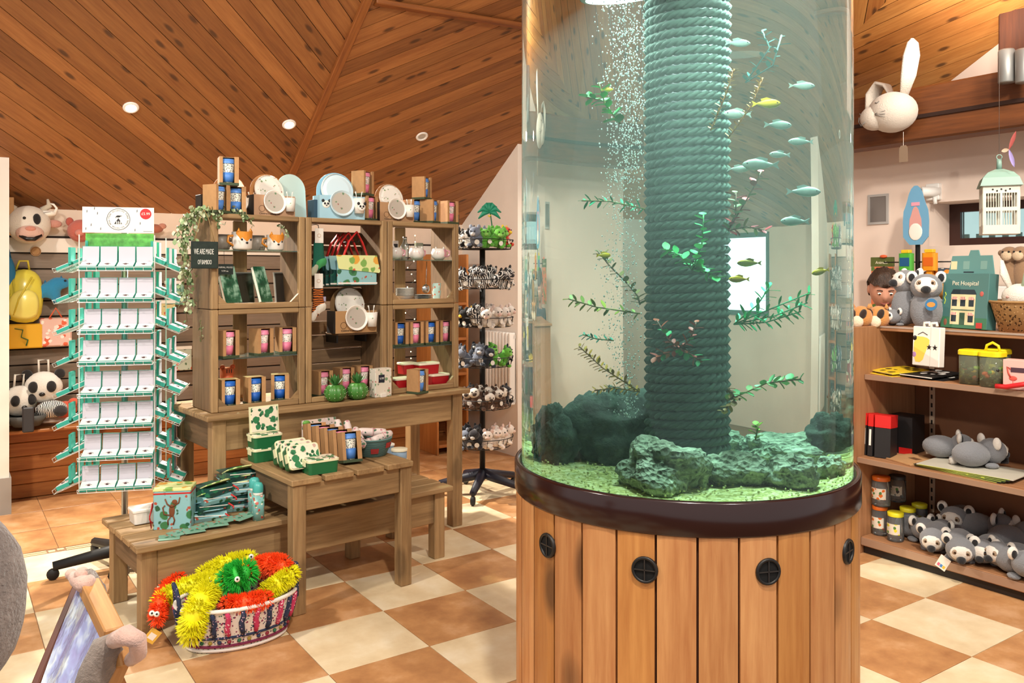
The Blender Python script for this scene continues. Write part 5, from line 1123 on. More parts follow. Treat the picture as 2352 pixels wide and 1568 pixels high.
# ------------------------------------------------------------------ jewellery spinner with open teal boxes
SP = Vector((-2.085, 4.50, 0)); FA = math.atan2(-SP.x, SP.y)        # turned towards the viewer
sp = thing('display_spinner', 'tall white wire spinner stand with a penguin header card', 'stand', SP, FA * .55)
wire = pm('wire_white', '#e9e7e2', .3, .2); steel = pm('steel', '#9a9a9a', .3, .9)
MB().lathe([(.017, .08), (.017, 1.80)], 14).build('pole', steel, sp, True)
bkm = pm('base_black', '#0e0e0f', .6)
for k in range(5):
    a = R(200 + 72 * k); c_, s_ = math.cos(a), math.sin(a); MB().tube([(0, 0, .10), (.10 * c_, .10 * s_, .095), (.34 * c_, .34 * s_, .07)], [.036, .032, .024], 8).build('foot', bkm, sp, True)
    MB().lathe([(.026, -.012), (.03, -.006), (.03, .006), (.026, .012)], 14, M=Mx((.34 * c_, .34 * s_, .03), R(90), 0, a)).build('caster', bkm, sp, True)
teal_b, lin_m, insm = pm('box_teal', '#35a593', .45), pm('lining_white', '#cbc8d4', .7), pm('insert_white', '#f4f3f2', .6)
jb = thing('jewellery_box', 'x', 'gift box', (0, 0, -9))
MB().bx(-.041, .041, -.032, .032, 0, .02).build('tray', teal_b, jb); MB().bx(-.039, .039, -.0305, .0305, .0202, .0225).build('lining', insm, jb); lidM = Mx((0, .032, .014), R(-24))
MB().bx(-.041, .041, 0, .012, 0, .088, M=lidM).build('lid', teal_b, jb); MB().bx(-.039, .039, -.001, -.0002, .002, .086, M=lidM).build('lid_lining', lin_m, jb)
MB().ell((0, -.008, .024), (.008, .006, .003), 6, 4).tube([(-.014, -.004, .0235), (0, .004, .024), (.014, -.004, .0235)], .0011, 4).build('jewel', pm('jewel', '#6a4a4a', .3, .6), jb)
ROWZ = [1.622 - .1615 * k for k in range(8)]; HW = .185
def on_face(face, x, y, z, tilt=0):
    return sp.matrix_world @ Matrix.Rotation(R(face), 4, 'Z') @ Mx((x, -HW - .0 + y, z), tilt)
FN = {0: 'front', -90: 'left', 90: 'right'}
for face in (0, -90, 90):
    for r_ in range(8):
        tl_ = R(20 if face == 0 else 24); dp = .075 if face == 0 else .158; wd_ = .178
        wsh = MB(Matrix.Rotation(R(face), 4, 'Z') @ Mx((0, -HW + .03, ROWZ[r_] + (0 if face == 0 else .03)), tl_))
        for yy in [-dp * q / 4 for q in range(5)]: wsh.tube([(-wd_, yy, -.002), (wd_, yy, -.002)], .0015, 4)
        for k in range(9): x = -wd_ + 2 * wd_ * k / 8; wsh.tube([(x, -dp, .018), (x, -dp, -.002), (x, .0, -.002)], .0013, 4)
        wsh.tube([(-wd_, -dp, .018), (wd_, -dp, .018)], .0018, 4); wsh.build('wire_shelf', wire, sp)
        for c in range(4):
            if face == 0: x, y = -.130 + .087 * c + (.008 if r_ in (2, 4, 6) else 0), -.036
            else: x, y = (-.085, .085)[c % 2], (-.036, -.122)[c // 2]
            ob = copy_tree(jb); ob.matrix_world = sp.matrix_world @ Matrix.Rotation(R(face), 4, 'Z') @ Mx((0, -HW + .03, ROWZ[r_] + (0 if face == 0 else .03)), tl_) @ Mx((x, y, 0), 0, 0, random.uniform(-.04, .04))
            near = ('back', 'front') if face == 90 else ('front', 'back')
            col_ = ('leftmost', 'second from left', 'third from left', 'rightmost')[c] if face == 0 else '%s %s' % (('inner', 'outer')[c // 2], (near[c % 2]))
            ob['label'] = 'open teal jewellery box, %s on the %s side, %s row from the top' % (col_, FN[face], ORD[r_]); ob['group'] = 'open jewellery boxes on the spinner'
for c in list(jb.children): bpy.data.objects.remove(c)
bpy.data.objects.remove(jb)
for x in (-.18, .18):
    for y in (-.18, .18): MB().tube([(x, y, .46), (x, y, 1.78)], .003, 6).build('upright_wire', wire, sp)
MB().bx(-.165, .165, -.118, -.112, 1.60, 1.79).build('backing_card', pm('leafy_card', '#4f9a44', .6, var=.4, scale=30), sp)
hd = MB().bx(-.172, .172, -.152, -.148, 1.792, 1.925).build('header_card', platew, sp)
Mr = Mx((.0, -.1525, 1.862), R(90)); ink = pm('print_ink', '#222326', .6)
MB(Mr).lathe([(.054, 0), (.0565, 0)], 40, caps=False).build('printed_ring', ink, hd)
for i, ch in enumerate('PEAK WILDLIFE PARK'):
    a = R(172 - 164 * i / 17); lettering(ch, .0105, ink, hd, Mr @ Mx((.046 * math.cos(a), .046 * math.sin(a), 0), rz=a - R(90)))
    a = R(-172 + 164 * i / 17); lettering(ch, .0105, ink, hd, Mr @ Mx((.046 * math.cos(a), .046 * math.sin(a), 0), rz=a + R(90)))
MB(Mr).prism([(-.014, .004), (-.012, .016), (-.004, .021), (.006, .020), (.020, .0185), (.009, .015), (.006, .011), (-.004, .010), (-.009, .012)], 0, .0006).prism([(-.021, -.024), (-.010, -.008), (.0, .006), (.008, -.006), (.018, -.024)], 0, .0006).build('penguin_emblem', ink, hd)
for x in (-.008, .001, .010): MB(Mr).prism(smooth_poly([(x - .0025, -.0235), (x + .0025, -.0235), (x + .0025, -.012), (x, -.008), (x - .0025, -.012)], 1), .0006, .001).build('chick_print', platew, hd)
for x, z in ((-.15, .04), (-.13, -.03), (-.1, .03), (-.155, -.05), (-.115, .055), (-.085, -.05), (.09, .045), (.105, -.02), (.08, -.055)): MB(Mr).prism([(x - .002, z - .008), (x + .002, z - .004), (x + .002, z + .008), (x - .002, z + .004)], 0, .0004).build('feather_print', pm('print_grey', '#6a6c70', .6), hd)
MB(Mx((.132, -.1525, 1.892), R(90))).lathe([(.0001, .0004), (.028, .0004)], 28, caps=False).build('price_roundel', pm('price_red', '#d3272c', .5), hd); lettering('£5.99', .019, platew, hd, up_text(.132, -.1535, 1.892))
MB(Mr).bx(.12, .165, -.062, -.060, 0, .0005).build('fine_print', pm('print_grey', '#6a6c70'), hd)
# ------------------------------------------------------------------ tiered soft toy stand
LP = Vector((-.2125, 6.0, 0)); ls = thing('toy_stand', 'black six-tier revolving stand heaped with little soft toys', 'stand', LP)
MB().lathe([(.02, .1), (.02, 1.80)], 14).build('pole', bkm, ls, True)
bnav = pm('base_navy', '#1a1c2c', .5)
for k in range(5):
    a = R(-100 + 72 * k); c_, s_ = math.cos(a), math.sin(a); MB().tube([(0, 0, .15), (.08 * c_, .08 * s_, .13), (.31 * c_, .31 * s_, .085)], [.036, .034, .024], 8).build('foot', bnav, ls, True)
    MB().tube([(.31 * c_, .31 * s_, .085), (.31 * c_, .31 * s_, .05)], .012, 8).build('stem', bkm, ls); MB().lathe([(.026, -.014), (.032, -.008), (.032, .008), (.026, .014)], 14, M=Mx((.31 * c_, .31 * s_, .032), R(90), 0, a)).build('caster', bkm, ls, True)
TZ = [1.755, 1.474, 1.205, .924, .63, .355]; RB = .222
for z in TZ:
    t_ = MB()
    for dz, rr in ((0, RB - .02), (.0, .1), (.065, RB)): t_.tube([(rr * math.cos(6.2832 * k / 32), rr * math.sin(6.2832 * k / 32), z + dz) for k in range(32)], .003, 5, closed=True)
    for k in range(8): a = 6.2832 * k / 8; t_.tube([(.02 * math.cos(a), .02 * math.sin(a), z), ((RB - .02) * math.cos(a), (RB - .02) * math.sin(a), z), (RB * math.cos(a), RB * math.sin(a), z + .065)], .0025, 5)
    for k in range(16): a = 6.2832 * (k + .5) / 16; t_.tube([((RB - .02) * math.cos(a), (RB - .02) * math.sin(a), z), (RB * math.cos(a), RB * math.sin(a), z + .065)], .0018, 4)
    t_.build('wire_basket', bkm, ls)
zeb = stripes('zebra_fur', '#ece8e2', '#17151a', 30, 'X', .9, 5)
def cowm(): return blobs('patch_fur', '#ece7df', [('#1c1a1c', 22, .36, 2)], .95)
fur = lambda c: pm('fur_' + c.strip('#'), c, .95, bump=.5, bscale=160, sheen=.3)
TOYK = {}
def little_toy(kind):
    """small beanie: body, head, ears, paws, muzzle, eyes, swing tag"""
    body, head, earc, muz = {'patch': (cowm(), cowm(), fur('#1c1a1c'), fur('#d8cfc6')), 'frog': (fur('#5fae3a'), fur('#6cbc44'), fur('#5fae3a'), fur('#8fcf62')), 'zebra': (zeb, zeb, fur('#1c1a1c'), fur('#2a282a')), 'toucan': (fur('#1a1a1e'), fur('#1a1a1e'), fur('#1a1a1e'), fur('#e8b92c')), 'white': (fur('#e9e1d8'), fur('#efe8e0'), fur('#e3cfc6'), fur('#e8c7bd')), 'koala': (fur('#6d7686'), fur('#7c8596'), fur('#8f97a6'), fur('#d9d7d4')), 'penguin': (fur('#26303e'), fur('#2a3442'), fur('#26303e'), fur('#e4e2dc')), 'owl': (fur('#5a4030'), fur('#e7ded2'), fur('#4a3426'), fur('#3a2a20')), 'sheep': (fur('#eee3da'), fur('#f0e4da'), fur('#e0c0b2'), fur('#e6cabd')), 'badger': (fur('#24242a'), fur('#2c2c32'), fur('#1c1c20'), fur('#d8d5d0')), 'parrot': (fur('#d9472c'), fur('#d9472c'), fur('#e8c22a'), fur('#e8c22a'))}[kind]
    o = thing('small_soft_toy', 'x', 'soft toy', (0, 0, -9)); MB().ell((0, 0, .035), (.036, .033, .04), 12, 8).build('body', body, o, True); MB().ell((0, -.018, .078), (.030, .028, .027), 12, 8).build('head', head, o, True)
    for sx in (-1, 1):
        MB().ell((sx * .022, -.012, .103), (.011, .006, .013), 8, 6).build('ear', earc, o, True); MB().ell((sx * .03, -.03, .012), (.014, .018, .011), 8, 6).build('paw', body, o, True)
        MB().ell((sx * .011, -.043, .086), .004, 6, 5).build('eye', nb, o, True)
    MB().ell((0, -.043, .072), (.013, .011, .010), 8, 6).build('muzzle', muz, o, True); MB(Mx((.018, -.04, .03), R(80), 0, .3)).lathe([(.0001, 0), (.013, 0), (.013, .0012), (.0001, .0012)], 12, caps=False).build('swing_tag', cardm, o)
    return o
TIER = [['patch', 'patch', 'patch', 'koala', 'frog', 'frog', 'frog', 'parrot'], ['zebra'] * 8, ['toucan', 'toucan', 'toucan', 'zebra', 'white', 'white', 'white', 'white'], ['koala', 'penguin', 'koala', 'koala', 'penguin', 'frog', 'frog', 'penguin'], ['owl', 'badger', 'owl', 'owl', 'owl', 'owl', 'owl', 'badger'], ['badger', 'badger', 'koala', 'badger', 'sheep', 'sheep', 'sheep', 'sheep']]
KN = {'patch': 'black-white patched', 'frog': 'lime green', 'zebra': 'zebra striped', 'toucan': 'black yellow-nosed', 'white': 'creamy white', 'koala': 'grey-blue', 'penguin': 'dark navy', 'owl': 'brown white-faced', 'sheep': 'pinkish white', 'badger': 'charcoal', 'parrot': 'red and yellow'}
POSN = ('at the far left', 'second from left', 'third from left', 'fourth from left', 'fifth from left', 'sixth from left', 'seventh from left', 'at the far right'); TN = ('top', 'second', 'third', 'fourth', 'fifth', 'lowest')
for ti, row in enumerate(TIER):
    for k, kd in enumerate(row):
        if kd not in TOYK: TOYK[kd] = little_toy(kd)
        a = R(188 + (352 - 188) * k / 7); rr = .155; ob = copy_tree(TOYK[kd]); ob.matrix_world = Mx(LP + Vector((rr * math.cos(a), rr * math.sin(a), TZ[ti] + .004 + .012 * (k % 2))), random.uniform(-.1, .35), random.uniform(-.3, .3), a + R(90) + random.uniform(-.4, .4), random.uniform(1.2, 1.4))
        ob['label'] = '%s little soft toy %s in the %s tier basket' % (KN[kd], POSN[k], TN[ti]); ob['group'] = 'little soft toys on the revolving stand'
        if k in (1, 3, 5, 6):     # one lying on top further in
            ob = copy_tree(TOYK[kd]); ob.matrix_world = Mx(LP + Vector((.085 * math.cos(a), .085 * math.sin(a), TZ[ti] + .055)), random.uniform(-.5, .3), random.uniform(-.4, .4), a + R(90) + random.uniform(-1, 1)); ob['label'] = '%s little soft toy heaped behind the one %s, %s tier' % (KN[kd], POSN[k], TN[ti]); ob['group'] = 'little soft toys on the revolving stand'
for o in TOYK.values():
    for c in list(o.children): bpy.data.objects.remove(c)
    bpy.data.objects.remove(o)
pt = thing('palm_topper', 'flat green palm tree sign with an orange monkey on top of the toy stand', 'sign', LP + Vector((.05, 0, 1.84)), s=1.5); pg = pm('palm_green', '#1f8a6a', .6)
MB().tube([(0, 0, 0), (.012, 0, .06), (.004, 0, .12)], .008, 6, flat=.4).build('trunk', pm('palm_trunk', '#2f7a5c', .6), pt)
for k in range(7):
    a = R(-25 + 230 * k / 6); pts = [(0, 0, .12), (.03 * math.cos(a), 0, .12 + .035 * math.sin(a) + .01), (.058 * math.cos(a), 0, .12 + .045 * math.sin(a) - .012)]; MB().tube(pts, [.006, .013, .003], 6).build('frond', pg, pt, True)
MB().ell((.0, -.006, .01), (.016, .006, .02), 8, 6).ell((.004, -.008, .036), (.011, .006, .011), 8, 6).build('monkey', pm('monkey_orange', '#d9682a', .6), pt, True); MB().tube([(-.006, -.008, .105), (0, -.008, .098), (.006, -.008, .106)], .004, 5).build('banana', pm('banana', '#efc93a', .5), pt, True)
pb = LP + Vector((-.04, -.02, 1.825)); o = thing('price_holder', 'clear plastic price holder on the top tier', 'holder', pb); MB().bx(-.05, .05, -.002, .002, 0, .04).build('sleeve', clear('acetate', '#f4f4f4', .35), o); MB().bx(-.05, .05, -.025, .025, -.003, -.0005).build('foot', clear('acetate', '#f4f4f4'), o)
# pine shelf end and radiator behind the stand
o = thing('wall_shelf', 'narrow pine shelf unit against the side wall behind the toy stand', 'shelf', T(3.72, 6.45, 0), T.rz); pz = wood('pine_shelf', '#a5622c', '#cc8a4a', 'z', .5, .3, 0)
MB().cbx(-.16, -.14, -.1, .28, 0, 1.75, .003).build('side_panel', pz, o); MB().cbx(.14, .16, -.1, .28, 0, 1.75, .003).build('side_panel', pz, o)
for k in range(6): MB().cbx(-.139, .139, -.1, .28, .06 + .31 * k, .085 + .31 * k, .003).build('shelf_board', pinew, o)
rd = thing('radiator', 'white ribbed wall radiator behind the toy stand', 'radiator', T(4.06, 6.12, .45), T.rz); 
for k in range(9): MB().cbx(-.03, .03, -.2 + k * .05, -.165 + k * .05, 0, .62, .006).build('rib', offwhite, rd)
MB().bx(.005, .03, -.2, .235, .02, .05).bx(.005, .03, -.2, .235, .57, .6).build('header_pipe', offwhite, rd)
# ------------------------------------------------------------------ goods on the back wall
VWF = VW - .035
def wpos(px, py, dv=0.0): return at_v(T, px, py, VWF - dv)
cw = thing('cow_head', 'plush cow head with a black eye patch mounted high on the wall', 'soft toy', wpos(66, 516, .1), T.rz, s=1.15)
MB().ell((0, 0, 0), (.12, .1, .115), 18, 12).build('head', fur('#e6ddd0'), cw, True); MB().ell((.0, -.08, -.055), (.075, .05, .05), 16, 10).build('muzzle', fur('#d9b0a0'), cw, True); MB().ell((.035, -.09, .03), (.022, .015, .034), 10, 8).build('eye_patch', fur('#1c1a1c'), cw, True)
MB().tube([(-.05, -.1, -.07), (-.02, -.125, -.09), (.02, -.125, -.09), (.055, -.1, -.065)], .012, 8).build('mouth', nb, cw, True); MB().ell((0, -.115, -.03), (.03, .02, .017), 10, 8).build('nose', fur('#d58f7c'), cw, True); MB().ell((-.03, -.095, .035), .009, 8, 6).build('eye', nb, cw, True)
for sx in (-1, 1): MB().ell((sx * .135, 0, .01), (.045, .015, .025), 10, 6).build('ear', fur('#c98f80'), cw, True); MB().tube([(sx * .07, 0, .09), (sx * .11, 0, .12), (sx * .1, 0, .16)], [.02, .017, .006], 8).build('horn', fur('#cfc2ac'), cw, True)
bd = thing('paper_bird', 'white and grey paper bird perched above the cow head', 'ornament', wpos(108, 490, .12), T.rz); MB().ell((0, 0, 0), (.06, .025, .022), 12, 8).build('body', platew, bd, True); MB().tube([(.045, 0, .0), (.06, 0, .04), (.04, 0, .065), (.02, 0, .07)], [.014, .009, .008, .004], 8).build('neck', platew, bd, True); MB().add(*leaf_mesh(.09, .03, None, '', .1), M=Mx((.02, -.02, .01), 0, .2, math.pi)).build('wing', pm('bird_grey', '#8a8a8e', .7), bd, True)
pgm = thing('pig_head', 'red-brown plush pig head half hidden behind the header card', 'soft toy', wpos(186, 530, .1), T.rz, s=.9); MB().ell((0, 0, 0), (.1, .09, .09), 16, 10).build('head', fur('#c96a5a'), pgm, True); MB().ell((-.02, -.09, -.02), (.035, .03, .028), 12, 8).build('snout', fur('#d98a7a'), pgm, True)
for sx in (-1, 1): MB().ell((sx * .08, 0, .07), (.03, .012, .035), 8, 6).build('ear', fur('#b85a4c'), pgm, True)
o = thing('plush_ear', 'brown plush animal ear showing right of the header card', 'soft toy', wpos(356, 525, .08), T.rz); MB().ell((0, 0, 0), (.06, .03, .035), 12, 8).build('head', fur('#b0674e'), o, True); MB().ell((.05, -.01, .02), (.03, .01, .022), 8, 6).build('ear', fur('#c98a74'), o, True)
o = thing('round_sticker', 'round tan sticker on the white rail below the cow head', 'sticker', wpos(82, 577, .002), T.rz); MB(Mx((0, 0, 0), R(90))).lathe([(.0001, .003), (.034, .003), (.034, 0)], 24, caps=False).build('disc', kraft, o); MB(Mx((0, -.0032, 0), R(90))).lathe([(.026, 0), (.029, 0)], 24, caps=False).build('printed_ring', pm('print_brown', '#6a4a30'), o)
yl = clear('yellow_vinyl', '#e8dd5a', .75, .15)
yb_ = thing('yellow_backpack', 'translucent yellow vinyl backpack hanging on the slat wall', 'bag', wpos(52, 735, .1), T.rz); P = smooth_poly([(-.12, -.0), (.1, -.03), (.13, .16), (.1, .34), (-.05, .36), (-.13, .2)], 2); puffy(yb_, 'pouch', P, 0, .12, pm('yellow_vinyl_solid', '#dccf4e', .2)); puffy(yb_, 'pocket', [(x * .75, z * .55 + .02) for x, z in P], -.07, .05, pm('yellow_pale', '#e6da72', .2)); MB().tube([(-.04, 0, .35), (-.02, -.01, .41), (.03, -.01, .41), (.04, 0, .35)], .008, 6).build('handle', pm('yellow_strap', '#cbb83a', .6), yb_, True); MB().tube([(.05, -.09, .3), (-.03, -.1, .15), (-.06, -.09, .04)], .006, 6).build('strap', pm('yellow_strap', '#cbb83a'), yb_, True)
db = thing('blue_dinosaur_bag', 'blue dinosaur-shaped bag hanging beside the yellow backpack', 'bag', wpos(115, 690, .1), T.rz); bl_ = fur('#2a86b4'); puffy(db, 'body', smooth_poly([(-.14, .02), (-.1, .1), (-.03, .12), (.03, .17), (.12, .15), (.13, .1), (.06, .08), (.07, 0), (.03, -.03), (0, .02), (-.06, .02), (-.08, -.03), (-.12, -.02)], 2), 0, .08, bl_)
for k in range(4): MB().lathe([(.014, 0), (.001, .03)], 6, M=Mx((-.08 + .05 * k, 0, .1 + .015 * k))).build('spine', pm('spine_teal', '#1f6a94', .8), db)
MB().ell((.09, -.04, .14), .008, 8, 6).build('eye', nb, db, True)
o = thing('blue_bag', 'deep blue bag at the far left edge of the slat wall', 'bag', wpos(16, 740, .12), T.rz); puffy(o, 'pouch', smooth_poly([(-.06, 0), (.05, .02), (.06, .3), (.03, .46), (-.05, .45)], 2), 0, .08, pm('blue_nylon', '#1c6f9c', .6)); MB().tube([(-.02, 0, .44), (0, 0, .56), (.02, 0, .44)], .008, 6).build('strap', pm('blue_strap', '#14587c', .7), o, True)
o = thing('yellow_dinosaur_bag', 'flat yellow bag with a green dinosaur print', 'bag', wpos(52, 800, .1), T.rz); MB().cbx(-.125, .125, -.02, .02, 0, .17, .008).build('pouch', pm('mustard', '#dca61e', .7), o); q = MB(); q.tube([(.02, -.022, .02), (.03, -.022, .06), (-.01, -.022, .08), (.0, -.022, .13), (-.05, -.022, .14)], [.016, .014, .012, .011, .008], 6, flat=.3); q.build('dinosaur_print', pm('dino_green', '#2f6a3c', .7), o, True)
o = thing('pink_bag', 'pale pink patterned bag on the slat wall behind the spinner', 'bag', wpos(128, 795, .1), T.rz); MB().cbx(-.1, .1, -.02, .02, 0, .2, .01).build('pouch', blobs('pink_print', '#e0b8ac', [('#d9603e', 18, .3, 2), ('#efe4dc', 24, .25, 4)], .7), o); MB().tube([(-.04, 0, .2), (0, 0, .27), (.04, 0, .2)], .006, 6).build('handle', pm('coral', '#d9603e', .7), o, True)
def panda(label, px, py, sc__, dv=.18, face=0):
    o = thing('panda_backpack', label, 'bag', wpos(px, py, dv), T.rz + face, 'black and white animal backpacks', s=sc__); MB().ell((0, 0, .11), (.12, .08, .11), 18, 12).build('head', fur('#e9e5de'), o, True)
    for sx in (-1, 1): MB().ell((sx * .055, -.07, .12), (.032, .02, .04), 10, 8).build('eye_patch', fur('#1c1a1c'), o, True); MB().ell((sx * .1, 0, .2), (.036, .02, .036), 10, 8).build('ear', fur('#1c1a1c'), o, True)
    MB().ell((0, -.085, .07), (.02, .012, .014), 8, 6).build('nose', nb, o, True); MB().tube([(-.03, .02, .21), (-.03, 0, .3), (.03, 0, .3), (.03, .02, .21)], .008, 6).build('strap', cardm, o, True)
panda('panda face backpack at left on the pine ledge', 45, 955, .95, .14, .3); panda('larger panda face backpack at right on the pine ledge', 100, 925, 1.0, .14, -.2)
o = thing('zebra_bag', 'black and white striped plush bag lying on the ledge', 'bag', wpos(118, 962, .2), T.rz); MB().ell((0, 0, .07), (.1, .06, .06), 14, 10).build('body', zeb, o, True); MB().ell((.05, -.06, .06), (.045, .03, .04), 12, 8).build('snout', fur('#2a282a'), o, True)
o = thing('grey_tray', 'dark grey plastic tray with a handle on the ledge', 'tray', wpos(62, 978, .20), T.rz); MB().lathe([(.07, 0), (.12, .075), (.113, .075), (.065, .008), (.0001, .008)], 24, M=Mx(s=(1.15, .75, 1))).build('bowl', pm('tray_grey', '#4a4a48', .6), o, True); MB().cbx(-.035, .035, -.1, -.08, -.03, .14, .008).build('front_label_holder', pm('holder_dark', '#36363a', .5), o)
for px, py, c, lab, w_ in ((150, 940, '#d0583c', 'coral soft toy on the ledge behind the spinner', .08), (385, 950, '#e0d8d0', 'white patched soft toy on the ledge right of the spinner', .07), (410, 952, '#d89a94', 'pink folded cloth on the ledge right of the spinner', .07)):
    o = thing('ledge_toy', lab, 'soft toy', wpos(px, py, .12), T.rz); MB().ell((0, 0, 0), (w_, .05, .06), 14, 8).build('body', fur(c), o, True); MB().ell((w_ * .6, -.03, .05), (.035, .03, .032), 10, 8).build('head', fur(c), o, True)
for px, py, c, lab in ((418, 850, '#b9c4b4', 'patterned child bag on the slat wall right of the spinner'), (380, 745, '#cfc08a', 'beige printed pack on the slat wall right of the spinner'), (400, 700, '#6a9a8a', 'sea green pack on the slat wall right of the spinner')):
    o = thing('hanging_pack', lab, 'pack', wpos(px, py, .05), T.rz); MB().cbx(-.07, .07, -.012, .012, 0, .16, .004).build('pouch', blobs('pack_' + c.strip('#'), c, [('#c4543c', 24, .26, 2), ('#4a6a4a', 20, .26, 6)], .6), o); MB().bx(-.07, .07, -.013, .013, .161, .185).build('header', cardm, o)
o = thing('hanging_pouch', 'brown card box hanging at the top left corner of the wall', 'box', wpos(14, 540, .1), T.rz); MB().cbx(-.045, .045, -.03, .03, 0, .26, .003).build('box', kraft, o); MB().tube([(0, 0, .0), (0, 0, -.12)], .004, 5).build('cord', hook, o)
# ------------------------------------------------------------------ right-hand shelving gondola
beech = wood('beech_x', '#8d5f3c', '#b58560', 'y', .5, 0, 0, .7); beechz = wood('beech_z', '#8d5f3c', '#b3835c', 'z', .5, 0, 0, .7); bedark = pm('beech_back', '#7d5236', .6, var=.08, scale=5)
GE = 2.785
go = thing('gondola', 'long beech shop gondola with three open shelves', 'shelving', (0, 0, 0), T.rz)
def gb(nm, u0, u1, v0, v1, z0, z1, m, b=.003): return MB().cbx(u0, u1, v0, v1, z0, z1, b).build(nm, m, go)
gb('end_panel', 4.14, 5.25, GE, GE + .025, 0, 1.279, beechz); gb('back_panel', 4.85, 4.87, .7, GE - .001, .03, 1.249, bedark)
gb('base_shelf', 4.30, 4.849, .7, GE - .001, .045, .096, beech); gb('plinth', 4.32, 4.849, .7, GE - .001, 0, .044, pm('plinth_black', '#1a1210', .5))
gb('shelf_board', 4.263, 4.849, .7, GE - .001, .518, .55, beech); gb('shelf_board', 4.335, 4.849, .7, GE - .001, .978, 1.011, beech); gb('top_board', 4.481, 5.25, .7, GE - .001, 1.250, 1.278, beech)
edge = pm('edge_strip', '#b9a89c', .3, .3)
for u, z0, z1 in ((4.298, .05, .092), (4.261, .519, .548), (4.333, .98, 1.009)): gb('price_strip', u - .004, u, .7, GE - .002, z0, z1, pm('strip_clear', '#a88a74', .25, .2), .001)
gb('metal_edge', 4.477, 4.4805, .7, GE - .002, 1.268, 1.2785, edge, .001)
for v in (2.66, 1.75):
    st_ = gb('slotted_upright', 4.838, 4.8495, v, v + .03, .1, 1.24, pm('upright_cream', '#cbb59c', .5), .001)
    for k in range(22): MB().bx(4.8372, 4.8379, v + .01, v + .02, .14 + k * .05, .165 + k * .05).build('slot', nb, st_)
cab = thing('side_cabinet', 'beech cabinet standing behind the end of the gondola', 'cabinet', (0, 0, 0), T.rz)
MB().cbx(4.1, 4.95, GE + .03, GE + .42, 0, 1.255, .003).build('body', beechz, cab); MB().cbx(4.08, 4.97, GE + .027, GE + .44, 1.2555, 1.272, .003).build('top', beech, cab)
def gpos(px, u, z): p = at_u(T, px, HY, u); return Vector((p.x, p.y, z))
FACE = T.rz - R(90)     # a thing turned this way faces the aisle
# plush lemurs
LG, LW, LB = fur('#7d7f84'), fur('#e9e4dc'), fur('#17171b')
def lemur(label, loc, rz, s=1.0, tail=False, rx=0, ry=0, face=True, sit=False):
    o = thing('plush_lemur', label, 'soft toy', loc, rz, 'plush ring-tailed lemurs', rx, ry, s)
    MB().ell((0, .06, .06) if not sit else (0, -.02, -.03), (.072, .09, .06) if not sit else (.07, .065, .1), 16, 10).build('body', LG, o, True)
    MB().ell((0, -.045, .075), (.068, .062, .06), 16, 10).build('head', LG, o, True)
    for sx in (-1, 1):
        e = MB().ell((sx * .06, -.03, .12), (.026, .014, .03), 10, 8).build('ear', LW, o, True); MB().ell((sx * .061, -.043, .118), (.014, .006, .019), 8, 6).build('inner_ear', LB, e, True)
        MB().ell((sx * .045, -.015, .012), (.025, .035, .014), 8, 6).build('paw', LG, o, True)
        if face: ey = MB().ell((sx * .026, -.099, .086), (.014, .008, .015), 10, 8).build('eye_patch', LB if s < 1 else fur('#a58f78'), o, True); MB().ell((sx * .027, -.106, .087), (.006, .004, .006), 8, 6).build('eye', pm('eye_amber', '#3a2410', .15), ey, True)
    MB().ell((0, -.085, .077), (.05, .025, .040), 14, 8).build('face_mask', LW, o, True); MB().ell((0, -.112, .055), (.022, .022, .018), 10, 8).build('muzzle', LB, o, True)
    if tail:
        pts = [Vector((.05 + .02 * math.sin(k * .5), .13 - .035 * k, .018)) for k in range(9)]
        for k in range(8): MB().tube([pts[k], pts[k].lerp(pts[k + 1], .98)], .017, 8).build('tail_ring', (LW, LB)[k % 2], o, True)
    return o
zB = .097
for px, u, z, rz, s, lab, rx in ((2108, 4.50, zB, 70, 1.0, 'lemur at the left of the bottom shelf beside the yellow jar', 0), (2148, 4.42, zB, 20, 1.02, 'pale lemur face down near the front left of the bottom shelf', 10), (2205, 4.375, zB, 30, 1.05, 'lemur at the shelf edge with a card tag hanging down', 12), (2266, 4.45, zB, 10, .98, 'lemur behind the tagged one looking down', 8), (2182, 4.60, zB, -30, .95, 'lemur in the middle row half behind the pale one', 0), (2200, 4.72, zB + .03, 10, 1.15, 'big lemur at the back facing out', 0), (2275, 4.72, zB + .03, 100, 1.15, 'big lemur at the back turned sideways', 0), (2312, 4.44, zB, -20, 1.0, 'lemur right of the tagged one near the front edge', 0), (2345, 4.36, zB, 60, 1.08, 'lemur at the right end of the shelf edge', 0), (2340, 4.68, zB + .03, 150, 1.1, 'lemur with its back turned at the rear right', 0)):
    lemur('grey plush ' + lab, gpos(px, u, z), FACE + R(rz), s, False, R(rx))
o = thing('card_tag', 'white swing tag with coloured print hanging from the lemur at the edge', 'tag', gpos(2168, 4.29, .09), FACE + R(10), rx=R(0)); MB().cbx(-.027, .027, -.001, .001, -.045, .025, .0004, M=Mx(ry=R(28))).build('card', platew, o)
for k, c in enumerate(('#e06a8a', '#4a8ad0', '#e6c23a')): MB().bx(-.02 + .014 * k, -.008 + .014 * k, -.0016, -.0011, -.036, -.02, M=Mx(ry=R(28))).build('print_patch', pm('tag_' + c.strip('#'), c, .6), o)
MB().tube([(0, 0, .025), (.02, .03, .06)], .0008, 4).build('string', platew, o)
lemur('grey plush lemur lying at left on the middle shelf with its ringed tail', gpos(2188, 4.56, .573), FACE + R(120), 1.0, True); lemur('grey plush lemur lying at right on the middle shelf with its ringed tail', gpos(2258, 4.50, .573), FACE + R(150), 1.08, True)
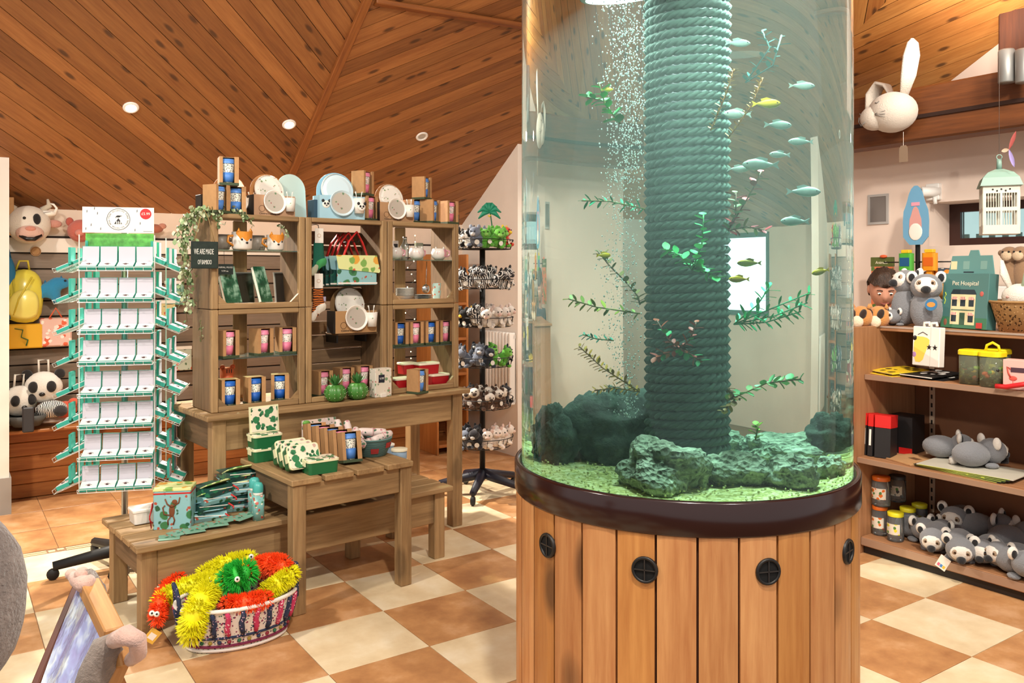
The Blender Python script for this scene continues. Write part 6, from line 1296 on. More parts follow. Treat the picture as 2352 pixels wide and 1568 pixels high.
# bottom shelf jars
plas = clear('jar_plastic', '#e9eef0', .10); 
def jar(label, px, u, z, r, h, lidc, fill, grp):
    o = thing('bug_jar', label, 'jar', gpos(px, u, z), FACE, grp); MB().lathe([(r * .95, 0), (r, .006), (r, h * .82), (r * .86, h * .86)], 22).build('jar', plas, o, True); MB(Mx((0, 0, h * .86))).lathe([(r * .95, 0), (r * .98, h * .12), (r * .9, h * .14), (.0001, h * .14)], 22, caps=False).build('lid', pm('jar_lid_' + lidc.strip('#'), lidc, .4), o, True)
    MB().lathe([(r + .0008, h * .25), (r + .0008, h * .62)], 12, caps=False, a0=-150, a1=-30).build('label', blobs('jar_label_' + lidc.strip('#'), '#e0d8c8', [(lidc, 30, .3, 2), ('#4a7a3c', 34, .26, 5)], .5), o, True)
    rnd = random.Random(px)
    for k in range(9):
        a = rnd.uniform(0, 6.28); q = rnd.uniform(0, r * .65); c = rnd.choice(fill); MB().ell((q * math.cos(a), q * math.sin(a), rnd.uniform(.02, h * .45)), (r * .25, r * .18, r * .16), 7, 5, rot=Matrix.Rotation(rnd.random() * 3, 4, 'Z')).build('toy_creature', pm('creature_' + c.strip('#'), c, .5), o, True)
    return o
BG = ('#3f7a2c', '#c4442c', '#d8b83a', '#2a3a20', '#8fae3a')
jar('orange-lidded toy jar at the foot of the left stack', 2021, 4.42, zB, .043, .165, '#d86a1c', BG, 'toy jars'); jar('orange-lidded toy jar stacked on the left one', 2024, 4.42, zB + .167, .05, .165, '#d86a1c', ('#d8853a', '#8a8a86', '#c9c4ba'), 'toy jars')
jar('yellow-lidded toy jar in front beside the orange stack', 2057, 4.39, zB, .044, .158, '#e0d422', BG, 'toy jars'); jar('yellow-lidded toy jar second back from the front', 2085, 4.53, zB, .044, .16, '#cfc41e', BG, 'toy jars'); jar('yellow-lidded toy jar deepest on the bottom shelf', 2112, 4.66, zB, .044, .16, '#bdb41c', BG, 'toy jars')
jar('smoky toy jar in the back row beside the stack', 2062, 4.60, zB + .161, .045, .15, '#3a3a3c', ('#5a5a5c', '#8a8a86'), 'toy jars')
# middle shelf: boxes, card wallet, flat packs
bx_b, bx_r = pm('box_black', '#191719', .5), pm('box_red', '#d0201e', .45)
for k, (px, u, rz) in enumerate(((1990, 4.36, 4), (2003, 4.35, 6), (2030, 4.36, 14))):
    o = thing('explorer_box', '%s tall black box with a red top on the middle shelf' % ('leftmost', 'second', 'third')[k], 'box', gpos(px, u, .551), FACE + R(rz), 'black and red boxes', R(-4)); w_ = (.028, .028, .085)[k]
    MB().cbx(-w_ / 2, w_ / 2, -.03, .09, 0, .165, .001).build('box', bx_b, o); MB().cbx(-w_ / 2 - .0006, w_ / 2 + .0006, -.031, .091, .166, .235, .001).build('red_top', bx_r, o)
    if k < 2: MB().bx(-.006, .006, -.0312, -.0305, .06, .15).build('barcode_label', platew, o)
o = thing('explorer_box', 'large black box leaning at the back of the middle shelf', 'box', gpos(2072, 4.58, .551), FACE + R(6), 'black and red boxes'); MB().cbx(-.075, .075, -.04, .12, 0, .21, .001).build('box', bx_b, o); MB().bx(-.074, -.02, -.0412, -.0402, .05, .12).build('picture_label', blobs('box_picture', '#6a92a8', [('#c99a3a', 30, .3, 2)], .5), o); MB().bx(.0, .075, -.0412, -.0402, .0, .035).build('red_strip', bx_r, o)
o = thing('card_wallet', 'flat kraft card wallet lying on the middle shelf', 'folder', gpos(2088, 4.40, .551), FACE + R(-18)); MB().cbx(-.12, .11, -.09, .13, 0, .008, .001).build('wallet', kraft, o); MB().bx(-.03, .03, .02, .06, .0082, .0088).build('stamp', pm('stamp_brown', '#6a4526', .8), o)
for k in range(4):
    o = thing('flat_pack', '%s flat picture pack in the pile under the lying lemurs' % ('lowest', 'second', 'third', 'topmost')[k], 'pack', gpos(2222 + 4 * k, 4.42, .551 + .0055 * k), FACE + R(-4 + 3 * k), 'flat packs on the middle shelf'); MB().cbx(-.235, .235, -.12, .16, 0, .005, .0008).build('pack', (bx_b, blobs('pack_green', '#2a3a24', [('#c9d84a', 26, .26, 2)], .4), bx_b, pm('pack_pale', '#c9c4b4', .4))[k], o); MB().bx(-.22, .22, -.1205, -.1202, .001, .004).build('spine_print', pm('spine_lime', '#b9c85a', .5), o)
# upper shelf: yellow and black picture boards, bug jars, flamingo box, hanging towel pack
yel = blobs('yellow_board', '#e8c52a', [('#141414', 16, .3, 2), ('#2f8a6a', 30, .12, 6)], .5); cowp = blobs('cow_board', '#151515', [('#efece6', 17, .36, 2)], .5)
for k, (px, u, rz, m, lab) in enumerate(((2058, 4.47, -24, yel, 'yellow picture board with black prints lying on another'), (2050, 4.46, -18, yel, 'lower yellow picture board with black prints'), (2130, 4.46, -10, cowp, 'black board with white patches on the upper shelf'), (2150, 4.48, -6, cowp, 'second black and white patched board under the towel pack'))):
    o = thing('picture_board', lab, 'board', gpos(px, u, 1.012 + (.016 if k in (0, 2) else .0)), FACE + R(rz), 'picture boards', R(4)); MB().cbx(-.11, .11, -.1, .13, 0, .007, .0008).build('board', m, o); MB().bx(-.11, .11, -.1004, -.1, .001, .006).build('edge', pm('board_edge', '#d8c87a', .6) if m == yel else platew, o)
for k, (px, u, lab) in enumerate(((2232, 4.39, 'left yellow-lidded bug tub on the upper shelf'), (2280, 4.38, 'yellow-lidded bug tub with a carry handle on the upper shelf'), (2292, 4.55, 'yellow-lidded bug tub behind the handled one'))):
    o = thing('bug_tub', lab, 'tub', gpos(px, u, 1.012), FACE, 'bug tubs'); MB().rbx(.105, .1, .15, .03, 5).build('tub', clear('tub_plastic', '#dfe8c8', .14), o, True); MB(Mx((0, 0, .151))).rbx(.112, .106, .026, .03, 5, top=.006).build('lid', pm('lid_yellow', '#ecd81c', .4), o)
    if k == 1: MB().tube([(-.035, 0, .175), (-.028, 0, .205), (0, 0, .22), (.028, 0, .205), (.035, 0, .175)], .007, 8).build('handle', pm('lid_yellow', '#ecd81c'), o, True)
    rnd = random.Random(k + 40)
    for j in range(14): c = rnd.choice(BG + ('#1c1c1a', '#6a9a2c')); MB().ell((rnd.uniform(-.035, .035), rnd.uniform(-.035, .035), rnd.uniform(.015, .09)), (.018, .012, .01), 7, 5, rot=Mx(rx=rnd.random() * 3, rz=rnd.random() * 6)).build('toy_creature', pm('creature_' + c.strip('#'), c, .5), o, True)
o = thing('flamingo_box', 'pink box with a flamingo print and a red strap on the upper shelf', 'box', gpos(2342, 4.37, 1.012), FACE + R(8)); MB().cbx(-.065, .065, -.03, .05, 0, .145, .002).build('box', pm('box_rose', '#e3b6ac', .5), o); MB().bx(-.03, .05, -.0315, -.0302, .085, .108).build('label', pm('label_plum', '#4a2f3c', .6), o); q = MB(); q.tube([(-.03, -.032, .1), (-.045, -.032, .11), (-.04, -.032, .08), (-.03, -.032, .06)], .004, 5); q.ell((-.02, -.031, .055), (.018, .002, .012)); q.tube([(-.02, -.032, .045), (-.02, -.032, .015)], .0015, 4); q.build('flamingo_print', pm('flamingo', '#d8584a', .6), o, True); MB().tube([(-.09, -.05, .012), (-.04, -.06, .014), (.02, -.06, .03), (.08, -.05, .045)], .012, 8).build('strap', pm('strap_scarlet', '#d01a22', .5), o, True)
o = thing('muslin_pack', 'white pack with yellow print and black stars hanging at the top edge', 'pack', gpos(2131, 4.44, 1.075), FACE + R(-10), rx=R(-3)); MB().cbx(-.085, .085, -.022, .022, 0, .215, .004).build('pack', pm('muslin', '#efe7de', .6), o); MB().prism(smooth_poly([(-.075, .02), (-.02, .02), (.0, .08), (.03, .14), (.0, .16), (-.075, .16)], 1), .0222, .0228, 0, Matrix.Rotation(R(90), 4, 'X')).build('yellow_print', pm('print_yellow', '#efd35a', .6), o)
star = [((.017 if i % 2 == 0 else .007) * math.sin(R(36 * i)), (.017 if i % 2 == 0 else .007) * math.cos(R(36 * i))) for i in range(10)]
for x in (.022, .058): MB().prism([(x + a, .105 + b) for a, b in star], .0222, .0232, 0, Matrix.Rotation(R(90), 4, 'X')).build('star', nb, o)
MB().bx(.028, .032, -.0226, -.0221, 0, .215).build('fold', pm('muslin_fold', '#d8cfc6', .7), o); MB().tube([(-.05, -.023, .17), (-.02, -.023, .185), (.01, -.023, .17)], .002, 4).build('drawn_line', nb, o); MB().ell((-.07, -.022, .15), (.014, .002, .014)).build('flower_print', nb, o, True); MB().ell((-.07, -.022, .06), (.013, .002, .016)).build('figure_print', pm('print_lilac', '#b58ac0', .6), o, True)
for sx in (-.03, .015): MB().tube([(sx, 0, .215), (sx, 0, .235), (sx + .03, 0, .238), (sx + .035, 0, .22)], .008, 6).build('top_loop', pm('muslin', '#efe7de'), o, True)
# ------------------------------------------------------------------ on top of the gondola
zT = 1.279
for k, px in enumerate((1978, 2018)):
    o = thing('plush_owl', ('left', 'right')[k] + ' orange plush owl on the side cabinet', 'soft toy', gpos(px, 4.42 + .08 * k, 1.2725), FACE + R(10), 'orange plush owls'); orf = fur('#c98a4a'); MB().ell((0, 0, .055), (.065, .055, .065), 16, 10).build('body', orf, o, True)
    for sx in (-1, 1): MB().ell((sx * .03, -.045, .075), (.02, .016, .03), 10, 8, rot=Mx(ry=sx * .4)).build('eye_patch', fur('#2c1c14'), o, True); MB().lathe([(.016, 0), (.001, .03)], 8, M=Mx((sx * .045, 0, .105))).build('ear_tuft', orf, o, True)
    MB().ell((0, -.05, .03), (.035, .02, .035), 10, 8).build('belly', fur('#e9d8bc'), o, True)
lemur('large plush lemur sitting at left on the gondola top with a raised face', gpos(2093, 4.66, zT + .15), FACE + R(-25), 1.2, False, R(-14), sit=True); lemur('large plush lemur sitting at right on the gondola top', gpos(2128, 4.62, zT + .13), FACE + R(28), 1.22, False, R(-6), sit=True); lemur('small plush lemur clinging in front of the large one', gpos(2062, 4.58, zT), FACE + R(-20), .7)
o = thing('round_badge', 'round blue tag with orange print on the right large lemur', 'tag', gpos(2139, 4.5, zT + .13), FACE, rx=R(80)); MB().lathe([(.0001, .002), (.034, .002), (.034, 0)], 22, caps=False).build('disc', pm('badge_blue', '#2f6f9c', .5), o); MB().lathe([(.0001, .0025), (.024, .0025)], 10, caps=False, M=Mx(s=(1, .6, 1))).build('print', pm('badge_orange', '#e08a3a', .5), o)
o = thing('plush_lion', 'tan plush animal lying with its rounded back up behind the lemurs', 'soft toy', gpos(2130, 4.92, zT), FACE); tf = fur('#c08a44'); MB().ell((0, 0, .17), (.15, .1, .13), 18, 12).build('body', tf, o, True); MB().ell((-.13, -.02, .12), (.06, .06, .12), 14, 10).build('haunch', tf, o, True); MB().ell((0, 0, .06), (.14, .1, .06), 14, 8).build('belly', tf, o, True); MB().tube([(-.15, 0, .12), (-.2, .02, .08), (-.22, 0, .04)], .016, 8).build('tail', tf, o, True)
# pet hospital toy box
ph = thing('toy_house_box', 'tall teal toy box printed with a cream pet hospital house', 'box', gpos(2222, 4.62, zT), FACE + R(-14), rx=R(-5))
tl1 = pm('box_deepteal', '#4a7a77', .5); MB().cbx(-.145, .145, -.035, .035, 0, .30, .002).build('carton', tl1, ph)
MB().prism([(-.145, .301), (.145, .301), (.125, .40), (.05, .40), (.04, .43), (-.01, .43), (-.02, .40), (-.125, .40)], -.003, .003, 0, Mx((0, .0, 0)) @ Matrix.Rotation(R(90), 4, 'X')).build('header_flap', pm('flap_teal', '#5f9390', .5), ph)
yF = -.0355; cre = pm('house_cream', '#e9dcae', .6); navy = pm('roof_navy', '#22303a', .6)
lettering('Pet Hospital', .034, pm('print_cream', '#f2ead2', .6), ph, up_text(0, yF - .001, .245)); MB().tube([(-.128, yF, .13), (-.122, yF, .15), (-.13, yF, .165), (-.12, yF, .18), (-.126, yF, .195)], .004, 5, flat=.3).build('lime_script', pm('print_lime', '#c9d84a', .6), ph)
MB().bx(-.145, .145, yF - .0006, yF, .001, .06).build('grass_print', pm('print_green', '#3f7a5a', .6), ph); MB().bx(-.085, .07, yF - .0012, yF - .0006, .02, .185).build('house_print', cre, ph); MB().prism([(-.09, .186), (.075, .186), (.06, .212), (-.075, .212)], -yF + .0006, -yF + .0012, 0, Matrix.Rotation(R(90), 4, 'X')).build('roof_print', navy, ph)
for x in (-.062, -.008, .045):
    for z in (.12, .035):
        if z < .1 and x == -.008: MB().bx(x - .017, x + .017, yF - .0018, yF - .0012, .02, .085).build('door_print', pm('door_green', '#3a5a48', .6), ph); continue
        MB().bx(x - .016, x + .016, yF - .0018, yF - .0012, z, z + .035).build('window_print', navy, ph); MB().prism([(x - .019, z + .036), (x + .019, z + .036), (x + .014, z + .052), (x - .014, z + .052)], -yF + .0012, -yF + .003, 0, Matrix.Rotation(R(90), 4, 'X')).build('awning_print', stripes('awning', '#d0453c', '#f0e8da', 60, 'X', .6, 0), ph)
MB().bx(-.08, .065, yF - .0018, yF - .0012, .096, .103).build('sign_band', pm('sign_sage', '#5f7a62', .6), ph); MB().cbx(.085, .12, yF - .006, yF - .0006, .005, .035, .001).build('red_bag_print', pm('bag_scarlet', '#c43a34', .6), ph); MB().ell((-.115, yF, .03), (.012, .002, .02)).build('figure_print', pm('figure_brown', '#8a5a44', .6), ph, True); MB().ell((.105, yF, .19), (.012, .002, .014)).build('balloon_print', pm('balloon', '#c4635a', .6), ph, True)
for x in (-.11, -.03, .08): MB().prism([(x - .02, .325), (x + .02, .325), (x + .02, .37), (x - .02, .37)], .0032, .0038, 0, Matrix.Rotation(R(90), 4, 'X')).build('house_print', cre if x < -.1 else pm('print_sage', '#7fa8a0', .6), ph)
MB().prism([(-.045, .306), (.02, .306), (.02, .313), (-.045, .313)], .0032, .0038, 0, Matrix.Rotation(R(90), 4, 'X')).build('hand_slot', navy, ph)
# wicker basket with a soft rabbit
o = thing('wicker_basket', 'wicker basket at the right end of the gondola top', 'basket', gpos(2338, 4.62, zT), FACE); MB().lathe([(.085, 0), (.125, .15), (.128, .155), (.12, .155), (.08, .01), (.0001, .01)], 30).build('side', blobs('wicker', '#b08a5a', [('#4a3018', 60, .3, 2), ('#d8b988', 70, .2, 4)], .9), o, True); MB().tube([(.127 * math.cos(6.2832 * k / 30), .127 * math.sin(6.2832 * k / 30), .155) for k in range(30)], .007, 6, closed=True).build('rim', pm('wicker_rim', '#a57f50', .9), o, True)
rb_ = thing('plush_rabbit', 'cream plush rabbit with long ears lying in the wicker basket', 'soft toy', gpos(2345, 4.62, zT + .10), FACE); cf = fur('#e6ded2'); MB().ell((0, 0, .08), (.09, .08, .07), 16, 10).build('head', cf, rb_, True); MB().tube([(-.04, -.02, .12), (-.07, -.03, .2), (-.085, -.02, .27)], [.02, .032, .012], 10, flat=.5).build('ear', cf, rb_, True); MB().tube([(.02, -.02, .12), (.05, -.02, .23), (.06, -.01, .3)], [.022, .034, .012], 10, flat=.5).build('ear', pm('ear_sage', '#b9cdb4', .9), rb_, True); MB().ell((-.03, -.07, .08), (.012, .008, .008)).build('nose', fur('#d8a79c'), rb_, True)
# hanging bird cage lantern
lc = gpos(2295, 4.75, 1.80); lant = thing('birdcage_lantern', 'white and green metal bird cage lantern hanging by the window', 'lantern', lc, FACE + R(32)); cwm, cgm = pm('cage_white', '#d9d4c4', .5), pm('cage_green', '#7d9c90', .5)
hs = .085
for k in range(4):
    Mk = Matrix.Rotation(R(90 * k), 4, 'Z'); sd = MB(Mk)
    for z0, z1 in ((0, .04), (.115, .135), (.21, .25)): sd.bx(-hs, hs, -hs - .002, -hs, z0, z1)
    for x in (-hs + .006, 0, hs - .006): sd.bx(x - .006, x + .006, -hs - .0025, -hs + .0005, .0, .25)
    sd.build('side_frame', cwm, lant); bars = MB(Mk)
    for j in range(13): x = -hs + .012 + j * .0122; bars.bx(x - .0016, x + .0016, -hs - .0015, -hs, .035, .215)
    bars.build('bars', cwm, lant)
    for j in range(5): MB(Mk @ Mx((-.04 + .02 * j, -hs - .0022, .23 - .008 * (j % 2)), R(90))).lathe([(.0001, .0005), (.005, .0005)], 10, caps=False).build('hole', nb, lant)
V = []; F = []
for i, (w_, z) in enumerate(((.1, .25), (.098, .256), (.085, .295), (.06, .325), (.02, .345))): V += [(-w_, -w_, z), (w_, -w_, z), (w_, w_, z), (-w_, w_, z)]
for i in range(4):
    for k in range(4): F.append((i * 4 + k, i * 4 + (k + 1) % 4, i * 4 + 4 + (k + 1) % 4, i * 4 + 4 + k))
F += [(0, 3, 2, 1), (16, 17, 18, 19)]; MB().add(V, F).build('roof', cgm, lant); MB().lathe([(.014, .345), (.012, .40)], 12).build('neck', cgm, lant, True); MB().tube([(.013 * math.cos(6.2832 * k / 14), 0, .412 + .013 * math.sin(6.2832 * k / 14)) for k in range(14)], .003, 5, closed=True).build('ring', cgm, lant, True)
MB().bx(-.088, .088, -.088, .088, -.008, 0).build('floor_plate', cwm, lant); MB().tube([(0, 0, .42), (0, 0, .95)], .0012, 4).build('hanging_wire', steel, lant)
o = thing('pinwheel', 'red and lilac paper pinwheel hanging beside the lantern ring', 'ornament', gpos(2318, 4.7, 2.24), FACE)
for a, c in ((70, '#a5504c'), (-75, '#a99ad6'), (185, '#d8b8a0')): MB().add(*leaf_mesh(.10 if a != 185 else .04, .022, None, '', .05), M=Mx((0, 0, 0), R(90), -R(a), 0)).build('blade', pm('blade_' + c.strip('#'), c, .6), o, True)
# ------------------------------------------------------------------ behind the gondola: hook stand, packs, person
hk = thing('hook_stand', 'black hook stand with a blue picture header behind the gondola', 'stand', gpos(2108, 5.62, 0), FACE); MB().lathe([(.016, 0), (.016, 1.82)], 12).build('pole', hook, hk, True); MB().lathe([(.2, 0), (.2, .02), (.03, .04)], 24).build('base', hook, hk, True)
hp = smooth_poly([(-.085, .0), (.085, .0), (.09, .22), (.06, .30), (.04, .38), (.0, .42), (-.04, .38), (-.065, .28), (-.09, .22)], 1); flat(hk, 'header_card', [(x * 1.05, 1.78 + z * 1.0) for x, z in hp], -.028, -.02, pm('header_blue', '#6fa8cc', .5)); flat(hk, 'figure_print', [(x * .5, 1.84 + z * .5) for x, z in hp], -.0305, -.0285, pm('print_rose', '#d8a09a', .6)); MB().ell((0, -.03, 1.87), (.05, .003, .06)).build('dress_print', platew, hk, True); MB().bx(-.03, .03, -.031, -.0285, 2.05, 2.075).build('label_print', pm('print_pink', '#e6a0b4', .6), hk)
for z in (1.66, 1.54, 1.40):
    for sx in (-1, 1): MB().tube([(0, 0, z), (sx * .14, 0, z), (sx * .24, -.02, z)], .005, 6).build('arm', hook, hk, True)
for px, c, c2, lab in ((2082, '#4fae3a', '#1f5a8a', 'green bubble toy with a dark window hanging on the hook stand'), (2136, '#ee9a1c', '#e06a1c', 'orange bubble toy hanging on the hook stand')):
    o = thing('bubble_toy', lab, 'toy', gpos(px, 5.55, 1.60), FACE, 'bubble toys on hooks'); MB().rbx(.1, .05, .12, .02, 4).build('body', pm('toy_' + c.strip('#'), c, .4), o); MB().cbx(-.035, .035, -.027, -.025, .03, .09, .001).build('window', pm('toy_' + c2.strip('#'), c2, .4), o); MB().cbx(-.02, .02, -.015, .015, -.07, 0, .004).build('grip', pm('toy_' + c.strip('#'), c), o); MB().cbx(-.03, .03, -.02, .02, .121, .145, .003).build('cap', pm('cap_yellow', '#e8c42a', .4), o)
o = thing('animal_pack', 'orange carded animal pack hanging left of the hook stand', 'pack', gpos(2027, 5.7, 1.33), FACE); MB().cbx(-.085, .085, -.01, .01, 0, .30, .002).build('card', blobs('pack_orange', '#d8754a', [('#5a7a3a', 16, .3, 2)], .6), o); MB().cbx(-.088, .088, -.012, .012, .301, .37, .002).build('header', pm('pack_olive', '#55602c', .6), o); MB().ell((.02, -.02, .375), (.03, .012, .012)).build('toy_top', pm('toy_coral', '#e0653a', .5), o, True); lettering('Animals', .03, pm('print_cream', '#f2ead2'), o, up_text(0, -.013, .33))
for k, (px, c, lab, u) in enumerate(((2190, '#d8c83a', 'yellow toy pack lying on the counter below the window', 5.7), (2235, '#7fa86a', 'green toy pack lying on the counter below the window', 5.7), (2165, '#3a4a5a', 'dark net of toys on the counter below the window', 5.65), (2170, '#4a2a2c', 'dark red toy box behind the teal hospital box', 5.3))):
    o = thing('toy_pack', lab, 'pack', gpos(px, u, 1.52 - (.08 if k == 3 else 0)), FACE); MB().ell((0, 0, .05), (.14, .08, .05), 14, 8).build('pack', blobs('toypack_%d' % k, c, [('#e8862a', 14, .3, 2), ('#e9e4d8', 20, .22, 5)], .5), o, True); MB().bx(-.13, .13, -.05, .05, -.02, .0).build('base_card', cardm, o)
MB_c = thing('window_counter', 'pale counter ledge below the slim window', 'counter', (0, 0, 0), T.rz); MB().cbx(5.4, 5.94, .9, 2.9, 1.42, 1.50, .004).build('top', offwhite, MB_c); MB().cbx(5.45, 5.94, 1.0, 2.85, 0, 1.419, .004).build('body', pink, MB_c)
for k, px in enumerate((2322, 2348)):
    o = thing('plush_monkey', ('left', 'right')[k] + ' brown plush monkey on the window counter', 'soft toy', gpos(px, 5.6, 1.501), FACE, 'plush monkeys'); mf = fur('#9a7a5c'); MB().ell((0, 0, .09), (.06, .05, .09), 12, 8).build('body', mf, o, True); MB().ell((0, -.02, .2), (.055, .05, .05), 12, 8).build('head', mf, o, True); MB().ell((0, -.06, .19), (.035, .02, .03), 10, 6).build('muzzle', fur('#d8c0a0'), o, True)
    for sx in (-1, 1): MB().ell((sx * .055, -.01, .21), (.02, .01, .02), 8, 6).build('ear', mf, o, True); MB().ell((sx * .018, -.068, .215), .007, 6, 5).build('eye', nb, o, True)
# wall fittings on the right
o = thing('wall_vent', 'grey framed recess on the pale wall', 'vent', at_u(T, 2016, 515, UR - .012), FACE); MB().bx(-.085, .085, 0, .01, 0, .018).bx(-.085, .085, 0, .01, .212, .23).bx(-.085, -.067, 0, .01, .018, .212).bx(.067, .085, 0, .01, .018, .212).build('frame', pm('frame_grey', '#b4b2b0', .5), o); MB().bx(-.067, .067, .006, .0095, .018, .212).build('panel', pm('recess_grey', '#7d7774', .7), o)
o = thing('security_camera', 'white security camera on a wall bracket near the window', 'camera', at_u(T, 2137, 440, UR - .06), FACE + R(-40)); MB().lathe([(.036, -.06), (.036, .06), (.03, .065)], 18, M=Mx(rx=R(90))).build('body', offwhite, o, True); MB().lathe([(.022, .066), (.0001, .068)], 16, M=Mx(rx=R(90)), caps=False).build('lens', nb, o); MB().cbx(-.05, .05, .02, .1, -.06, .06, .006, M=Mx(rz=R(40))).build('bracket', offwhite, o); MB().tube([(0, .03, -.04), (.01, .03, -.09)], .014, 8).build('joint', offwhite, o, True)
# felt bunny head on the beam with its tag
bp = at_u(T, 2050, 258, 5.30); bn = thing('felt_bunny_head', 'white felt bunny head with closed eyes mounted on the oak beam', 'ornament', bp, FACE + R(-28)); ff_ = fur('#d6cdc1')
MB().ell((0, 0, 0), (.165, .155, .135), 22, 14).ell((-.05, -.1, -.03), (.10, .09, .085), 18, 12).build('head', ff_, bn, True)
MB().tube([(.07, .04, .1), (.12, .04, .22), (.17, .03, .34), (.185, .03, .42), (.18, .03, .45)], [.03, .055, .06, .04, .01], 12, flat=.35).build('ear', ff_, bn, True); MB().tube([(-.06, .04, .11), (-.10, .02, .2), (-.16, -.0, .225), (-.21, -.02, .16), (-.24, -.02, .03), (-.235, -.02, -.01)], [.03, .05, .05, .055, .04, .012], 12, flat=.35).build('ear', ff_, bn, True)
th_ = pm('thread_grey', '#7d7a76', .8); MB().tube([(-.095, -.186, -.055), (-.06, -.19, -.085), (-.03, -.18, -.065)], .0035, 5).build('mouth', th_, bn, True); MB().tube([(-.1, -.186, -.055), (-.105, -.18, -.02)], .003, 5).build('mouth', th_, bn, True); MB().tube([(.03, -.142, .055), (.045, -.137, .05), (.06, -.132, .06)], .0035, 5).build('eye', th_, bn, True); MB().tube([(-.135, -.145, .0), (-.115, -.17, .008), (-.09, -.178, -.002)], .0035, 5).build('nose', th_, bn, True)
for dz in (0, -.015, -.03): MB().tube([(.04, -.148, -.02 + dz * .3), (.11, -.118, -.012 + dz * 1.4)], .002, 4).build('whisker', th_, bn, True)
o = thing('paper_tag', 'brown paper tag on a string under the bunny head', 'tag', at_u(T, 2075, 372, 5.28), FACE); MB().prism([(-.03, 0), (.03, 0), (.03, .09), (.018, .11), (-.018, .11), (-.03, .09)], -.001, .001, 0, Matrix.Rotation(R(90), 4, 'X')).build('card', pm('tag_brown', '#8a7460', .8), o); MB().tube([(0, 0, .105), (.0, 0, .2)], .0012, 4).build('string', platew, o)
# grey spotlight cans on the post
for k, px in enumerate((2312, 2352)):
    o = thing('spotlight_can', ('left', 'right')[k] + ' grey cylindrical spotlight fixed to the oak post', 'light', at_u(T, px, 190, 5.32), FACE, 'grey spotlight cans'); MB().lathe([(.045, 0), (.047, .005), (.047, .19), (.04, .2)], 20).build('can', pm('can_grey', '#8f8f8d', .4, .4), o, True); MB().bx(-.015, .015, .04, .08, .08, .12).build('bracket', pm('can_grey', '#8f8f8d'), o)
# ------------------------------------------------------------------ the person behind the gondola
def skin_mesh(pts, edges, rad, root, sub=2):
    me = bpy.data.meshes.new('tmp'); me.from_pydata(pts, edges, []); ob = bpy.data.objects.new('tmp', me); COL.objects.link(ob)
    ob.modifiers.new('s', 'SKIN'); sv = me.skin_vertices[0].data
    for i, r in enumerate(rad): sv[i].radius = r if isinstance(r, tuple) else (r, r)
    sv[root].use_root = True; ob.modifiers.new('d', 'SUBSURF').levels = sub
    dg = bpy.context.evaluated_depsgraph_get(); out = bpy.data.meshes.new_from_object(ob.evaluated_get(dg)); bpy.data.objects.remove(ob); bpy.data.meshes.remove(me); return out
pp = gpos(2028, 5.30, .0); pr = thing('person', 'child in a navy top standing behind the gondola looking down at the toys', 'person', pp, R(-22))
skinm = pm('skin', '#d49a80', .6, var=.06, scale=20); H = 1.62
J = [(0, 0, .86), (0, 0, 1.02), (0, .01, 1.2), (0, 0, 1.33), (0, -.015, 1.40), (.085, 0, .83), (.09, -.01, .47), (.09, .02, .08), (.09, -.12, .04), (-.085, 0, .83), (-.09, -.01, .47), (-.09, .02, .08), (-.09, -.12, .04), (.16, .0, 1.29), (.2, -.02, 1.06), (.14, -.2, .98), (-.16, 0, 1.29), (-.2, -.02, 1.06), (-.14, -.2, .98)]
J[3], J[4], J[13], J[16], J[2] = (0, 0, 1.38), (0, -.02, 1.43), (.15, 0, 1.335), (-.15, 0, 1.335), (0, .01, 1.25)
J = [(x, y, z * .945) for x, y, z in J]
E_ = [(0, 1), (1, 2), (2, 3), (3, 4), (0, 5), (5, 6), (6, 7), (7, 8), (0, 9), (9, 10), (10, 11), (11, 12), (2, 13), (13, 14), (14, 15), (2, 16), (16, 17), (17, 18)]
RR = [(.14, .10), (.13, .09), (.15, .10), .055, .05, .08, .055, .04, .035, .08, .055, .04, .035, .055, .042, .03, .055, .042, .03]
me = skin_mesh(J, E_, RR, 0); body = bpy.data.objects.new('body', me); COL.objects.link(body); body.parent = pr
# head, hands grown onto the same mesh
mb = MB(); hc = Vector((-.0, -.05, 1.475)); tilt = Mx(hc, R(24), 0, R(6), 1.14); seg, rings = 28, 20
hb = MB(tilt); hb.ell((0, 0, 0), 1, seg, rings); V = []
for p in [Vector(v) for v in MB().ell((0, 0, 0), 1, seg, rings).v]:
    x, y, z = p.x * .078, p.y * .095, p.z * .118
    if z < 0: x *= 1 - .22 * (-z / .118) ** 1.5; y = y * (1 - .15 * (-z / .118)) - .006 * (-z / .118)
    if p.y < -.5:                                         # face: nose, brow, mouth relief
        y -= .020 * math.exp(-((x / .012) ** 2 + ((z + .012) / .018) ** 2)); y += .007 * (math.exp(-(((x - .03) / .014) ** 2 + ((z - .012) / .011) ** 2)) + math.exp(-(((x + .03) / .014) ** 2 + ((z - .012) / .011) ** 2))); y -= .005 * math.exp(-((x / .022) ** 2 + ((z + .052) / .008) ** 2))
    V.append((x, y, z))
hb.v = [tuple(tilt @ Vector(v)) for v in V]; hb.M = I4
for sx in (-1, 1): hb.ell((0, 0, 0), 1, 10, 6, M=None); hb.v[-((10 * 5) + 2):] = [tuple(tilt @ Vector((sx * .078 + v[0] * .010, .01 + v[1] * .018, -.005 + v[2] * .028))) for v in MB().ell((0, 0, 0), 1, 10, 6).v]
hb.tube([(0, 0, 1.28), (0, -.02, 1.34), (0, -.035, 1.40)], [.05, .045, .05], 14)
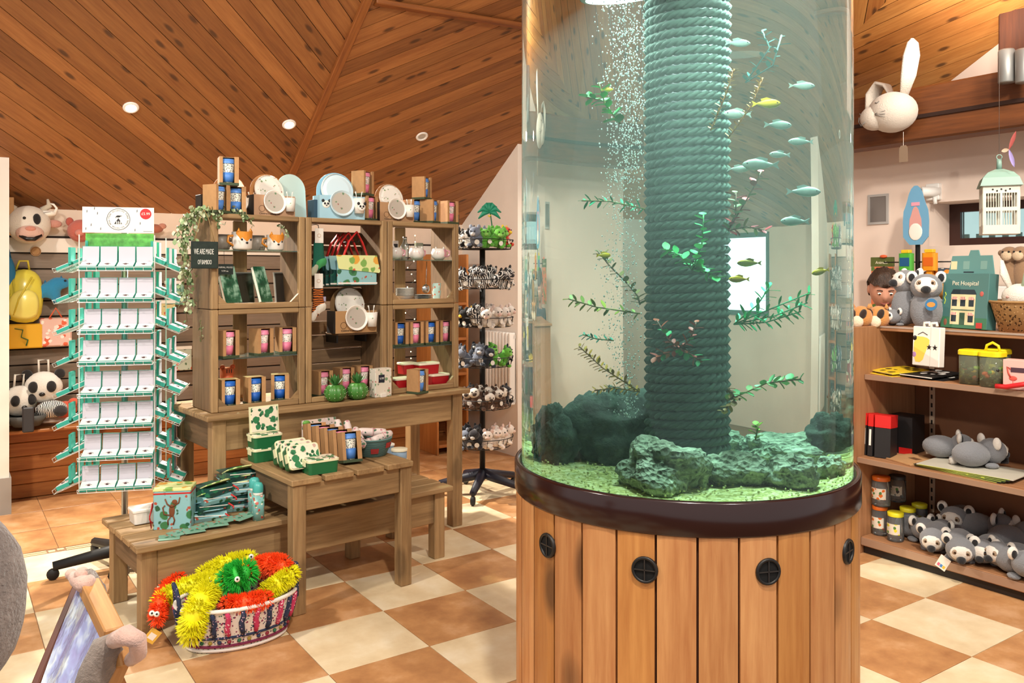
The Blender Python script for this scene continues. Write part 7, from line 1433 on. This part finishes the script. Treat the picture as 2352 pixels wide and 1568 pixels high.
for sx in (-1, 1):
    w0 = Vector((sx * .14, -.2, .926)); hb.ell(w0 + Vector((-sx * .02, -.04, -.005)), (.03, .045, .016), 10, 8)
    for k in range(4): a = w0 + Vector((-sx * .02 + (k - 1.5) * .016, -.075, -.005)); hb.tube([a, a + Vector((0, -.025, .002)), a + Vector((0, -.045 - .004 * (k in (1, 2)), -.015))], [.0085, .008, .006], 7)
    a = w0 + Vector((-sx * .045, -.03, 0)); hb.tube([a, a + Vector((-sx * .02, -.02, 0)), a + Vector((-sx * .025, -.04, -.008))], [.009, .0085, .006], 7)
tmp = hb.build('tmp2', skinm, None, True); bm = bmesh.new(); bm.from_mesh(body.data); bm.from_mesh(tmp.data); bm.to_mesh(body.data); bm.free(); bpy.data.objects.remove(tmp)
body.data.materials.append(skinm); body.data.polygons.foreach_set('use_smooth', [True] * len(body.data.polygons))
hairm = NT('hair_brown'); hv_ = hairm.noise(hairm.coord(60, 60, 14), 3, 3); hairm.base(hairm.ramp(hv_, [(.3, '#1d120b'), (.7, '#4a3222')]), .55); hairm.bump(hv_, .6, .01)
hm = MB().ell((0, 0, 0), 1, 30, 18); V = []
for p in [Vector(v) for v in hm.v]:
    d = 1 + .07 * mn.noise(p * 3.2) + .05 * mn.noise(p * 9); x, y, z = p.x * .088 * d, p.y * .106 * d + .006, p.z * .124 * d + .010
    if p.y < .1 and z < .056 + .012 * mn.noise(p * 6): z = max(z, .056 + .022 * mn.noise(Vector((p.x * 7, 0, 0)))); y = max(y, -.088)
    if p.y >= .1 and z < -.055: z = -.055; x *= .9; y *= .95
    V.append(tuple(tilt @ Vector((x, y, z))))
hm.v = V; hm.build('hair', hairm.m, pr, True)
for sx in (-1, 1):
    MB(tilt).ell((sx * .030, -.083, .010), (.0125, .008, .006), 10, 8).build('eye', pm('eye_white', '#f2efe8'), pr, True); MB(tilt).ell((sx * .030, -.0895, .008), (.0055, .003, .0052), 8, 6).build('iris', pm('iris_brown', '#2a1a10', .2), pr, True); MB(tilt).tube([(sx * .016, -.092, .030), (sx * .032, -.091, .034), (sx * .046, -.084, .029)], .0028, 5).build('eyebrow', hairm.m, pr, True)
MB(tilt).tube([(-.022, -.083, -.050), (-.008, -.0905, -.055), (.008, -.0905, -.055), (.022, -.083, -.050)], .0035, 6, flat=.7).build('mouth', pm('lips', '#b0625a', .5), pr, True)
navy_c = pm('navy_cloth', '#1c2233', .9, bump=.4, bscale=90); me = skin_mesh([J[i] for i in (0, 1, 2, 3, 13, 14, 15, 16, 17, 18)], [(0, 1), (1, 2), (2, 3), (2, 4), (4, 5), (5, 6), (2, 7), (7, 8), (8, 9)], [(.165, .125), (.155, .115), (.175, .12), .085, .075, .058, .045, .075, .058, .045], 0); me.materials.clear(); me.materials.append(navy_c); me.polygons.foreach_set('use_smooth', [True] * len(me.polygons)); o = bpy.data.objects.new('jacket', me); COL.objects.link(o); o.parent = pr
me = skin_mesh([J[i] for i in (0, 5, 6, 7, 9, 10, 11)], [(0, 1), (1, 2), (2, 3), (0, 4), (4, 5), (5, 6)], [(.15, .115), .098, .072, .058, .098, .072, .058], 0); me.materials.clear(); me.materials.append(pm('trouser_grey', '#3a3c42', .9)); me.polygons.foreach_set('use_smooth', [True] * len(me.polygons)); o = bpy.data.objects.new('trousers', me); COL.objects.link(o); o.parent = pr
for sx in (-1, 1): MB().ell((sx * .09, -.05, .045), (.05, .12, .045), 14, 8).build('shoe', pm('shoe_dark', '#22201f', .6), pr, True)
